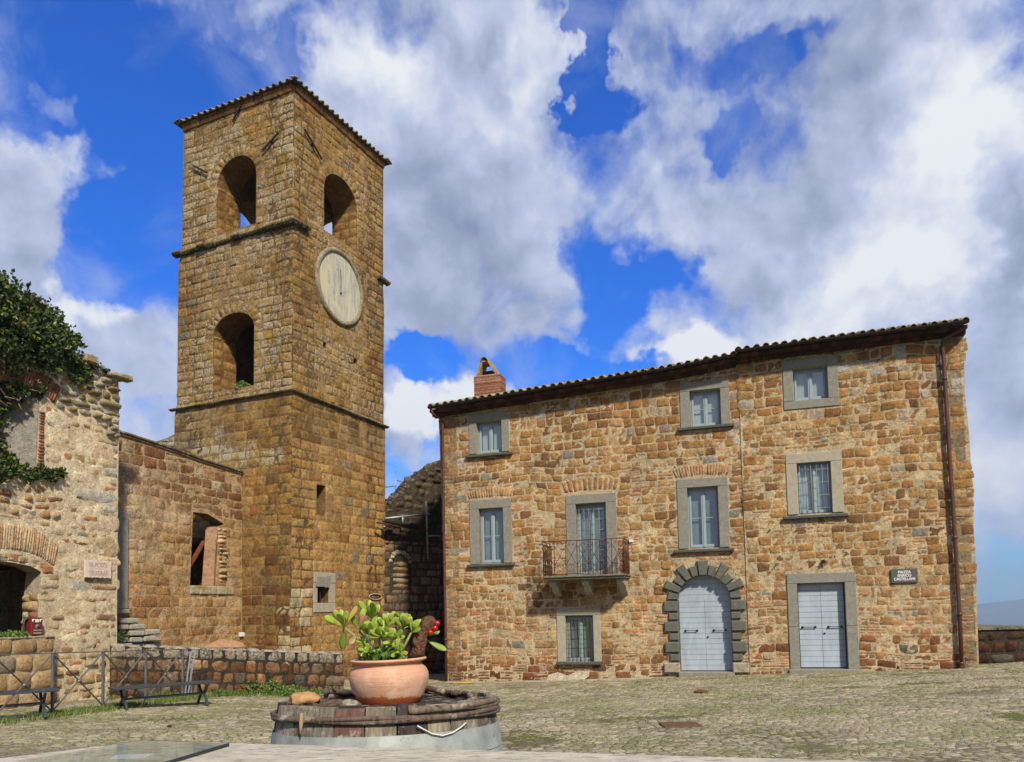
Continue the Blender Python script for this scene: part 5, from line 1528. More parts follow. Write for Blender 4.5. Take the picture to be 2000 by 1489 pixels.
# telephone
tr_ = avg_rect(RF, (57, 1213), (80, 1215), (80, 1242), (57, 1243)); tz = lz + .03
pu0, pu1 = RF.hit(57, 1240, .15)[0], RF.hit(80, 1240, .15)[0]; ph = .36
tel = empty('telephone', tuple(RF.pt((pu0+pu1)/2, tz, .12)), 'old dark red wall telephone standing on the stone ledge of the ruin', 'telephone')
mb = MB(); box_uv(mb, RF, pu0, tz, pu1, tz+ph, .02, .20, (.5, .5, .5, 1), .012); mb.build('body', paint_mat('dark_red_enamel', (.16, .018, .014), .3, 0, .15, 10, .03, spec=.5), tel)
um = (pu0+pu1)/2; mb = MB()
mb.tube([RF.pt(um, tz+.17, .20), RF.pt(um, tz+.17, .225)], .052, 16, (.12, .13, .13, 1)); mb.tube([RF.pt(um, tz+.17, .225), RF.pt(um, tz+.17, .235)], .018, 12, (.03, .03, .03, 1))
mb.build('dial', MAT['attr'], tel)
mb = MB(); box_uv(mb, RF, um-.045, tz+.26, um+.04, tz+.325, .20, .208, (.62, .68, .6, 1)); mb.build('label_card', MAT['attr'], tel)
for s_ in (-1, 1):
    mb = MB(); mb.tube([RF.pt(um+s_*.088, tz+.295, .20), RF.pt(um+s_*.088, tz+.295, .215)], .033, 14, (.7, .7, .66, 1)); mb.tube([RF.pt(um+s_*.088, tz+.295, .214), RF.pt(um+s_*.088, tz+.295, .222)], .018, 12, (.02, .02, .02, 1)); mb.build('bell', MAT['attr'], tel)
mb = MB(); box_uv(mb, RF, um-.08, tz+.095, um+.09, tz+.108, .20, .215, (.5, .48, .45, 1)); box_uv(mb, RF, um-.08, tz+.035, um+.09, tz+.05, .20, .215, (.5, .48, .45, 1)); box_uv(mb, RF, um-.08, tz+.055, um+.09, tz+.09, .20, .206, (.12, .03, .04, 1)); mb.build('coin_tray', MAT['attr'], tel)
mb = MB(); hx = pu0-.06
mb.tube([RF.pt(hx+.02, tz+.35, .11), RF.pt(hx-.02, tz+.30, .11), RF.pt(hx-.035, tz+.20, .11), RF.pt(hx-.03, tz+.10, .11), RF.pt(hx, tz+.05, .11)], [.03, .022, .018, .022, .032], 10, (.035, .045, .05, 1))
mb.tube([RF.pt(hx-.01, tz+.33, .11), RF.pt(hx+.05, tz+.34, .11)], [.03, .036], 12, (.035, .045, .05, 1)); mb.tube([RF.pt(hx-.01, tz+.06, .11), RF.pt(hx+.05, tz+.05, .11)], [.03, .036], 12, (.035, .045, .05, 1))
mb.build('handset', MAT['attr'], tel)

# ================================================================== SIDE WALL between ruin and tower
wx = TL.hit(475, 1150)[0]; Wd = -A_
WF = Face(TL.pt(wx, 0), A_, (0, 0, 1), -L_)     # u=0 at tower, negative toward camera
side = empty('side_wall', tuple(WF.pt(-2, 0)), 'roofless tufa side wall with a broken window between the ruin and the tower', 'wall')
wt = [WF.hit(*p) for p in ((475, 928), (400, 905), (330, 880), (260, 858), (228, 848))]
wl_u = WF.hit(229, 1200)[0] - 2.5
wol = [(wl_u, -1.2), (0, -1.2), (0, wt[0][1])] + wt[1:] + [(wl_u, wt[-1][1]+.15)]
wh = [WF.hit(*p) for p in ((371, 1143), (420, 1145), (424, 1080), (428, 1030), (438, 1024), (406, 1004), (377, 1000), (374, 1070))]
wh = [(wh[0][0], (wh[0][1]+wh[1][1])/2)] + [(wh[1][0], (wh[0][1]+wh[1][1])/2)] + wh[2:]
mb = MB(); rng = random.Random(71)
shell(mb, WF, wol, [wh], (.38, .27, .15, .4), .42, hcol=(.20, .13, .08, .6))
vt2 = max(p[1] for p in wol)
B = courses(wol, [wh], -1.2, vt2, lambda v: rng.uniform(.24, .34), lambda u, v, h: rng.uniform(.28, .55), rng)
spal = [(3, (.33, .19, .075)), (3, (.37, .22, .095)), (1.5, (.27, .14, .055)), (1, (.42, .28, .15))]; dpal = [(2, (.25, .13, .06)), (2, (.20, .10, .045)), (1.3, (.33, .20, .10)), (1, (.42, .33, .21))]
zw = ztop(sorted(wt))
cols = []
for x in B:
    u, v = (x[0]+x[1])/2, (x[2]+x[3])/2
    cols.append(pick(dpal if zw(u)-v < 1.5 else spal, rng, .12))
wm = WF.hit(300, 1050)
def tintW(u, v, c):
    c = c.copy(); k = np.clip(.9 + 1.1*fbm(u*.9, v*.9, 5.) - np.abs(u-wm[0]+1.2)*.35 - np.abs(v-wm[1]-.6)*.45, 0, .8)[:, None]
    c[:, :3] = c[:, :3]*(1-k) + np.array([.52, .42, .28])*k
    k = np.clip(1.2*fbm(u*.8, v*.8, 15.) + .2 - np.clip(zw(0)-1.2-v, 0, 9)*.8, 0, .6)[:, None]
    c[:, :3] = c[:, :3]*(1-k) + np.array([.15, .065, .03])*k
    return c
blocks(mb, WF, np.array(B), np.array(cols), gap=.006, protr=.010, prv=1., jit=.018, rnd=.15, rough=.014, sink=.008, lich=lambda u, v: np.clip(.1+.3*fbm(u, v, 3.), 0, 1), warp=.05, seed=71, tint=tintW, edge=.035)
mb.build('wall', MAT['tower'], side)
mb = MB()
for i in range(26):      # thin tile coping on top
    f0, f1 = i/26, (i+1)/26; a = wl_u + (0-wl_u)*f0; b = wl_u + (0-wl_u)*f1; z0_ = zw(a); z1_ = zw(b)
    for (dz0, dz1, pr_o, cc) in ((0, .05, .05, (.18, .10, .06)), (.055, .10, .09, (.13, .09, .06))):
        mb.hexa([WF.pt(a+.006, z0_+dz0, -.8), WF.pt(b-.006, z1_+dz0, -.8), WF.pt(b-.006, z1_+dz0, pr_o), WF.pt(a+.006, z0_+dz0, pr_o),
                 WF.pt(a+.006, z0_+dz1, -.8), WF.pt(b-.006, z1_+dz1, -.8), WF.pt(b-.006, z1_+dz1, pr_o), WF.pt(a+.006, z0_+dz1, pr_o)], pick([(1, cc)], rng, .25), .3)
mb.build('coping', MAT['tile'], side)
# splayed plaster reveal with a leaning timber
mb = MB(); rng = random.Random(72)
a = wh[1]; b = wh[3]
V = [WF.pt(a[0]+.03, a[1]-.02, .0), WF.pt(b[0]+.03, b[1]+.02, .0), WF.pt(b[0]-.16, b[1]+.02, -.36), WF.pt(a[0]-.16, a[1]-.02, -.36)]
mb.add(V, [(0, 1, 2, 3)], (.40, .24, .15, .3))
mb.build('window_reveal', MAT['plaster'], side)
mb = MB(); ru = [WF.hit(426, 1143)[0], WF.hit(443, 1143)[0]]
B = courses(rect(ru[0], a[1], ru[1], b[1]), [], a[1], b[1], lambda v: rng.uniform(.08, .18), lambda u, v, h: rng.uniform(.12, .3), rng)
blocks(mb, WF, np.array(B), np.array([pick([(2, (.42, .30, .18)), (2, (.50, .40, .26)), (1, (.35, .16, .08))], rng) for _ in B]), gap=.012, protr=.07, prv=.8, rnd=.7, jit=.03, rough=.03, seed=73)
s0, s1 = WF.hit(370, 1146), WF.hit(456, 1165)
for i in range(5):
    uu = s0[0] + (s1[0]-s0[0])*i/5; mb.box(WF.pt(uu, a[1]-.26, -.3), A_*((s1[0]-s0[0])/5-.015), Vector((0, 0, .25)), -L_*(.35+.02*(i % 2)), (.22, .19, .13, .9), .03, .7)
mb.build('sill', MAT['tower'], side)
mb = MB(); mb.bar(WF.pt(wh[0][0]+.05, a[1]+.05, -.5), WF.pt(wh[0][0]+1.0, a[1]+1.35, -.5), .14, .05, (.16, .05, .025, 1)); mb.build('leaning_board', MAT['wood'], side)
# dark room behind the window
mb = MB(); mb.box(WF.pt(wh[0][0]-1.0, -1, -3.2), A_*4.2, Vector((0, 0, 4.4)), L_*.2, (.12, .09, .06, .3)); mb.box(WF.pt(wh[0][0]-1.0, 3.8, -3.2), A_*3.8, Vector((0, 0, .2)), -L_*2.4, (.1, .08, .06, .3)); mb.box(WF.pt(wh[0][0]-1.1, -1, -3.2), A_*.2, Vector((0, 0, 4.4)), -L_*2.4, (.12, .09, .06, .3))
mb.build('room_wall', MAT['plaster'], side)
# grey pilaster strip
p0 = WF.hit(225, 1190); p1 = WF.hit(243.5, 1190); pz = WF.hit(234, 1000)[1]
mb = MB(); box_uv(mb, WF, p0[0]-.1, p0[1], p1[0], pz, -.02, .14, (.5, .5, .5, 1), .02); box_uv(mb, WF, p0[0]-.12, p0[1]-.12, p1[0]+.03, p0[1]-.005, -.02, .17, (.5, .5, .5, 1), .02)
mb.build('pilaster', MAT['grey_stone'], side)
# little white box
a = WF.hit(469.8, 1240); mb = MB(); box_uv(mb, WF, a[0]-.09, a[1]-.06, a[0]+.09, a[1]+.07, .0, .09, (.5, .5, .5, 1), .01)
o_ = tag(mb.build('junction_box', MAT['white'], loc=WF.pt(a[0], a[1])), 'small white junction box low on the side wall beside the tower', 'junction box')
# higher ruin fragment behind the side wall, left of the tower
mb = MB(); FF = Face(at_depth(293, 900, 29) * 1.0, Vector((1, 0, 0)), (0, 0, 1), (0, -1, 0)); FF.o.z = 0
pl = [FF.hit(*p) for p in ((270, 1150), (360, 1150), (360, 846), (341, 848), (326, 856), (306, 862), (292, 870), (280, 880))]
shell(mb, FF, pl, [], (.2, .17, .12, .5), .6); rng = random.Random(74); v0_ = pl[0][1]
B = courses(pl, [], v0_, max(p[1] for p in pl), lambda v: rng.uniform(.18, .3), lambda u, v, h: rng.uniform(.25, .5), rng)
blocks(mb, FF, np.array(B), np.array([pick([(1, (.2, .17, .12)), (1, (.24, .19, .12))], rng) for _ in B]), gap=.012, protr=.05, rnd=.5, seed=74, lich=.5)
tag(mb.build('ruin_fragment', MAT['dark_wall'], loc=(FF.pt(pl[0][0], pl[0][1]))), 'weathered grey ruin fragment peeping above the side wall left of the tower', 'ruin')

# ================================================================== LOW WALL
def ground_hit(px, py, dz=0.):
    d = ray(px, py); t = 3.
    while t < 60:
        p = CAM + d*t
        if p.z <= zgf(p.x, p.y) + dz: break
        t += .05
    lo, hi = t-.05, t
    for _ in range(12):
        m_ = (lo+hi)/2; p = CAM + d*m_
        if p.z <= zgf(p.x, p.y) + dz: hi = m_
        else: lo = m_
    return CAM + d*hi
K1 = ground_hit(671, 1352); K2 = ground_hit(215, 1364); Kd = Vector((K1.x-K2.x, K1.y-K2.y, 0)).normalized()
KF = Face((K1.x, K1.y, 0), Kd, (0, 0, 1), Vector((Kd.y, -Kd.x, 0)))
ktop = [KF.hit(*p) for p in ((671, 1275), (440, 1267), (230, 1260), (215, 1259))]
low = empty('low_wall', tuple(KF.pt(-4, zgf(*KF.pt(-4, 0).xy))), 'low dark mottled tufa block wall with white lichened top in front of the tower', 'wall')
kl = ktop[-1][0]; kz = sum(p[1] for p in ktop[:3])/3
zk = ztop(sorted(ktop))
mb = MB(); rng = random.Random(75)
kol = [(kl, -1.3), (0, -1.3), (0, ktop[0][1]-.03), (kl, ktop[-1][1]-.03)]
shell(mb, KF, kol, [], (.045, .035, .025, .8), .5)
B = []; cols = []
kpal = [(3, (.15, .072, .034)), (3, (.20, .105, .05)), (2, (.10, .05, .027)), (1.5, (.17, .12, .075)), (.8, (.27, .16, .08)), (.8, (.10, .085, .065))]
tpal = [(2, (.20, .155, .10)), (2, (.15, .12, .08)), (1, (.25, .17, .10))]
hts = [.28, .28, .28, .28, .3, .3, .3]
for r_, h in enumerate(hts):
    u = kl
    while u < -.02:
        wd = rng.uniform(.24, .44) if rng.random() > .2 else rng.uniform(.14, .2)
        u1_ = min(u+wd, 0)
        if 0-u1_ < .12: u1_ = 0
        f = lambda uu: zk(uu) - .0 - sum(hts[:r_])
        B.append([(u, f(u)-h), (u1_, f(u1_)-h), (u1_, f(u1_)), (u, f(u))]); cols.append(pick(tpal if r_ == 0 else kpal, rng, .2)); u = u1_
B = np.array(B)
blocks(mb, KF, B, np.array(cols), gap=.002, protr=.028, prv=.7, jit=.016, rnd=.22, rough=.022, sink=.012, lich=lambda u, v: np.where(v > np.interp(u, [kl, 0], [ktop[-1][1], ktop[0][1]])-.30, .42, .05+.3*vn(u, v, 1.)), warp=.03, seed=75, edge=.06)
tf = Face(KF.pt(0, 0), Kd, -KF.n, (0, 0, 1))
nb = 16; Q = []; cc = []
for i in range(nb):
    a = kl + (0-kl)*i/nb; b = kl + (0-kl)*(i+1)/nb; Q.append([(a, -.02), (b, -.02), (b, .5), (a, .5)]); cc.append(pick(tpal, rng))
blocks(mb, Face(KF.pt(0, ktop[0][1]-.03), Kd + Vector((0, 0, (ktop[0][1]-ktop[-1][1])/(-kl))), -KF.n, (0, 0, 1)), np.array(Q), np.array(cc), gap=.008, protr=.035, rnd=.3, lich=.8, seed=76, rough=.015)
EFk = Face(KF.pt(0, 0), -KF.n, (0, 0, 1), Kd)
B = courses(rect(0, -1.2, .5, ktop[0][1]-.02), [], -1.2, ktop[0][1]-.02, lambda v: .33, lambda u, v, h: .26, rng); blocks(mb, EFk, np.array(B), np.array([pick(kpal, rng) for _ in B]), gap=.014, protr=.04, rnd=.4, seed=77, lich=.3)
mb.build('wall', MAT['dark_wall'], low)
# grey rubble heap and steps behind the low wall
mb = MB(); rng = random.Random(78)
h0 = WF.hit(226, 1210); h1 = WF.hit(298, 1240)
for r_ in range(7):
    z = h0[1]+.05 - r_*.16; ue = h0[0] + (h1[0]-h0[0])*(.25+.75*min(1, r_/4)) ; u = h0[0]-.3
    while u < ue:
        wd = rng.uniform(.2, .5); mb.box(WF.pt(u, z-.16, -.05), A_*(wd-.02)+Vector((0, 0, rng.uniform(-.02, .02))), Vector((0, 0, .14)), -L_*rng.uniform(.35, .6), pick([(2, (.26, .22, .15)), (1, (.32, .28, .2)), (1, (.16, .13, .09))], rng), .03, .8); u += wd
tag(mb.build('rubble_heap', MAT['dark_wall'], loc=WF.pt(h0[0], h0[1]-1)), 'grey lichened rubble masonry heap against the side wall beside the pilaster', 'rubble')
a = KF.hit(435, 1262, -.25)
mb = MB()
V = []; P = [(-.48, 0), (-.2, .0), (.25, -.02), (.5, .0), (.42, .10), (.15, .17), (-.05, .19), (-.3, .08)]
for d in (0, -.3): V += [KF.pt(a[0]+x, a[1]+y-.02, -.1+d) for x, y in P]
n_ = len(P); mb.add(V, [tuple(range(n_)), tuple(reversed(range(n_, 2*n_)))] + [(i, i+n_, (i+1) % n_+n_, (i+1) % n_) for i in range(n_)], (.40, .24, .14, 1), .5)
tag(mb.build('flat_stone', MAT['plain_stone'], loc=KF.pt(a[0], a[1], -.2)), 'flat reddish broken stone slab lying on top of the low wall', 'stone')

# ================================================================== REAR WALL in the passage
def vsolve(x, y, Y): p = at_depth(x, y, Y); return p
B0 = FB1.pt(-.0, 0, .0); B0.z = 0
Bd = Vector((.66, .75, 0)).normalized(); BF = Face(B0, Bd, (0, 0, 1), Vector((Bd.y, -Bd.x, 0)))
rear = empty('rear_ruined_wall', tuple(BF.pt(1, zgf(*BF.pt(1, 0).xy))), 'dark ruined rubble wall with bricked niche in the passage behind tower and house', 'ruin')
tpx = [(880, 895), (866, 900), (858, 905), (840, 918), (820, 930), (806, 945), (795, 960), (787, 968), (775, 972), (768, 985), (752, 988)]
tpb = [BF.hit(*p) for p in tpx]
bol = [(-.2, -2.0), (tpb[0][0]+3, -2.0), (tpb[0][0]+3, tpb[0][1]+1)] + tpb + [(-.2, tpb[-1][1])]
nzc = [BF.hit(*p) for p in ((768, 1150), (799, 1150), (800, 1100), (796, 1085), (785, 1078), (774, 1083), (768, 1100))]
mb = MB(); rng = random.Random(79)
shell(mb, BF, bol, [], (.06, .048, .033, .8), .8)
nring = arch(nzc[0][0]-.12, nzc[1][0]+.1, nzc[0][1], nzc[6][1], nzc[4][1]+.1)
B = courses(bol, [nring], -2.0, max(p[1] for p in bol), lambda v: rng.uniform(.26, .34) if v < 4 else rng.uniform(.12, .30), lambda u, v, h: rng.uniform(.2, .6), rng)
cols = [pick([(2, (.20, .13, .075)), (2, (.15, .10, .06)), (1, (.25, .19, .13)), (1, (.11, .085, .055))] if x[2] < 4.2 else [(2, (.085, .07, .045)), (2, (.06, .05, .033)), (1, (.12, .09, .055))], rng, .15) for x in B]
B = np.array(B); cols = np.array(cols); hi = B[:, 3] > 4.2
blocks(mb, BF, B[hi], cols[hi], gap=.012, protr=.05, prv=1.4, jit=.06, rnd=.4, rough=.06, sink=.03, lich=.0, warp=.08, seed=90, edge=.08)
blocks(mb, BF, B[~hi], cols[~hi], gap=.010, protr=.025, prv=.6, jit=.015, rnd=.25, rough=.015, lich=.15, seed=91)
for i in range(70):     # loose stones and scrub on the broken crest
    f = rng.random(); k3 = min(int(f*(len(tpb)-1)), len(tpb)-2); g3 = f*(len(tpb)-1)-k3
    uu = tpb[k3][0]+(tpb[k3+1][0]-tpb[k3][0])*g3; vv3 = tpb[k3][1]+(tpb[k3+1][1]-tpb[k3][1])*g3; s3 = rng.uniform(.10, .32); th = rng.uniform(-.6, .6)
    ax3 = (Bd*math.cos(th)+BF.n*math.sin(th)).normalized(); ay3 = Vector((-ax3.y, ax3.x, 0))
    mb.box(BF.pt(uu-s3*.6, vv3-s3*.5-rng.uniform(0, .12), -rng.uniform(0, .5)), ax3*s3*1.4+Vector((0, 0, rng.uniform(-.06, .06))), ay3*s3, Vector((rng.uniform(-.05, .05), 0, s3*rng.uniform(.4, .9))), pick([(2, (.10, .08, .05)), (1, (.14, .11, .07)), (1, (.06, .05, .035))], rng, .2), s3*.18, .3)
rg = ring(nzc[0][0], nzc[1][0]-.02, nzc[6][1], nzc[4][1]-.1, .2, 9)
blocks(mb, BF, rg, np.array([pick([(1, (.38, .34, .26))], rng) for _ in rg]), gap=.006, protr=.08, rnd=.2, seed=92)
blocks(mb, BF, np.array([(nzc[0][0]-.02, nzc[1][0]-.02, nzc[0][1]+.2*k2, nzc[0][1]+.2*k2+.18) for k2 in range(5)]), np.array([pick([(1, (.34, .28, .2)), (1, (.3, .2, .1))], rng) for _ in range(5)]), gap=.01, protr=.04, rnd=.7, jit=.05, seed=93, rough=.03)
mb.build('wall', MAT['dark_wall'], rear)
# far closing wall of the passage
mb = MB(); e0 = BF.pt(3.2, -2, -.0)
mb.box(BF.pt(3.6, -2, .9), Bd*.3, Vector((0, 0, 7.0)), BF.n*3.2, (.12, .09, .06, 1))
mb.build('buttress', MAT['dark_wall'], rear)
# scaffolding in the passage
def tubes(name, label, segs, r=.028, loc=None, group=None):
    o_ = empty(name, loc or tuple(segs[0][0]), label, 'scaffolding')
    for a, b in segs:
        mb = MB(); mb.tube([a, b], r, 8); mb.build('pole', MAT['scaf'], o_)
    return o_
def at(px, py, off=.35): a = BF.hit(px, py, off); return BF.pt(a[0], a[1], off)
sca = tubes('scaffolding', 'grey scaffold tubes with a tilted dark board fixed in the dark passage', [(at(832, 980), at(836, 1092)), (at(752, 1013), at(838, 1004)), (at(786, 1006), at(787, 1028)), (at(748, 1030), at(772, 1026)), (at(838, 1047), at(860, 1047))], .035)
mb = MB(); mb.bar(at(751, 1018, .45), at(820, 1031, .45), .22, .06); mb.build('board', MAT['dark_iron'], sca)
mb = MB(); mb.bar(at(736, 1021, .55), at(860, 1042, .3), .05, .05); mb.build('beam', MAT['iron'], sca)
def at2(px, py): return at_depth(px, py, 42)
tubes('scaffolding', 'thin pale scaffold frame against the sky behind the ruined wall', [(at2(773, 920), at2(773, 985)), (at2(802, 928), at2(802, 975)), (at2(775, 938), at2(804, 948)), (at2(745, 953), at2(797, 946)), (at2(775, 962), at2(785, 942)), (at2(785, 942), at2(797, 952)), (at2(752, 977), at2(770, 979)), (at2(752, 981), at2(770, 981)), (at2(843, 908), at2(843, 925)), (at2(773, 985), at2(773, 1240)), (at2(802, 975), at2(802, 1240))], .03)

# ================================================================== PARAPET on the right
pL = ground_hit(1908, 1298); pz = at_depth(1912, 1226, pL.y).z
QF = Face((pL.x-.6, pL.y+.05, 0), Vector((1, 0, 0)), (0, 0, 1), (0, -1, 0))
par = empty('parapet_wall', (pL.x+3, pL.y, 0), 'dark stone parapet wall running right from the house corner', 'wall')
mb = MB(); rng = random.Random(80)
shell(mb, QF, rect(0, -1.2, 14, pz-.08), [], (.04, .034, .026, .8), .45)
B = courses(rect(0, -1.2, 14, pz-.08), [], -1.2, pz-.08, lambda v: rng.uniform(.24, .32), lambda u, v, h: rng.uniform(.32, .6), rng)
blocks(mb, QF, np.array(B), np.array([pick([(3, (.048, .026, .015)), (2, (.038, .025, .016)), (1, (.06, .052, .036)), (.7, (.07, .028, .015))], rng, .25) for _ in B]), gap=.018, protr=.05, rnd=.5, rough=.02, sink=.03, lich=.1, warp=.03, seed=94)  # blocks in very dark brown stone colours
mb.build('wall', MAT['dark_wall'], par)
mb = MB()
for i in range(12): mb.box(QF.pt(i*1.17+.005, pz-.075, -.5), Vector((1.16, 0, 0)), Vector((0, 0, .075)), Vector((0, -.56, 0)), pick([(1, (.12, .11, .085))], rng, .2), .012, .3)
mb.build('coping', MAT['dark_wall'], par)

# ================================================================== FENCE
fp = [ground_hit(102, 1399), ground_hit(199, 1386), ground_hit(283, 1376), ground_hit(357, 1366)]
dir_f = (fp[3]-fp[0]); dir_f.z = 0
xs_ = [p.x for p in fp]; ys_ = [p.y for p in fp]
f0 = fp[0]; f3 = fp[3]; step = (f3-f0)/3
fence = empty('fence', tuple(f0), 'grey iron fence of crossed braces behind the two benches', 'fence')
def fpt(k_, z): p = f0 + step*k_; return Vector((p.x, p.y, zgf(p.x, p.y)+z))
FHt = 1.12
for k2 in range(-5, 4):
    mb = MB(); b = fpt(k2, -.1); mb.bar(b, fpt(k2, FHt), .042, .042); mb.build('post', MAT['fence'], fence)
for k2 in range(-5, 3):
    mb = MB(); mb.bar(fpt(k2, FHt-.01), fpt(k2+1, FHt-.01), .022, .022); mb.build('top_rail', MAT['fence'], fence)
    mb = MB(); mb.bar(fpt(k2, .07), fpt(k2+1, .07), .014, .014); mb.build('bottom_rail', MAT['fence'], fence)
    for s_ in (0, 1):
        mb = MB(); a, b = (fpt(k2+.03, FHt-.06), fpt(k2+.97, .10)) if s_ else (fpt(k2+.03, .10), fpt(k2+.97, FHt-.06))
        off = Vector((.012 if s_ else -.012, 0, 0)); mb.bar(a+off, b+off, .03, .012); mb.build('brace', MAT['fence'], fence)
    mb = MB(); c2 = fpt(k2+.5, (FHt+.04)/2); mb.tube([c2-Vector((.03, -.015, 0)), c2+Vector((.03, -.015, 0))], .034, 12); mb.build('boss', MAT['fence'], fence)
# loose barrier panel folded against the end of the fence
e_ = ground_hit(366, 1365)
bar_ = empty('barrier', tuple(e_), 'bundle of pale metal barrier panels leaning at the end of the iron fence', 'barrier')
for k2, (a, b) in enumerate((((360, 1366), (372, 1276)), ((366, 1365), (381, 1272)), ((373, 1363), (371, 1277)), ((376, 1360), (382, 1271)))):
    A = ground_hit(*a); Y_ = A.y; Bp = at_depth(b[0], b[1], Y_+.05); mb = MB(); mb.bar(A, Bp, .04, .03); mb.build('frame_bar', MAT['scaf'], bar_)
mb = MB(); mb.bar(at_depth(360, 1278, e_.y), at_depth(383, 1270, e_.y+.1), .03, .03); mb.build('frame_bar', MAT['scaf'], bar_)

# ================================================================== BENCHES
def make_bench(loc, ang, label, Lb):
    o_ = empty('bench', (0, 0, 0), label, 'bench', 'benches along the fence')
    hz_ = .46
    def P(x, y, z): return Vector((x, y, z))
    mb = MB()
    for y in (-.22, -.075, .07, .215): mb.box(P(-Lb/2, y-.05, hz_-.035), P(Lb, 0, 0), P(0, .125, 0), P(0, 0, .035), bev=.006)
    mb.build('seat', MAT['bench'], o_)
    for x in (-Lb/2+.22, Lb/2-.22):
        mb = MB()
        # two opposed arcs back to back: upper cradle, lower arch
        for dx in (0,):
            up = [P(x, -.29 + .58*i/12 - .0, hz_-.035 - .21*math.sin(PI*i/12)) for i in range(13)]
            lo = [P(x, -.32 + .64*i/12, .0 + .235*math.sin(PI*i/12)) for i in range(13)]
            for pl_ in (up, lo):
                for i in range(12): mb.bar(pl_[i], pl_[i+1] + (pl_[i+1]-pl_[i])*.12, .045, .035)
        mb.build('leg', MAT['bench'], o_)
    mb = MB(); mb.box(P(-Lb/2+.22, -.03, .20), P(Lb-.44, 0, 0), P(0, .06, 0), P(0, 0, .045), bev=.01); mb.build('stretcher', MAT['bench'], o_)
    o_.location = loc; o_.rotation_euler = (0, 0, ang)
    return o_
a = ground_hit(240, 1386); b = ground_hit(397, 1378); c2 = (a+b)/2; dv = b-a
make_bench((c2.x, c2.y, zgf(c2.x, c2.y)), math.atan2(dv.y, dv.x), 'dark grey backless bench nearer the low wall, shown whole', dv.length+.42)
a2 = ground_hit(84, 1403); dvn = dv.normalized(); c3 = a2 - dvn*(dv.length/2)
make_bench((c3.x, c3.y, zgf(c3.x, c3.y)), math.atan2(dv.y, dv.x), 'dark grey backless bench cut off by the left edge, beside the grassy fence foot', dv.length+.42)

# ================================================================== FOLIAGE
def leaves(mb, P, size, cols, rng, up=.3, cup=.25, shape='leaf', out=None):
    """P (N,3) positions; each leaf a folded 6-vertex blade"""
    n = len(P); rs = np.random.RandomState(rng.randint(0, 99999))
    d = rs.normal(size=(n, 3)); d[:, 2] += up
    if out is not None: d += out
    d /= np.linalg.norm(d, axis=1)[:, None]
    r = rs.normal(size=(n, 3)); s = np.cross(d, r); s /= np.linalg.norm(s, axis=1)[:, None]; nn = np.cross(s, d)
    sz = size*(.6+.8*rs.rand(n))[:, None]
    w = .42
    pts = [P, P+d*sz*.35+s*sz*w+nn*sz*cup, P+d*sz*.35-s*sz*w+nn*sz*cup, P+d*sz*.5, P+d*sz*.75+s*sz*w*.6+nn*sz*cup*.6, P+d*sz*.75-s*sz*w*.6+nn*sz*cup*.6, P+d*sz]
    V = np.stack(pts, 1).reshape(-1, 3)
    b = np.arange(n)[:, None]*7
    Fq = np.concatenate([b+np.array([[0, 1, 3, 3]]), ], 0)
    tri = np.concatenate([b+np.array([[0, 1, 3]]), b+np.array([[0, 3, 2]]), b+np.array([[1, 4, 3]]), b+np.array([[2, 3, 5]]), b+np.array([[3, 4, 6]]), b+np.array([[3, 6, 5]])], 0)
    c = np.repeat(cols, 7, 0)
    mb.add(V, tri, c, 0., False)
def leafcols(n, pal, rs):
    idx = rs.choice(len(pal), n, p=np.array([p[0] for p in pal])/sum(p[0] for p in pal))
    c = np.array([list(p[1])+[1.] for p in pal])[idx]; c[:, :3] *= rs.uniform(.7, 1.3, (n, 1)); return c
rs = np.random.RandomState(12); rngl = random.Random(5)
ivyp = [(4, (.022, .042, .010)), (3, (.05, .085, .018)), (2, (.10, .14, .03)), (1.3, (.19, .22, .05)), (.3, (.20, .12, .04))]
ivy = empty('ivy', tuple(RF.pt(-2.5, 4.5, .1)), 'thick dark green ivy heaped over the broken top and window of the ruin', 'ivy')
# clumps: photo-space outline turned into (u, z) on the ruin face, each clump a ball of leaves with real depth
cl = []
for (x, y, r, dp, dn) in [(8, 580, .62, -.1, 1), (-30, 580, .8, -.2, 1), (30, 610, .6, 0, 1), (60, 610, .50, -.2, 1), (85, 620, .42, -.1, 1), (100, 640, .40, -.1, 1), (20, 650, .6, .1, 1), (60, 660, .55, .15, 1), (-20, 650, .7, .1, 1), (125, 665, .32, -.1, 1), (140, 655, .26, -.15, .8), (152, 672, .20, -.1, .7),
                          (105, 685, .38, .12, 1), (75, 700, .38, .18, 1), (130, 700, .24, .12, .9), (150, 722, .17, .12, .8), (140, 740, .14, .12, .6), (165, 738, .13, .1, .6), (178, 712, .16, -.05, .8), (195, 722, .14, -.05, .8), (210, 732, .10, -.02, .6), (168, 706, .15, -.05, .7),
                          (5, 800, .40, -.5, 1), (-10, 870, .50, -.5, 1), (20, 870, .35, -.55, .9), (30, 905, .28, -.3, 1), (12, 920, .26, .0, 1), (55, 925, .2, .02, 1), (-20, 920, .35, .0, 1), (80, 922, .16, .05, .8), (100, 930, .12, .07, .7), (113, 925, .09, .07, .6), (15, 765, .30, -.4, 1), (50, 770, .22, -.35, 1), (55, 800, .14, -.45, .8), (58, 840, .20, -.7, 1), (40, 850, .30, -.75, 1), (50, 890, .28, -.6, 1), (5, 830, .35, -.8, 1), (30, 760, .2, .0, .9), (75, 760, .15, .0, .8), (10, 700, .4, .12, .7)]:
    a = RF.hit(x, y); cl.append((a[0], a[1], r, dp, dn))
mb = MB(); mbs = MB()
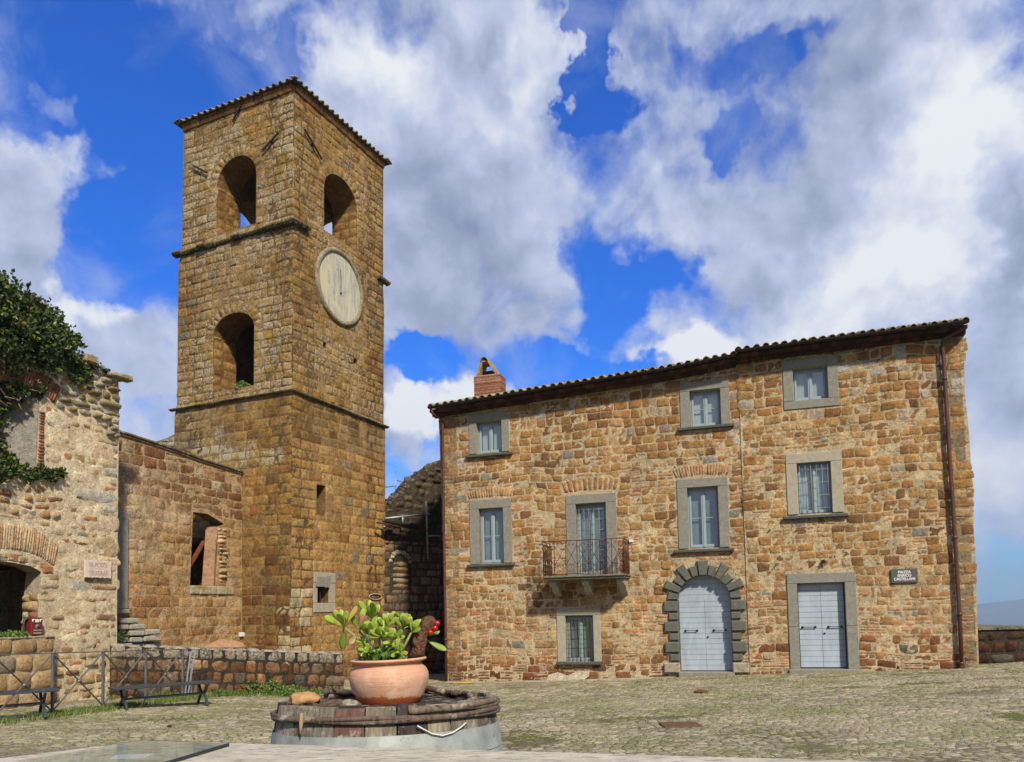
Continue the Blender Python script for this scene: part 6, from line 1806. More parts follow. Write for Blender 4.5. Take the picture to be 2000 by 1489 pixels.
for (u, z, r, dp, dn) in cl:
    n_ = int(2500*r**1.9*dn) + 30
    q = rs.normal(size=(n_, 3)); q /= np.linalg.norm(q, axis=1)[:, None]; rad = r*(rs.rand(n_)**.33)
    P = q*rad[:, None]; lump = 1 + .55*fbm(q[:, 0]*2.5+u, q[:, 1]*2.5+z, q[:, 2]*2.5, 3); P *= lump[:, None]
    P[:, 2] *= .85
    c0 = np.array(RF.pt(u, z, dp))
    W = c0 + P[:, :1]*np.array(Rd) + P[:, 1:2]*np.array(Rn)*.8 + np.array([0, 0, 1])*P[:, 2:3]
    leaves(mb, W, .085, leafcols(n_, ivyp, rs), rngl, out=q*.8)
    for k2 in range(3):
        a = Vector(c0) + Vector((rngl.uniform(-.1, .1), rngl.uniform(-.1, .1), -r*.3)); b = Vector(W[rngl.randrange(n_)])
        mbs.tube([a, (a+b)/2+Vector((0, 0, rngl.uniform(-.05, .1))), b], [.012, .008, .004], 5, (.10, .07, .045, 1))
mb.build('foliage', MAT['leaf'], ivy)
for k2 in range(26):
    a = RF.hit(rngl.uniform(-10, 95), rngl.uniform(740, 790)); L0 = rngl.uniform(.2, .7); th = rngl.uniform(-1, .5)
    p = RF.pt(a[0], a[1], rngl.uniform(-.3, .1)); q_ = p + Rd*L0*math.cos(th) + Vector((0, 0, L0*math.sin(th)))
    mbs.tube([p, (p+q_)/2 + Vector((0, 0, rngl.uniform(-.1, .1))), q_], [.012, .009, .005], 5, (.20, .15, .10, 1))
mbs.build('stem', MAT['wood'], ivy)
def weed(p, r, h, n_, pal, label, cat='weed', size=.05, group=None, name='weed'):
    mb = MB(); q = rs.normal(size=(n_, 3)); q[:, 2] = np.abs(q[:, 2]); q /= np.linalg.norm(q, axis=1)[:, None]
    P = q*(rs.rand(n_, 1)**.5)*np.array([r, r, h]); W = P + np.array(p)
    leaves(mb, W, size, leafcols(n_, pal, rs), rngl, up=.8, out=q*.6)
    for k2 in range(5):
        b = Vector(W[rngl.randrange(n_)]); mb.tube([Vector(p), b], [.006, .003], 4, (.12, .16, .05, 1))
    o_ = mb.build(name, MAT['leaf'], loc=tuple(p)); tag(o_, label, cat, group); return o_
wp = [(3, (.10, .19, .03)), (2, (.16, .26, .05)), (1, (.06, .12, .02)), (.6, (.24, .30, .08))]
dp_ = [(3, (.04, .09, .02)), (2, (.07, .14, .03)), (1, (.03, .06, .015))]
for (x, y, r, h, nn_, lb, pp) in [(488, 1357, .28, .42, 420, 'leafy green weed at the low wall foot, leftmost of the tall tufts', wp), (533, 1357, .36, .38, 460, 'broad green weed at the middle of the low wall foot', wp),
        (570, 1360, .40, .26, 380, 'low spreading green weed right of the broad weed at the wall foot', wp), (648, 1352, .30, .30, 360, 'dark green weed at the right end of the low wall', dp_), (425, 1360, .30, .18, 240, 'small pale weed at the wall foot beyond the bench end', wp), (608, 1357, .25, .14, 160, 'tiny weed between the spreading weed and the dark one', wp)]:
    p = ground_hit(x, y); p.z -= .02; weed(p, r, h, nn_, pp, lb, group='weeds at the foot of the low wall', size=.055)
a = TL.hit(468, 757); p = TL.pt(a[0], ll[2], -.12); weed(p, .28, .22, 220, wp, 'green weed growing on the sill of the lower tower arch', size=.05)
a = RF.hit(20, 1243); weed(RF.pt(a[0], lz+.02, .1), .3, .1, 160, wp, 'small green weed on the ledge beside the red telephone', size=.05)
p = at_depth(236, 1255, 18.6); weed(p, .2, .3, 120, dp_, 'dark green weed in the grey rubble heap behind the low wall', size=.05)
# grass strips and moss tufts
mb = MB()
def blades(mb, P, hgt, cols, rs_):
    n = len(P); th = rs_.rand(n)*2*PI; w = .006; s = np.stack([np.cos(th), np.sin(th), 0*th], 1)*w
    lean = rs_.normal(size=(n, 3))*.35; lean[:, 2] = 1; H = (hgt*(.4+.9*rs_.rand(n)))[:, None]
    V = np.stack([P-s, P+s, P+lean*H*.6+s*.6, P+lean*H*.6-s*.6, P+lean*H+np.array([0, 0, -.1])*H], 1).reshape(-1, 3)
    b = np.arange(n)[:, None]*5; tri = np.concatenate([b+np.array([[0, 1, 2]]), b+np.array([[0, 2, 3]]), b+np.array([[3, 2, 4]])], 0)
    mb.add(V, tri, np.repeat(cols, 5, 0), 0., False)
gp_ = [(3, (.12, .19, .035)), (2, (.20, .26, .06)), (1, (.28, .27, .11)), (1, (.07, .13, .02))]
n_ = 15000; t_ = rs.rand(n_); k_ = -5 + 8.6*t_
off = rs.normal(size=n_)*.16
P = np.array([f0 + step*k for k in k_]); nrm = Vector((step.y, -step.x, 0)).normalized()
msk = fbm(k_*2.2, off*2, 3.) + .25 > rs.rand(n_)*.6-.3; P = P + off[:, None]*np.array(nrm); P[:, 2] = zg(P[:, 0], P[:, 1]); P = P[msk]
blades(mb, P, .10, leafcols(len(P), gp_, rs), rs)
n_ = 9000; u_ = kl*rs.rand(n_); o_f = np.abs(rs.normal(size=n_))*.22
P = np.array(KF.pt(0, 0))[None] + u_[:, None]*np.array(Kd) + (o_f+.05)[:, None]*np.array(KF.n); P[:, 2] = zg(P[:, 0], P[:, 1])
msk = fbm(u_*1.4, o_f*2, 8.) > -.12; P = P[msk]; blades(mb, P, .13, leafcols(len(P), gp_, rs), rs)
tag(mb.build('grass', MAT['leaf'], loc=tuple(f0)), 'ragged green grass strip along the fence and low wall foot', 'grass', kind='stuff')
# moss and grass in the joints of the paving
mb = MB(); n_ = 120000; x_ = rs.uniform(-14, 17, n_); y_ = rs.uniform(5.5, 24, n_)
m_ = (.5*fbm(x_*.9, y_*1.2, 7.) + .8*fbm(x_*4.5, y_*6, 3.) > .12) & (np.abs(x_) < .68*y_+.5); x_, y_ = x_[m_], y_[m_]
P = np.stack([x_, y_, zg(x_, y_)], 1)
cu_ = .0; blades(mb, P, .026, leafcols(len(P), [(3, (.17, .21, .025)), (2, (.25, .28, .05)), (1, (.12, .15, .03))], rs), rs)
tag(mb.build('moss', MAT['leaf'], loc=(0, 12, 0)), 'yellow green moss and short grass in the paving joints', 'moss', kind='stuff')

# ================================================================== small things on the paving
a = ground_hit(1293, 1419); b = ground_hit(1368, 1416)
mb = MB(); c2 = (a+b)/2; V = []
mb.box(Vector((a.x, a.y-.22, zgf(a.x, a.y)-.02)), Vector((b.x-a.x, b.y-a.y, 0)), Vector((0, .5, 0)), Vector((0, 0, .045)), (.5, .5, .5, 1), .01)
tag(mb.build('drain_cover', paint_mat('rusty_cover', (.13, .07, .04), .8, .2, .4, 8, .4), loc=(c2.x, c2.y, zgf(c2.x, c2.y))), 'brown rusty rectangular drain cover sunk in the paving', 'drain cover')
def rock(p, r, sq, col, name, label, cat, mat_='plain_stone', seed=1, seg=14):
    mb = MB(); V = []; rr2 = random.Random(seed); nv_ = 9
    for i in range(nv_+1):
        ph = PI*i/nv_
        for k2 in range(seg):
            th = 2*PI*k2/seg; d = np.array([math.sin(ph)*math.cos(th), math.sin(ph)*math.sin(th), math.cos(ph)])
            k3 = 1 + (.8 if name == 'rock' else .35)*float(fbm(np.array([d[0]*1.9+seed]), np.array([d[1]*1.9]), d[2]*1.9, 4)[0])
            V.append((p[0]+d[0]*r*sq[0]*k3, p[1]+d[1]*r*sq[1]*k3, p[2]+d[2]*r*sq[2]*k3))
    Fs = [(i*seg+k2, (i+1)*seg+k2, (i+1)*seg+(k2+1) % seg, i*seg+(k2+1) % seg) for i in range(nv_) for k2 in range(seg)]
    mb.add(V, Fs, col, 0, True); o_ = mb.build(name, MAT[mat_], loc=tuple(p)); tag(o_, label, cat); return o_
p = ground_hit(1369, 1353); rock((p.x, p.y, p.z+.02), .12, (1.3, .7, .35), (.14, .055, .03, 1), 'clay_shard', 'small reddish brown clay shard lying on the paving before the doors', 'shard', seed=3)
p = ground_hit(905, 1336); rock((p.x, p.y, p.z+.03), .2, (1.6, .7, .22), (.42, .27, .08, 1), 'wood_chip', 'flat yellowish chip lying at the foot of the left downpipe', 'chip', seed=4)
p = ground_hit(331, 1421); rock((p.x, p.y, p.z+.015), .04, (1, .8, .6), (.05, .03, .02, 1), 'dead_leaf', 'tiny dark brown dead leaf on the paving left of the barrel', 'leaf', seed=5, seg=8)
# kerb strip along the house
mb = MB(); rng = random.Random(95)
for i in range(18):
    u = hl_edge[0][0] + i*.62
    if u > HL.hit(1290, 1320)[0]: break
    q_ = HL.pt(u, 0, .02); z = zgf(q_.x, q_.y); q2 = HL.pt(u+.6, 0, .02); z2 = zgf(q2.x, q2.y)
    mb.box(Vector((q_.x, q_.y, z-.08)), Vector((q2.x-q_.x, q2.y-q_.y, z2-z)), Hn*.3, Vector((0, 0, .10)), pick([(1, (.36, .32, .25))], rng, .2), .02)
tag(mb.build('kerb', MAT['plain_stone']), kind='structure')

# ================================================================== BARREL WITH POT
bc = at_depth(755, 1199, 4.0); bx, by = bc.x, bc.y; bt = 1.195; Rb = .53
barrel = empty('barrel', (bx, by, 0), 'weathered old cask standing on end behind the pale stone slab, carrying a flower pot', 'barrel')
mb = MB(); rng = random.Random(96); ns = 30
def rad(z):  # bulging cask
    f = (bt-z)/bt; return Rb*(1 + .11*math.sin(PI*min(1, f*1.0)))
a0 = 0
angs = [0]
while angs[-1] < 2*PI: angs.append(angs[-1]+rng.uniform(.16, .27))
angs[-1] = 2*PI
stp = [(3, (.20, .175, .14)), (2, (.27, .235, .19)), (1.2, (.12, .095, .075)), (.5, (.13, .075, .06)), (1, (.32, .28, .21)), (.6, (.055, .045, .04))]
for i in range(len(angs)-1):
    t0, t1 = angs[i]+.006, angs[i+1]-.006; top = bt + rng.uniform(-.012, .006); c_ = np.array(pick(stp, rng, .15)); inn = .035
    zs_ = np.linspace(0, top, 12); ks = 4; V = []; cc = []
    for z in zs_:
        r = rad(z)
        for k2 in range(ks+1):
            th = t0 + (t1-t0)*k2/ks; V.append((bx+r*math.cos(th), by+r*math.sin(th), z))
            g = 1; cc.append(c_)
    for k2 in range(ks+1):
        th = t0+(t1-t0)*k2/ks; V.append((bx+(rad(top)-inn)*math.cos(th), by+(rad(top)-inn)*math.sin(th), top)); cc.append(c_*.7)
    for k2 in range(ks+1):
        th = t0+(t1-t0)*k2/ks; V.append((bx+(rad(top)-inn)*math.cos(th), by+(rad(top)-inn)*math.sin(th), top-.1)); cc.append(c_*.5)
    m_ = ks+1; f = [(i2*m_+k2, i2*m_+k2+1, (i2+1)*m_+k2+1, (i2+1)*m_+k2) for i2 in range(13) for k2 in range(ks)]
    f += [tuple(i2*m_ for i2 in range(13, -1, -1)), tuple(i2*m_+ks for i2 in range(14))]
    cc = np.array(cc); cc[:, 3] = 1
    # dark weather patches
    VV = np.array(V); k_ = np.clip(fbm(VV[:, 0]*7, VV[:, 1]*7, VV[:, 2]*5, 3)*3-.5, 0, 1)[:, None]*.8; cc[:, :3] = cc[:, :3]*(1-k_)+np.array([.03, .025, .02])*k_
    mb.add(V, f, cc, 0, False)
def wood_mat():
    m, t, p, o = mat('weathered_staves'); V = mk(t, 'ShaderNodeTexCoord').outputs['Object']
    mp = mk(t, 'ShaderNodeMapping'); mp.inputs['Scale'].default_value = (14, 14, 1.2); t.links.new(V, mp.inputs['Vector'])
    at_ = mk(t, 'ShaderNodeAttribute', attribute_name='Col'); n1 = tnoise(t, mp.outputs[0], 4, 8, .7)
    n2 = tnoise(t, V, 9, 8, .75)
    k = tmap(t, n1, .3, .7, .45, 1.5); kc = mk(t, 'ShaderNodeCombineColor')
    for i in range(3): t.links.new(k, kc.inputs[i])
    c_ = tmix(t, 1., at_.outputs['Color'], kc.outputs[0], 'MULTIPLY')
    c_ = tmix(t, tmap(t, n2, .52, .60), c_, (.36, .32, .25))
    c_ = tmix(t, tmap(t, tnoise(t, V, 5, 8, .8), .56, .62), c_, (.035, .028, .024))
    t.links.new(c_, p.inputs['Base Color']); p.inputs['Roughness'].default_value = .9; p.inputs['Specular IOR Level'].default_value = .1
    tbump(t, p, tm(t, 'ADD', n1, n2), .8, .008); return m
WM = wood_mat()
mb.build('staves', WM, barrel)
# head, sunk a little, of charred boards
mb = MB()
for i in range(9):
    y0 = -Rb + 2*Rb*i/9; y1 = y0 + 2*Rb/9 - .006; r = Rb-.03
    hw = lambda y: math.sqrt(max(0.0001, r*r-y*y))
    ys2 = np.linspace(y0, y1, 4); V = [(bx-hw(y), by+y, bt-.012) for y in ys2] + [(bx+hw(y), by+y, bt-.012) for y in ys2]
    mb.add(V, [(k2, 4+k2, 5+k2, k2+1) for k2 in range(3)], pick([(1, (.05, .04, .035)), (1, (.08, .06, .05))], rng, .3))
mb.build('head', WM, barrel)
def hoop(z, r, tilt, name, mat_, h, th=.004, a0=0, a1=2*PI):
    mb = MB(); n_ = 72; V = []
    for i in range(n_+1):
        t_ = a0 + (a1-a0)*i/n_; zz = z + tilt*math.cos(t_)
        for (dr, dz) in ((0, 0), (th, 0), (th, h), (0, h)):
            rr3 = rad(zz+dz)+.002+dr; V.append((bx+rr3*math.cos(t_), by+rr3*math.sin(t_), zz+dz))
    f = [(i*4+k2, (i+1)*4+k2, (i+1)*4+(k2+1) % 4, i*4+(k2+1) % 4) for i in range(n_) for k2 in range(4)]
    mb.add(V, f, (.5, .5, .5, 1)); return mb.build(name, MAT[mat_], barrel)
hoop(bt-.238, 0, .006, 'metal_hoop', 'zinc', .11); hoop(bt-.33, 0, .006, 'metal_hoop', 'zinc', .088); hoop(.12, 0, 0, 'metal_hoop', 'zinc', .08); hoop(.3, 0, 0, 'metal_hoop', 'zinc', .08)
def withy(z, a0, a1, r0, nm, col, seed):
    mb = MB(); n_ = 60; rr3 = random.Random(seed)
    for s_ in range(2):
        pts = []; rs_ = []
        for i in range(n_+1):
            t_ = a0+(a1-a0)*i/n_; zz = z + .004*math.sin(t_*5+s_*PI) + s_*.010
            R2 = rad(min(z, bt)) + .013 + .003*math.sin(t_*5+s_*PI+1)
            pts.append((bx+R2*math.cos(t_), by+R2*math.sin(t_), zz)); rs_.append(r0*(1+.08*math.sin(i*.7+s_)+rr3.uniform(-.05, .05)))
        mb.tube(pts, rs_, 8, col)
    return mb.build(nm, WM, barrel)
withy(bt-.026, -1.25, .9, .015, 'withy_hoop', (.17, .13, .10, 1), 1)
withy(bt-.064, -PI, PI, .012, 'withy_hoop', (.13, .095, .075, 1), 2)
# loose withies lying on the head
mb = MB()
for s_ in range(5):
    pts = []
    for i in range(24):
        t_ = -.2+2.9*i/23 + s_*.13; R2 = Rb-.10-.035*s_+.02*math.sin(t_*4+s_*2); pts.append((bx+R2*math.cos(t_), by+R2*math.sin(t_), bt-.015+.012*s_+.012*math.sin(t_*3+s_)))
    mb.tube(pts, .016, 7, (.12, .085, .065, 1))
for s_ in range(3):
    pts = [(bx-Rb+.12+.32*i/14, by-.24+.03*math.sin(i*.7+s_*2.2)+s_*.03, bt-.01+.012*math.sin(i*.7+s_*2)) for i in range(15)]; mb.tube(pts, .014, 7, (.10, .07, .055, 1))
mb.build('loose_withy', WM, barrel)
# bark strip hanging at the left front and a white cord
def bsurf(px, py, out=.01):
    """point on the front of the cask seen at that photo position"""
    d = ray(px, py); best = None; t0 = 3.0
    for i in range(400):
        p = CAM + d*(t0+i*.004); r = math.hypot(p.x-bx, p.y-by)
        if r <= rad(p.z)+out: return p
    return CAM + d*4
mb = MB(); mb.tube([bsurf(589, 1402, .03), bsurf(588, 1420, .035), bsurf(587, 1435, .03), bsurf(587, 1449, .02)], [.008, .010, .007, .002], 6, (.34, .24, .13, 1)); mb.build('bark_strip', MAT['wood'], barrel)
mb = MB(); mb.tube([bsurf(x, y, .022) for x, y in ((815, 1418), (828, 1425), (845, 1434), (865, 1437), (885, 1431), (900, 1421), (910, 1412))], .0035, 6)
tag(mb.build('cord', MAT['white'], loc=tuple(bsurf(865, 1437))), 'thin white cord hanging in a curve on the front of the cask', 'cord')
p = at_depth(592, 1366, 3.78); rock((p.x, p.y, bt+.025), .064, (1.05, .8, .55), (.40, .24, .11, 1), 'rock', 'small orange brown rock lying on the left of the cask head', 'rock', seed=8, seg=22)
barrel.rotation_euler = (math.radians(-2.4), 0, 0)
barrel.location = (bx, by-.045, 0)
# pot
pc = at_depth(761, 1300, 3.86); px_, py_ = pc.x, pc.y; pb = bt-.004
kR = 3.86/1543; rB = 76.6*kR
hP = .262
prof = [(.145, 0), (.150, .004), (.166, .05), (.185, .10), (.1915, .145), (.1895, .175), (.180, .20), (.163, .222), (.160, .226), (.163, .229), (.158, .236), (.166, .243), (.180, .250), (.184, .257), (.182, .264), (.172, .267), (.158, .262), (.150, .25), (.150, .22)]
prof = [(r, z*.795) for r, z in prof]
m, t, p_, o = mat('terracotta'); V_ = mk(t, 'ShaderNodeTexCoord').outputs['Object']
mp = mk(t, 'ShaderNodeMapping'); mp.inputs['Scale'].default_value = (3, 3, 60); t.links.new(V_, mp.inputs['Vector'])
n1 = tnoise(t, mp.outputs[0], 2.2, 6, .6); n2 = tnoise(t, V_, 8, 6, .7)
sz = mk(t, 'ShaderNodeSeparateXYZ'); t.links.new(V_, sz.inputs[0])
zz = tm(t, 'ADD', sz.outputs[2], tmap(t, n2, .3, .7, -.02, .02))
c_ = tmix(t, tmap(t, n1, .3, .7), (.47, .235, .145), (.60, .36, .245))
c_ = tmix(t, tmap(t, n2, .50, .66), c_, (.66, .45, .33))
c_ = tmix(t, tmap(t, zz, .036, .042), (.36, .10, .035), c_)
c_ = tmix(t, tmap(t, zz, .179, .183), c_, tmix(t, .5, c_, (.50, .22, .09)))
c_ = tmix(t, tmap(t, zz, .199, .203), c_, tmix(t, .7, c_, (.60, .36, .22)))
t.links.new(c_, p_.inputs['Base Color']); p_.inputs['Roughness'].default_value = .8; p_.inputs['Specular IOR Level'].default_value = .2
tbump(t, p_, tm(t, 'ADD', n1, tm(t, 'MULTIPLY', n2, .4)), .35, .004)
pot = empty('flower_pot', (px_, py_, pb), 'round terracotta pot with flared rim standing on the cask', 'flower pot')
mb = MB(); mb.lathe([(r*1.0, pb+z) for r, z in prof], (px_, py_, 0), 72); mb.lathe([(.001, pb), (.145, pb)], (px_, py_, 0), 72)
mb.build('pot_body', m, pot)
mb = MB(); mb.lathe([(.151, pb+.185), (.08, pb+.192), (.001, pb+.190)], (px_, py_, 0), 40, (.05, .035, .02, 1)); mb.build('soil', MAT['plain_stone'], pot)
pot.rotation_euler = (0, 0, 0)
pot.rotation_euler = (0, math.radians(-1.2), 0)
# succulent
D0 = 3.86
plant = empty('succulent', (px_, py_, pb+.24), 'bright green succulent with paddle-shaped leaf rosettes growing in the terracotta pot', 'plant')
def paddle(mb, p, d, L0, w0, rng, col, nn=None):
    """one fleshy spoon-shaped leaf with thickness"""
    d = d.normalized(); nn = nn or Vector((0, -1, .3)); s = d.cross(nn)
    if s.length < .1: s = d.cross(Vector((1, 0, 0)))
    s.normalize(); n2_ = s.cross(d).normalized(); prof_ = [(0, .10), (.15, .22), (.35, .55), (.55, .88), (.72, 1.), (.86, .86), (.95, .52), (1, .08)]
    V = []; cc = []; bend = rng.uniform(-.12, .22)
    for f, wf in prof_:
        c0 = p + d*L0*f + n2_*L0*bend*(f*f); w_ = w0*wf*.5; th = w0*.13*(wf**.5)
        V += [c0 - s*w_, c0 - s*w_*.5 + n2_*th*.45, c0 + n2_*th*.25, c0 + s*w_*.5 + n2_*th*.45, c0 + s*w_, c0 - n2_*th]
        k = (1-.18*(1-f)); cc += [[c*k for c in col]+[1.]]*6
    m_ = 6; f = [(i*m_+k2, i*m_+(k2+1) % m_, (i+1)*m_+(k2+1) % m_, (i+1)*m_+k2) for i in range(len(prof_)-1) for k2 in range(m_)]
    f.append(tuple(range((len(prof_)-1)*m_, len(prof_)*m_)))
    mb.add(V, f, np.array(cc), 0, True)
rngp = random.Random(33)
gr_ = [(.40, .54, .07), (.33, .47, .06), (.47, .60, .11), (.26, .40, .055), (.50, .56, .12)]
def rosette(px, py, Y_, up, n_, L0, w0, spread=.9, cols_=gr_, pinks=0):
    c0 = at_depth(px, py, Y_); base = Vector((px_+(c0.x-px_)*.35+rngp.uniform(-.02, .02), py_+rngp.uniform(-.05, .05), pb+.19))
    mb = MB(); mid = (base+c0)/2 + Vector((rngp.uniform(-.02, .02), 0, .015)); mb.tube([base, mid, c0], [.007, .006, .006], 7, (.30, .36, .10, 1)); mb.build('stem', MAT['succulent'], plant)
    mb = MB(); up = up.normalized(); a = up.cross(Vector((0, 1, .1))).normalized(); b = up.cross(a)
    for i in range(n_):
        th = i*2.399+rngp.random(); k = spread*(.25+.75*(i+1)/n_); d = up*(1.05-k*.75) + (a*math.cos(th)+b*math.sin(th))*k
        col = rngp.choice(cols_) if rngp.random() > .07 else (.55, .42, .10)
        if i < pinks: col = (.62, .36, .22)
        paddle(mb, c0 + up*.006*(n_-i)/n_, d, L0*rngp.uniform(.8, 1.25)*(.7+.35*(i+1)/n_), w0*rngp.uniform(.62, .9), rngp, col, nn=(Vector((0, -1, .2)) + up*.3))
    mb.build('rosette', MAT['succulent'], plant)
Z3 = Vector((0, 0, 1))
for (x, y, dY, up, n_, L0, w0, sp, pk) in [(672, 1226, -.05, Vector((-.15, -.2, 1)), 9, .105, .045, .85, 0), (700, 1232, .0, Vector((.5, -.2, .8)), 6, .10, .04, .7, 1), (718, 1240, -.03, Vector((.1, -.4, .8)), 11, .085, .04, .9, 0), (727, 1212, .02, Vector((.0, .1, 1)), 8, .10, .045, .6, 0),
        (745, 1246, -.06, Vector((0, -.5, .8)), 10, .075, .036, .9, 0), (757, 1226, .0, Vector((0, -.1, 1)), 9, .075, .036, .8, 0), (774, 1222, .03, Vector((.05, .1, 1)), 10, .075, .036, .8, 0), (788, 1228, -.02, Vector((.15, -.1, 1)), 10, .080, .038, .8, 0), (768, 1250, -.08, Vector((0, -.6, .6)), 11, .070, .034, 1, 0),
        (803, 1236, -.02, Vector((.6, -.2, .7)), 7, .065, .03, .6, 0), (778, 1272, -.10, Vector((.1, -.7, .5)), 10, .06, .032, 1, 0), (722, 1272, -.09, Vector((-.1, -.7, .5)), 9, .055, .028, 1, 0), (712, 1258, -.05, Vector((-.2, -.3, .9)), 9, .05, .022, 1, 0)]:
    rosette(x, y, D0+dY, up, n_, L0, w0, sp, pinks=pk)
# hanging and single leaves
mb = MB(); p = at_depth(671, 1228, D0-.06); paddle(mb, p, Vector((-.05, -.1, -1)), .095, .036, rngp, (.16, .27, .03)); 
p = at_depth(697, 1238, D0-.08); paddle(mb, p, Vector((-.3, -.1, -.5)), .06, .04, rngp, (.40, .26, .12))
mb.build('leaf', MAT['succulent'], plant)
# low dark green filler at the rim
mb = MB(); n_ = 420; th = rs.rand(n_)*2*PI; rr4 = .14*np.sqrt(rs.rand(n_)); P = np.stack([px_-.03+rr4*np.cos(th)*.75, py_-.02+rr4*np.sin(th)*.8, pb+.19+.06*rs.rand(n_)], 1)
leaves(mb, P, .028, leafcols(n_, [(2, (.10, .20, .03)), (2, (.22, .33, .06)), (1, (.05, .09, .02))], rs), rngl, up=.9); mb.build('undergrowth', MAT['leaf'], plant)
# dark twig
mb = MB(); mb.tube([at_depth(712, 1238, D0-.1), at_depth(722, 1256, D0-.1), at_depth(731, 1272, D0-.09), at_depth(735, 1284, D0-.06)], [.004, .006, .007, .006], 7, (.10, .07, .10, 1))
tag(mb.build('twig', MAT['wood'], loc=tuple(at_depth(735, 1284, D0-.06))), 'thin purplish twig leaning among the succulent stems', 'twig')
# driftwood log
mb = MB(); a = at_depth(808, 1292, D0-.01); b = at_depth(839, 1204, D0-.02); pts = []; rs_ = []
for i in range(41):
    f = i/40; p = a.lerp(b, f) + Vector((.006*math.sin(f*9), .004*math.cos(f*7), 0)); pts.append(p); rs_.append((.036-.004*math.sin(f*PI)+.002*math.sin(f*17))*(1 if f < .9 else math.sqrt(max(.15, 1-((f-.9)/.1)**2))))
n0 = mb.n; mb.tube(pts, rs_, 28, (.15, .08, .05, 1))
v_ = mb.v[0]; nz = fbm(v_[:, 0]*60, v_[:, 2]*25, v_[:, 1]*60, 3)
cen = np.repeat(np.array([list(p) for p in pts]), 28, 0); nz = nz*.5 + .5*fbm(v_[:, 0]*130, v_[:, 2]*40, v_[:, 1]*130, 3); v_ += (v_-cen)*nz[:, None]*.38
k_ = np.clip((1.30-0-0*v_[:, 2]), 0, 1)
lz0 = a.z+.05; cdark = np.clip((lz0+.0-v_[:, 2])/.03, 0, 1)[:, None]; mb.c[0][:, :3] = mb.c[0][:, :3]*(1-cdark) + np.array([.012, .009, .008])*cdark
log_ = tag(mb.build('driftwood', MAT['bark'], loc=tuple(a)), 'rough dark brown piece of driftwood standing upright in the pot', 'wood')
# berries with leaves
sp = empty('berry_sprig', tuple(at_depth(829, 1250, D0+.05)), 'sprig with three glossy red berries and long green leaves behind the driftwood', 'sprig')
bm = paint_mat('glossy_red_berry', (.50, .004, .008), .18, 0, .1, 10, 0, spec=.6)
for x, y, r in ((854, 1217.5, 5.0), (849.5, 1227, 5.2), (841, 1235.5, 5.0)):
    mb = MB(); c0 = at_depth(x, y, D0-.05); r *= D0/1543; mb.lathe([(r*math.sin(PI*i/10)+.00001, c0.z-r*math.cos(PI*i/10)) for i in range(11)], (c0.x, c0.y, 0), 18); mb.build('berry', bm, sp)
mb = MB(); mb.tube([at_depth(815, 1290, D0+.03), at_depth(828, 1250, D0+.03), at_depth(845, 1234, D0+.02), at_depth(854, 1218, D0+.02)], .0025, 6, (.25, .10, .04, 1))
mb.build('stem', MAT['wood'], sp)
mb = MB(); paddle(mb, at_depth(829, 1248, D0+.01), Vector((1, 0, -.62)), .122, .035, rngp, (.30, .42, .07), nn=Vector((0, -1, .6))); paddle(mb, at_depth(834, 1243, D0+.02), Vector((1, 0, .30)), .068, .03, rngp, (.30, .42, .07), nn=Vector((0, -.7, 1)))
paddle(mb, at_depth(815, 1278, D0+.03), Vector((.35, 0, 1)), .07, .014, rngp, (.45, .38, .10))
mb.build('leaf', MAT['succulent'], sp)

# ================================================================== FOREGROUND SLAB AND GLASS
sh = 1.12
def on_plane(px, py, z): d = ray(px, py); return CAM + d*((z-EYE)/d.z)
slab = empty('stone_table', tuple(on_plane(900, 1500, 0.)*0 + Vector((.0, 2.3, 0))), 'pale weathered stone tabletop slab in the near foreground', 'table')
a = on_plane(285, 1447, sh); b = on_plane(1755, 1489, sh); c3 = on_plane(2100, 1499, sh); l2 = on_plane(-60, 1489, sh)
m, t, p_, o = mat('pale_slab_stone'); V_ = mk(t, 'ShaderNodeTexCoord').outputs['Object']
mp = mk(t, 'ShaderNodeMapping'); mp.inputs['Scale'].default_value = (1, 3.5, 1); t.links.new(V_, mp.inputs['Vector'])
c_ = tmix(t, tmap(t, tnoise(t, V_, 7, 8, .7), .35, .65), (.40, .365, .285), (.55, .50, .40))
c_ = tmix(t, tmap(t, tnoise(t, mp.outputs[0], 9, 8, .75), .51, .60), c_, (.24, .22, .18))
c_ = tmix(t, tmap(t, tnoise(t, V_, 60, 4, .7), .58, .7), c_, (.30, .27, .21))
t.links.new(c_, p_.inputs['Base Color']); p_.inputs['Roughness'].default_value = .8; tbump(t, p_, tnoise(t, V_, 25, 8, .7), .5, .006)
mb = MB(); near = [Vector((c3.x+.1, 1.2, sh)), Vector((l2.x+.1, 1.2, sh))]
P = [Vector((a.x, a.y, sh)), Vector((b.x, b.y, sh)), Vector((c3.x, c3.y, sh))] + near + [Vector((l2.x, l2.y, sh))]
n_ = len(P); rngs = random.Random(2)
edge = []
for i in range(60):
    f = i/59; q_ = P[0].lerp(P[1], f); edge.append(q_ + Vector((0, rngs.uniform(-.004, .004), 0)))
poly_ = edge + P[2:]
n_ = len(poly_); V = [q_ for q_ in poly_] + [q_ - Vector((0, 0, .09)) for q_ in poly_]
mb.add(V, [tuple(reversed(range(n_))), tuple(range(n_, 2*n_))] + [(i, (i+1) % n_, (i+1) % n_+n_, i+n_) for i in range(n_)], (.5, .5, .5, 1))
mb.build('tabletop', m, slab)
for x in (a.x+.35, c3.x-.3):
    mb = MB(); mb.box((x-.15, 1.5, 0), (.3, 0, 0), (0, .9, 0), (0, 0, sh-.092), (.5, .5, .5, 1), .02); mb.build('support', m, slab)
gz = sh + .012
gp4 = [on_plane(285, 1444.5, gz), on_plane(446, 1452, gz), on_plane(250, 1510, gz), on_plane(20, 1489, gz)]
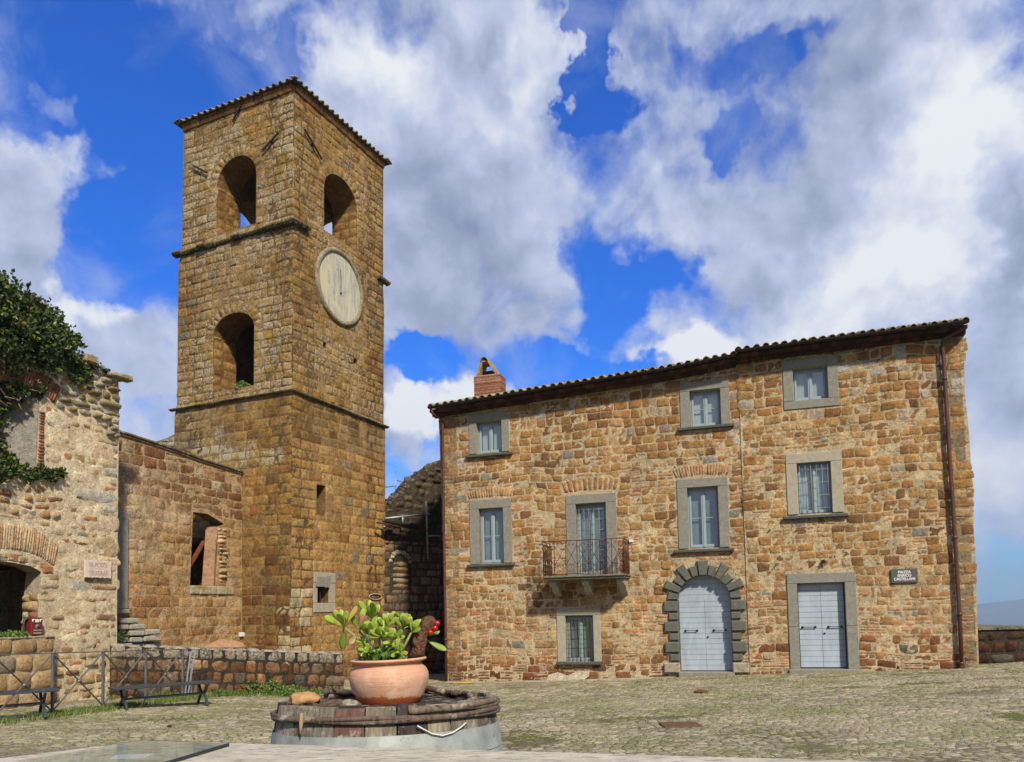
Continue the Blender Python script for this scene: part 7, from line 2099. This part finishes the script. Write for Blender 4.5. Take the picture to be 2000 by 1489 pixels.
mb = MB(); V = [Vector((q_.x, q_.y, gz)) for q_ in gp4] + [Vector((q_.x, q_.y, gz-.010)) for q_ in gp4]
mb.add(V, [(3, 2, 1, 0), (4, 5, 6, 7), (0, 1, 5, 4), (1, 2, 6, 5), (2, 3, 7, 6), (3, 0, 4, 7)], (.5, .5, .5, 1))
gm, t, p_, o = mat('sheet_glass'); t.nodes.remove(p_)
g_ = mk(t, 'ShaderNodeBsdfGlossy'); g_.inputs['Roughness'].default_value = .03
tr2 = mk(t, 'ShaderNodeBsdfTransparent'); tr2.inputs['Color'].default_value = (.88, .93, .93, 1)
fr = mk(t, 'ShaderNodeFresnel'); fr.inputs['IOR'].default_value = 1.3; ms = mk(t, 'ShaderNodeMixShader'); gb = mk(t, 'ShaderNodeNewGeometry')
t.links.new(tm(t, 'MULTIPLY', fr.outputs[0], tm(t, 'SUBTRACT', 1.0, gb.outputs['Backfacing'])), ms.inputs[0]); t.links.new(tr2.outputs[0], ms.inputs[1]); t.links.new(g_.outputs[0], ms.inputs[2]); t.links.new(ms.outputs[0], o.inputs[0])
gl_o = tag(mb.build('glass_sheet', gm, loc=tuple(V[1])), 'clear glass sheet with a dark front edge lying on the left of the stone table', 'glass')
mb = MB(); q0, q1 = V[1], V[2]; mb.bar(Vector(q0)+Vector((.001, 0, -.005)), Vector(q1)+Vector((.001, 0, -.005)), .006, .012); mb.build('edge_seal', MAT['dark_grille'], gl_o)
mb = MB(); pz_ = sh+.0015; pq = [on_plane(228, 1474, pz_), on_plane(300, 1472, pz_), on_plane(282, 1481, pz_), on_plane(215, 1482, pz_)]
V = [Vector((q_.x, q_.y, pz_)) for q_ in pq] + [Vector((q_.x, q_.y, pz_-.001)) for q_ in pq]
mb.add(V, [(3, 2, 1, 0), (0, 1, 5, 4), (1, 2, 6, 5), (2, 3, 7, 6), (3, 0, 4, 7)], (.5, .5, .5, 1))
tag(mb.build('paper_sheet', MAT['white'], loc=tuple(V[0])), 'white sheet of paper lying under the glass on the stone table', 'paper')

# ================================================================== HAZE over the far valley
mb = MB(); hb = 9500.
mb.box((-hb, -hb, -400), (2*hb, 0, 0), (0, 2*hb, 0), (0, 0, 720))
hz_m = bpy.data.materials.new('haze'); hz_m.use_nodes = True; t = hz_m.node_tree; t.nodes.clear()
o = mk(t, 'ShaderNodeOutputMaterial'); pv = mk(t, 'ShaderNodeVolumePrincipled'); pv.inputs['Density'].default_value = 2.0e-4; pv.inputs['Color'].default_value = (.50, .70, 1.0, 1)
t.links.new(pv.outputs[0], o.inputs['Volume'])
hzo = mb.build('haze', hz_m); tag(hzo, kind='stuff')
